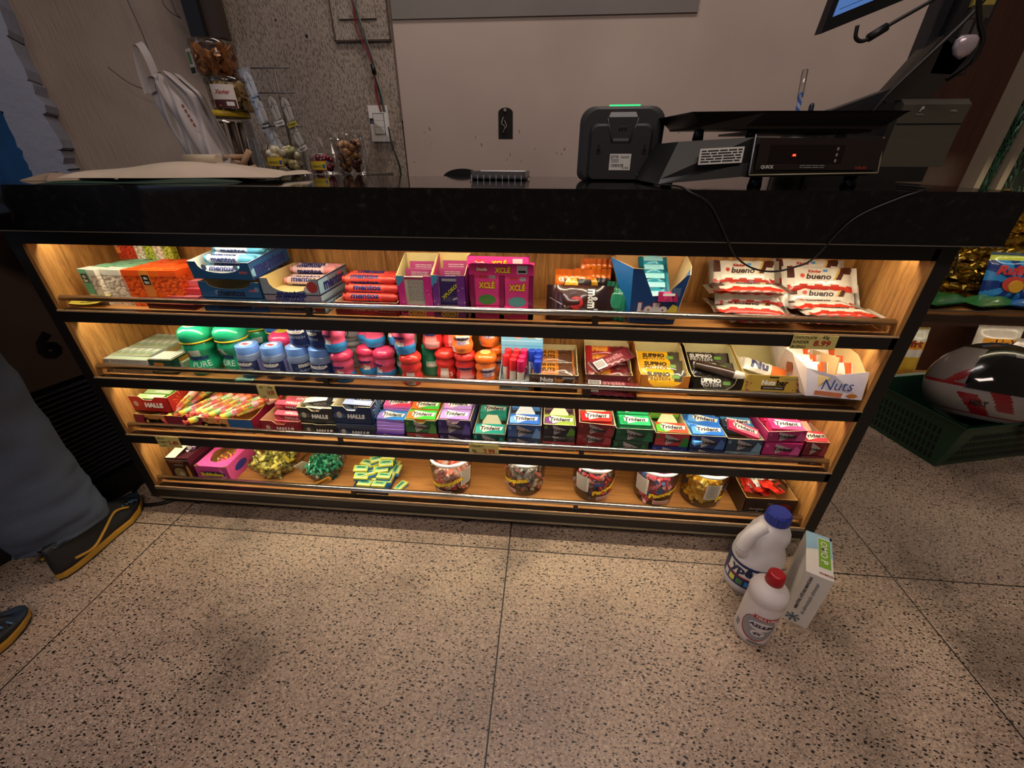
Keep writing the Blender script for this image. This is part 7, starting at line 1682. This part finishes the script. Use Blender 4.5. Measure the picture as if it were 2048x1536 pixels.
def filling(name, lb, cx, cy, z0, rx, ry, hh, n, cols, seed, s=1.1):
    rr = random.Random(seed); mb = MB(); ms = [foil(c, .25) for c in cols]
    for i in range(n):
        q = math.sqrt(rr.uniform(0, 1)); a = rr.uniform(0, 2 * PI); lay = i / n
        M = Matrix.Translation((cx + rx * q * (.7 + .3 * lay) * math.cos(a), cy + ry * q * (.7 + .3 * lay) * math.sin(a), z0 + hh * lay)) @ Euler((rr.uniform(-1, 1), rr.uniform(-1, 1), rr.uniform(0, 3))).to_matrix().to_4x4()
        mb.lathe([(.0055 * s, -.013 * s), (.0058 * s, -.004 * s), (.0062 * s, .004 * s), (.0045 * s, .013 * s)], rr.choice(ms), seg=6, M=M, smooth=False)
    return tag(mb.build(name), lb, 'candy', None, 'stuff')
def heap(key, mk, lb, grp, cx, cy, z0, rx, ry, hh, n, seed, bowl=False):
    rr = random.Random(seed)
    for i in range(n):
        q = math.sqrt(rr.uniform(0, 1)); a = rr.uniform(0, 2 * PI); lay = i / n
        if bowl: kk = .50 + .50 * min(1, lay * 1.5)
        else: kk = 1 - .3 * lay
        z = z0 + hh * lay * (1 - .25 * q * q)
        inst(key if not callable(key) else key(i), mk if not isinstance(mk, (list, tuple)) else mk[i % len(mk)], lb, (cx + rx * kk * q * math.cos(a), cy + ry * kk * q * math.sin(a), z), (rr.uniform(-.5, .5), rr.uniform(-.5, .5), rr.uniform(0, 3.1)), grp)
heap('wp', wcand('wp', '4c1c54', 'b8b0b8'), 'dark purple and silver wrapped candy spilling from the maroon box', 'purple and silver candies', .078, .095, S4 + .088, .030, .045, .016, 26, 3)
# pink bubble gum box with a torn window
PB_ = mat('e05aa0', .4); t = thing('bubble_gum_box', 'bright pink bubble gum box with a torn opening showing kraft card inside', 'candy box', (.118, .030, S4)); mb = MB(); w, d, h = .098, .115, .058
mb.panel([(0, 0, 0), (w, 0, 0), (w, 0, h), (0, 0, h)], (0, -1, 0), .001, mat('c83c8c', .4), KR); mb.panel([(0, d, 0), (0, 0, 0), (0, 0, h), (0, d, h)], (-1, 0, 0), .001, PB_, KR); mb.panel([(w, 0, 0), (w, d, 0), (w, d, h), (w, 0, h)], (1, 0, 0), .001, PB_, KR); mb.panel([(0, d, 0), (0, d, h), (w, d, h), (w, d, 0)], (0, 1, 0), .001, PB_, KR)
mb.box(0, w, 0, d, 0, .001, PB_); mb.poly([(.001, .001, .030), (w - .001, .001, .030), (w - .001, d, .030), (.001, d, .030)], KR)
rim = [(0, 0), (w, 0), (w, d), (0, d)]; n = 20; inn = [(w * .50 + w * .33 * math.cos(2 * PI * (i + .5) / n) * (1 + .08 * math.sin(5 * i)), d * .52 + d * .34 * math.sin(2 * PI * (i + .5) / n) * (1 + .06 * math.cos(3 * i))) for i in range(n)]
out = []
for i in range(n):
    a = 2 * PI * (i + .5) / n; cx, cy = math.cos(a), math.sin(a); k = min(w / 2 / max(1e-6, abs(cx)), d / 2 / max(1e-6, abs(cy))); out.append((w / 2 + cx * k, d / 2 + cy * k))
for i in range(n):
    j = (i + 1) % n; mb.poly([(inn[i][0], inn[i][1], h), (out[i][0], out[i][1], h), (out[j][0], out[j][1], h), (inn[j][0], inn[j][1], h)], PB_)
mb.shape([(w * .75, h * .1), (w * .95, h * .1), (w * .85, h * .7), (w * .78, h * .98)], (0, 0, 0), FRONT, mat('e08ab0', .4), .0004); mb.oval(w * .5, h * .5, w * .40, h * .20, (0, 0, 0), FRONT, mat('2c2c7c', .4), .0005)
mb.text('Bubbaloo', (w * .50, 0, h * .52), FRONT, BLACK, w=w * .72, bold=.14, e=.0009); mb.text('Bubbaloo', (w * .50, 0, h * .52), FRONT, mat('e8cc3a', .4), w=w * .70, bold=.06, e=.0014); mb.oval(d * .45, h * .5, d * .22, h * .22, (w, 0, 0), RIGHT, mat('2c3c94', .4), .0005)
mb.build('carton', t)
heap('wpk', wcand('wpk', 'e0487c', 'd8a03c'), 'pink wrapped bubble gum piece inside the torn pink box', 'pink bubble gum pieces', .180, .085, S4 + .036, .030, .03, .014, 16, 8)
# two clear bowls
def bowl(lb, cx, cy, r, h):
    t = thing('clear_bowl', lb, 'bowl', (cx, cy, S4)); mb = MB(); mb.lathe([(r * .50, 0), (r * .62, .004), (r * .84, h * .45), (r * .97, h * .85), (r * 1.04, h), (r * 1.02, h * 1.03), (r * .95, h * .86)], CLEAR, seg=36, caps=False, sy=.92); mb.lathe([(r * .5, 0), (r * .5, .0005)], CLEAR, seg=20, sy=.92); mb.build('bowl_body', t); return t
bowl('clear plastic bowl heaped with gold wrapped toffees', .322, .092, .068, .050)
heap('wg', wcand('wg', 'cabc58', '7a7838', 1.1), 'gold and olive wrapped toffee heaped in the left clear bowl', 'gold toffees in the left bowl', .322, .092, S4 + .030, .056, .050, .042, 58, 4, True)
filling('candy_filling', 'mass of gold toffees filling the left clear bowl under the top ones', .322, .092, S4 + .008, .052, .048, .040, 110, ('b8a83c', '6a6a30', '8a7c30'), 31)
t = bowl('clear plastic bowl heaped with dark green wrapped toffees and a yellow tag', .470, .092, .066, .050)
mb = MB(); Mt = Matrix.Translation((.028, -.058, .026)) @ Matrix.Rotation(R(22), 4, 'Z') @ Matrix.Rotation(R(-22), 4, 'Y'); mb.box(-.022, .022, -.001, 0, -.006, .007, mat('d8962c', .4), M=Mt); mb2 = mb
mb.text('NINHO', Mt @ V((0, -.0015, 0)), ((Mt.to_3x3() @ V((1, 0, 0))), (Mt.to_3x3() @ V((0, 0, 1)))), INK, w=.032, bold=.03, e=.0006); mb.build('label', t)
heap('wgr', wcand('wgr', '14503c', '2f8a5e', 1.05), 'dark green wrapped toffee heaped in the right clear bowl', 'green toffees in the right bowl', .474, .092, S4 + .030, .052, .048, .036, 52, 5, True)
filling('candy_filling', 'mass of dark green toffees filling the right clear bowl under the top ones', .472, .092, S4 + .008, .050, .046, .036, 100, ('0e3c2c', '14503c', '4aa078'), 32)
t = thing('paper_card', 'pale card tucked into the left side of the green toffee bowl', 'card', (.425, .085, S4 + .030), rot=(R(30), R(-30), R(20))); mb = MB(); mb.box(-.016, .016, 0, .001, 0, .04, mat('d8cfae', .6)); mb.build('card', t)
# yellow and blue gum packs heap
def ybox():
    t = thing('gum_box', '', 'gum box'); mb = MB(); w, d, h = .040, .022, .011
    mb.box(-w / 2, w / 2, -d / 2, d / 2, 0, h, mat('3a92cc', .4), mats={'f': mat('2c7cc0', .4), 't': mat('d8d43a', .4)}); mb.patch(-w / 2, w / 2, h * .55, h, (0, -d / 2, 0), FRONT, mat('d8d43a', .4), .0003)
    mb.patch(-w * .42, w * .42, -d * .12, d * .40, (0, 0, h), TOP, mat('7cc8a8', .4), .0003); mb.patch(-w * .42, w * .42, -d * .42, -d * .22, (0, 0, h), TOP, mat('c8e0b0', .4), .0003)
    mb.text('Adams', (0, d * .16, h), TOP, mat('1c6c3c', .4), w=w * .6, bold=.08, e=.0007); mb.build('carton', t); return t
carton('gum_box_tray', 'dark blue low tray under the yellow and blue gum boxes', 'tray', (.584, .022, S4), .104, .12, .016, mat('1c3c5c', .4), deco=lambda mb, w, d, h: mb.patch(w * .15, w * .95, h * .1, h * .9, (0, 0, 0), FRONT, mat('2c4c6c', .4), .0004))
BX = [(.618, .036, .017, 0, 0), (.660, .036, .017, 0, 0), (.610, .062, .017, 4, 0), (.652, .060, .017, 0, 0), (.680, .062, .017, 90, 0), (.600, .090, .017, 20, 0), (.640, .085, .017, -8, 0), (.672, .088, .017, 90, 0), (.610, .115, .017, 10, 0), (.650, .112, .017, -14, 0), (.680, .118, .017, 90, 0),
      (.604, .052, .030, 6, 10), (.622, .062, .030, 24, -12), (.668, .058, .029, 0, 0), (.648, .085, .030, 22, 14), (.660, .100, .041, 20, 12), (.618, .100, .030, 28, -10), (.600, .108, .030, -10, 0), (.640, .118, .032, 24, 6), (.628, .112, .044, 34, 10), (.662, .122, .044, 6, 0), (.596, .072, .040, 8, 8), (.690, .100, .018, 90, 0)]
wds = ('in the front row left', 'in the front row right', 'behind the front left', 'behind the front right', 'on edge by the right side', 'in the left middle', 'in the centre', 'on edge in the right middle', 'at the back left', 'at the back centre', 'on edge at the back right', 'raised front left', 'tilted over the left side', 'raised right front', 'tilted centre', 'large tilted one near the top', 'tilted back left', 'far left raised', 'back centre raised', 'upper back left', 'upper back right', 'topmost on the left', 'right side on edge')
for i, (x, y, z, rz, tl) in enumerate(BX): inst('yb', ybox, 'yellow and blue gum box heaped on the bottom shelf, ' + wds[i], (x, y, S4 + z), (R(tl), R(tl * .4), R(rz)), 'yellow and blue gum boxes')
inst('yb', None, 'single yellow and blue gum box lying apart on the shelf right of the heap', (.716, .052, S4 + .0005), (0, R(0), R(68)))
# clear jars of sweets with yellow lettering
CL2 = clear_mat('clear_jar', 'f4f2ee', .06)
def cjar(lb, cx, cy, words, cols, n, seed, ang, grp, clb, pan=True, full=1.0, s=1.25, band=None):
    r, h = .058, .108; t = thing('candy_jar', lb, 'candy jar', (cx, cy, S4)); mb = MB()
    rfz = lambda z: r * (.90 + .12 * (z / h)) if z > .008 else r * (.78 + 14 * z)
    mb.lathe([(rfz(z), z) for z in (0, .004, .008, .03, .06, .085, .104)] + [(r * .96, .108), (r * .96, .112)], CL2, seg=36, caps=False); mb.lathe([(r * .8, 0), (r * .8, .001)], CL2, seg=24); mb.build('jar_body', t)
    mb = MB(); mb.lathe([(r * .98, .110), (r * 1.0, .112), (r * 1.0, .118), (r * .93, .120)], mat('e8e8e6', .3), seg=36, caps=False); mb.lathe([(r * .93, .1195), (.0005, .1195)], CL2, seg=30, caps=False); mb.build('lid', t)
    def W(a0, zc, sl=0, e=.0014): return lambda x, y: V(((rfz(zc + y + sl * x) + e) * math.cos(R(-90 + a0) + x / r), (rfz(zc + y + sl * x) + e) * math.sin(R(-90 + a0) + x / r), zc + y + sl * x))
    mb = MB()
    mb.text('Paçoquita', (0, 0, 0), FRONT, mat('8a2c14', .4), w=.100, h=.024, bold=.13, fn=W(ang, .052, .32, .0012)); mb.text('Paçoquita', (0, 0, 0), FRONT, mat('ecd02a', .4), w=.098, h=.021, bold=.06, fn=W(ang, .052, .32, .0018)); mb.build('lettering', t)
    def wp(x0, x1, z0, z1, a0, m, e=.0010):
        f = W(a0, 0, 0, e)
        for i in range(6): a = x0 + (x1 - x0) * i / 6; b = x0 + (x1 - x0) * (i + 1) / 6; mb.poly([f(a, z0), f(b, z0), f(b, z1), f(a, z1)], m)
    if pan:
        mb = MB(); wp(-.020, .020, .040, .092, pan, mat('cfc8b8', .5)); 
        for k in range(12): wp(-.017, .015, .044 + k * .004, .0455 + k * .004, pan, mat('5c5650', .5), .0014)
        mb.build('nutrition_label', t)
    mb = MB(); wp(-.028, .022, .012, .026, ang - 8, mat('c8a8a0', .5)); wp(-.026, .018, .019, .0205, ang - 8, mat('9c3a3a', .5), .0014); wp(-.026, .010, .015, .0165, ang - 8, mat('9c3a3a', .5), .0014)
    if band: wp(-.014, .014, .066, .076, band, mat('2c3c94', .4)); wp(-.010, .016, .080, .086, band, mat('3a3434', .4))
    mb.build('small_label', t)
    rr = random.Random(seed)
    n = 26
    filling('candy_filling', 'wrapped sweets filling the middle of the ' + lb.split(',')[0].split(' with')[0].split(' of')[0] + (' with ' + cols[0][0] and '') + ' holding ' + grp.split(' in ')[0], cx, cy, S4 + .012, r - .020, r - .020, .080 * full, 90, [c for p_ in cols for c in p_], seed + 60, s * .95)
    for i in range(n):
        q = (r - .0185) * math.sqrt(rr.uniform(.75, 1)); a = rr.uniform(-PI, .35) if i % 5 else rr.uniform(0, PI); ci = rr.randrange(len(cols))
        inst('cj' + cols[ci][0] + cols[ci][1], wcand('x', cols[ci][0], cols[ci][1], s), clb, (cx + q * math.cos(a), cy + q * math.sin(a), S4 + .010 + .085 * full * i / n), (rr.uniform(-1, 1), rr.uniform(-1, 1), rr.uniform(0, 3.1)), grp)
cjar('clear sweet jar of pale red wrapped sweets, first of the jars from the left', .862, .078, 0, (('f0907c', 'f0d8d0'), ('f0b4a8', 'e86454')), 60, 1, -4, 'pale red sweets in the first jar', 'pale red wrapped sweet in the first jar from the left', pan=58)
cjar('clear sweet jar of silver wrapped sweets, dented on one side, second jar', 1.070, .098, 0, (('b0b2ae', 'e8e8e4'), ('8c8e8e', 'd07468'), ('d8d8d0', '7a7c7c')), 64, 2, -38, 'silver sweets in the second jar', 'silver and grey wrapped sweet in the second jar', pan=None)
cjar('clear sweet jar of red and dark sweets with a nutrition label, third jar', 1.262, .092, 0, (('e0484a', '4a4860'), ('f09a94', 'd83a44'), ('3c3c54', 'a8a0a8')), 50, 3, 42, 'red and dark sweets in the third jar', 'red and dark wrapped sweet in the third jar', pan=-38, band=8, full=.85)
cjar('clear sweet jar of pink and blue sweets with large slanted lettering, fourth jar', 1.432, .092, 0, (('f0607c', 'f8a8b4'), ('4a84d0', 'f0607c'), ('f87088', 'f04a6c')), 66, 4, 22, 'pink and blue sweets in the fourth jar', 'pink or blue wrapped sweet in the fourth jar', pan=-52)
cjar('clear sweet jar of golden yellow sweets with a printed panel, fifth jar', 1.562, .094, 0, (('f4c82c', 'e0a420'), ('f8d850', 'e8b42c')), 70, 5, 68, 'yellow sweets in the fifth jar', 'golden yellow wrapped sweet in the fifth jar', pan=6, band=52)
# chocolate box at the right end
t = tray('chocolate_box', 'dark brown chocolate box heaped with small packs, right end of the bottom shelf', 'tray', (1.650, .030, S4), .128, .125, .066, mat('2e1a14', .4), mat('c89a58', .65), .068, .064, 'flat', [("m&m's", .34, .24, .44, BLACK, .14, 0), ("m&m's", .34, .24, .42, LT, .05, 0), ('Sim.', .72, .26, .22, mat('c8b8a8', .4), .03, .2)], deco=lambda mb, w, d, h: (mb.oval(w * .78, h * .52, w * .15, h * .24, (0, 0, 0), FRONT, mat('6c161a', .4), .0004), mb.text('chocolate', (w * .26, 0, h * .42), FRONT, mat('a89888', .4), w=w * .28, bold=.02), mb.text('30%', (w * .50, 0, h * .72), FRONT, mat('8a7a6c', .4), w=w * .1, bold=.03), mb.text('KYLE', (w * .78, 0, h * .60), FRONT, mat('a87a70', .4), w=w * .10, bold=.03)))
def smallp(c1, c2):
    def mk():
        t = thing('sweet_packet', '', 'sweet packet'); mb = MB(); pillow(mb, .062, .024, .009, lambda u, v: foil(c2) if v > .6 or u < .2 else foil(c1), foil(c1), 12, 6, seed=2, wav=.25, ends='x'); mb.build('wrapper', t); return t
    return mk
rr = random.Random(9)
for i in range(16):
    k = i % 3; nm = ('red', 'white and grey', 'dark brown')[k]
    inst('sp%d' % k, smallp(('d83424', 'd8d4cc', '34201c')[k], ('b82418', '8a8680', 'a8241c')[k]), nm + ' small sweet packet heaped in the dark brown chocolate box', (1.714 + rr.uniform(-.030, .030), .055 + rr.uniform(0, .065), S4 + .050 + i * .0022), (rr.uniform(-.5, .5), rr.uniform(-.4, .4), rr.uniform(0, 3.1)), nm + ' packets in the chocolate box')
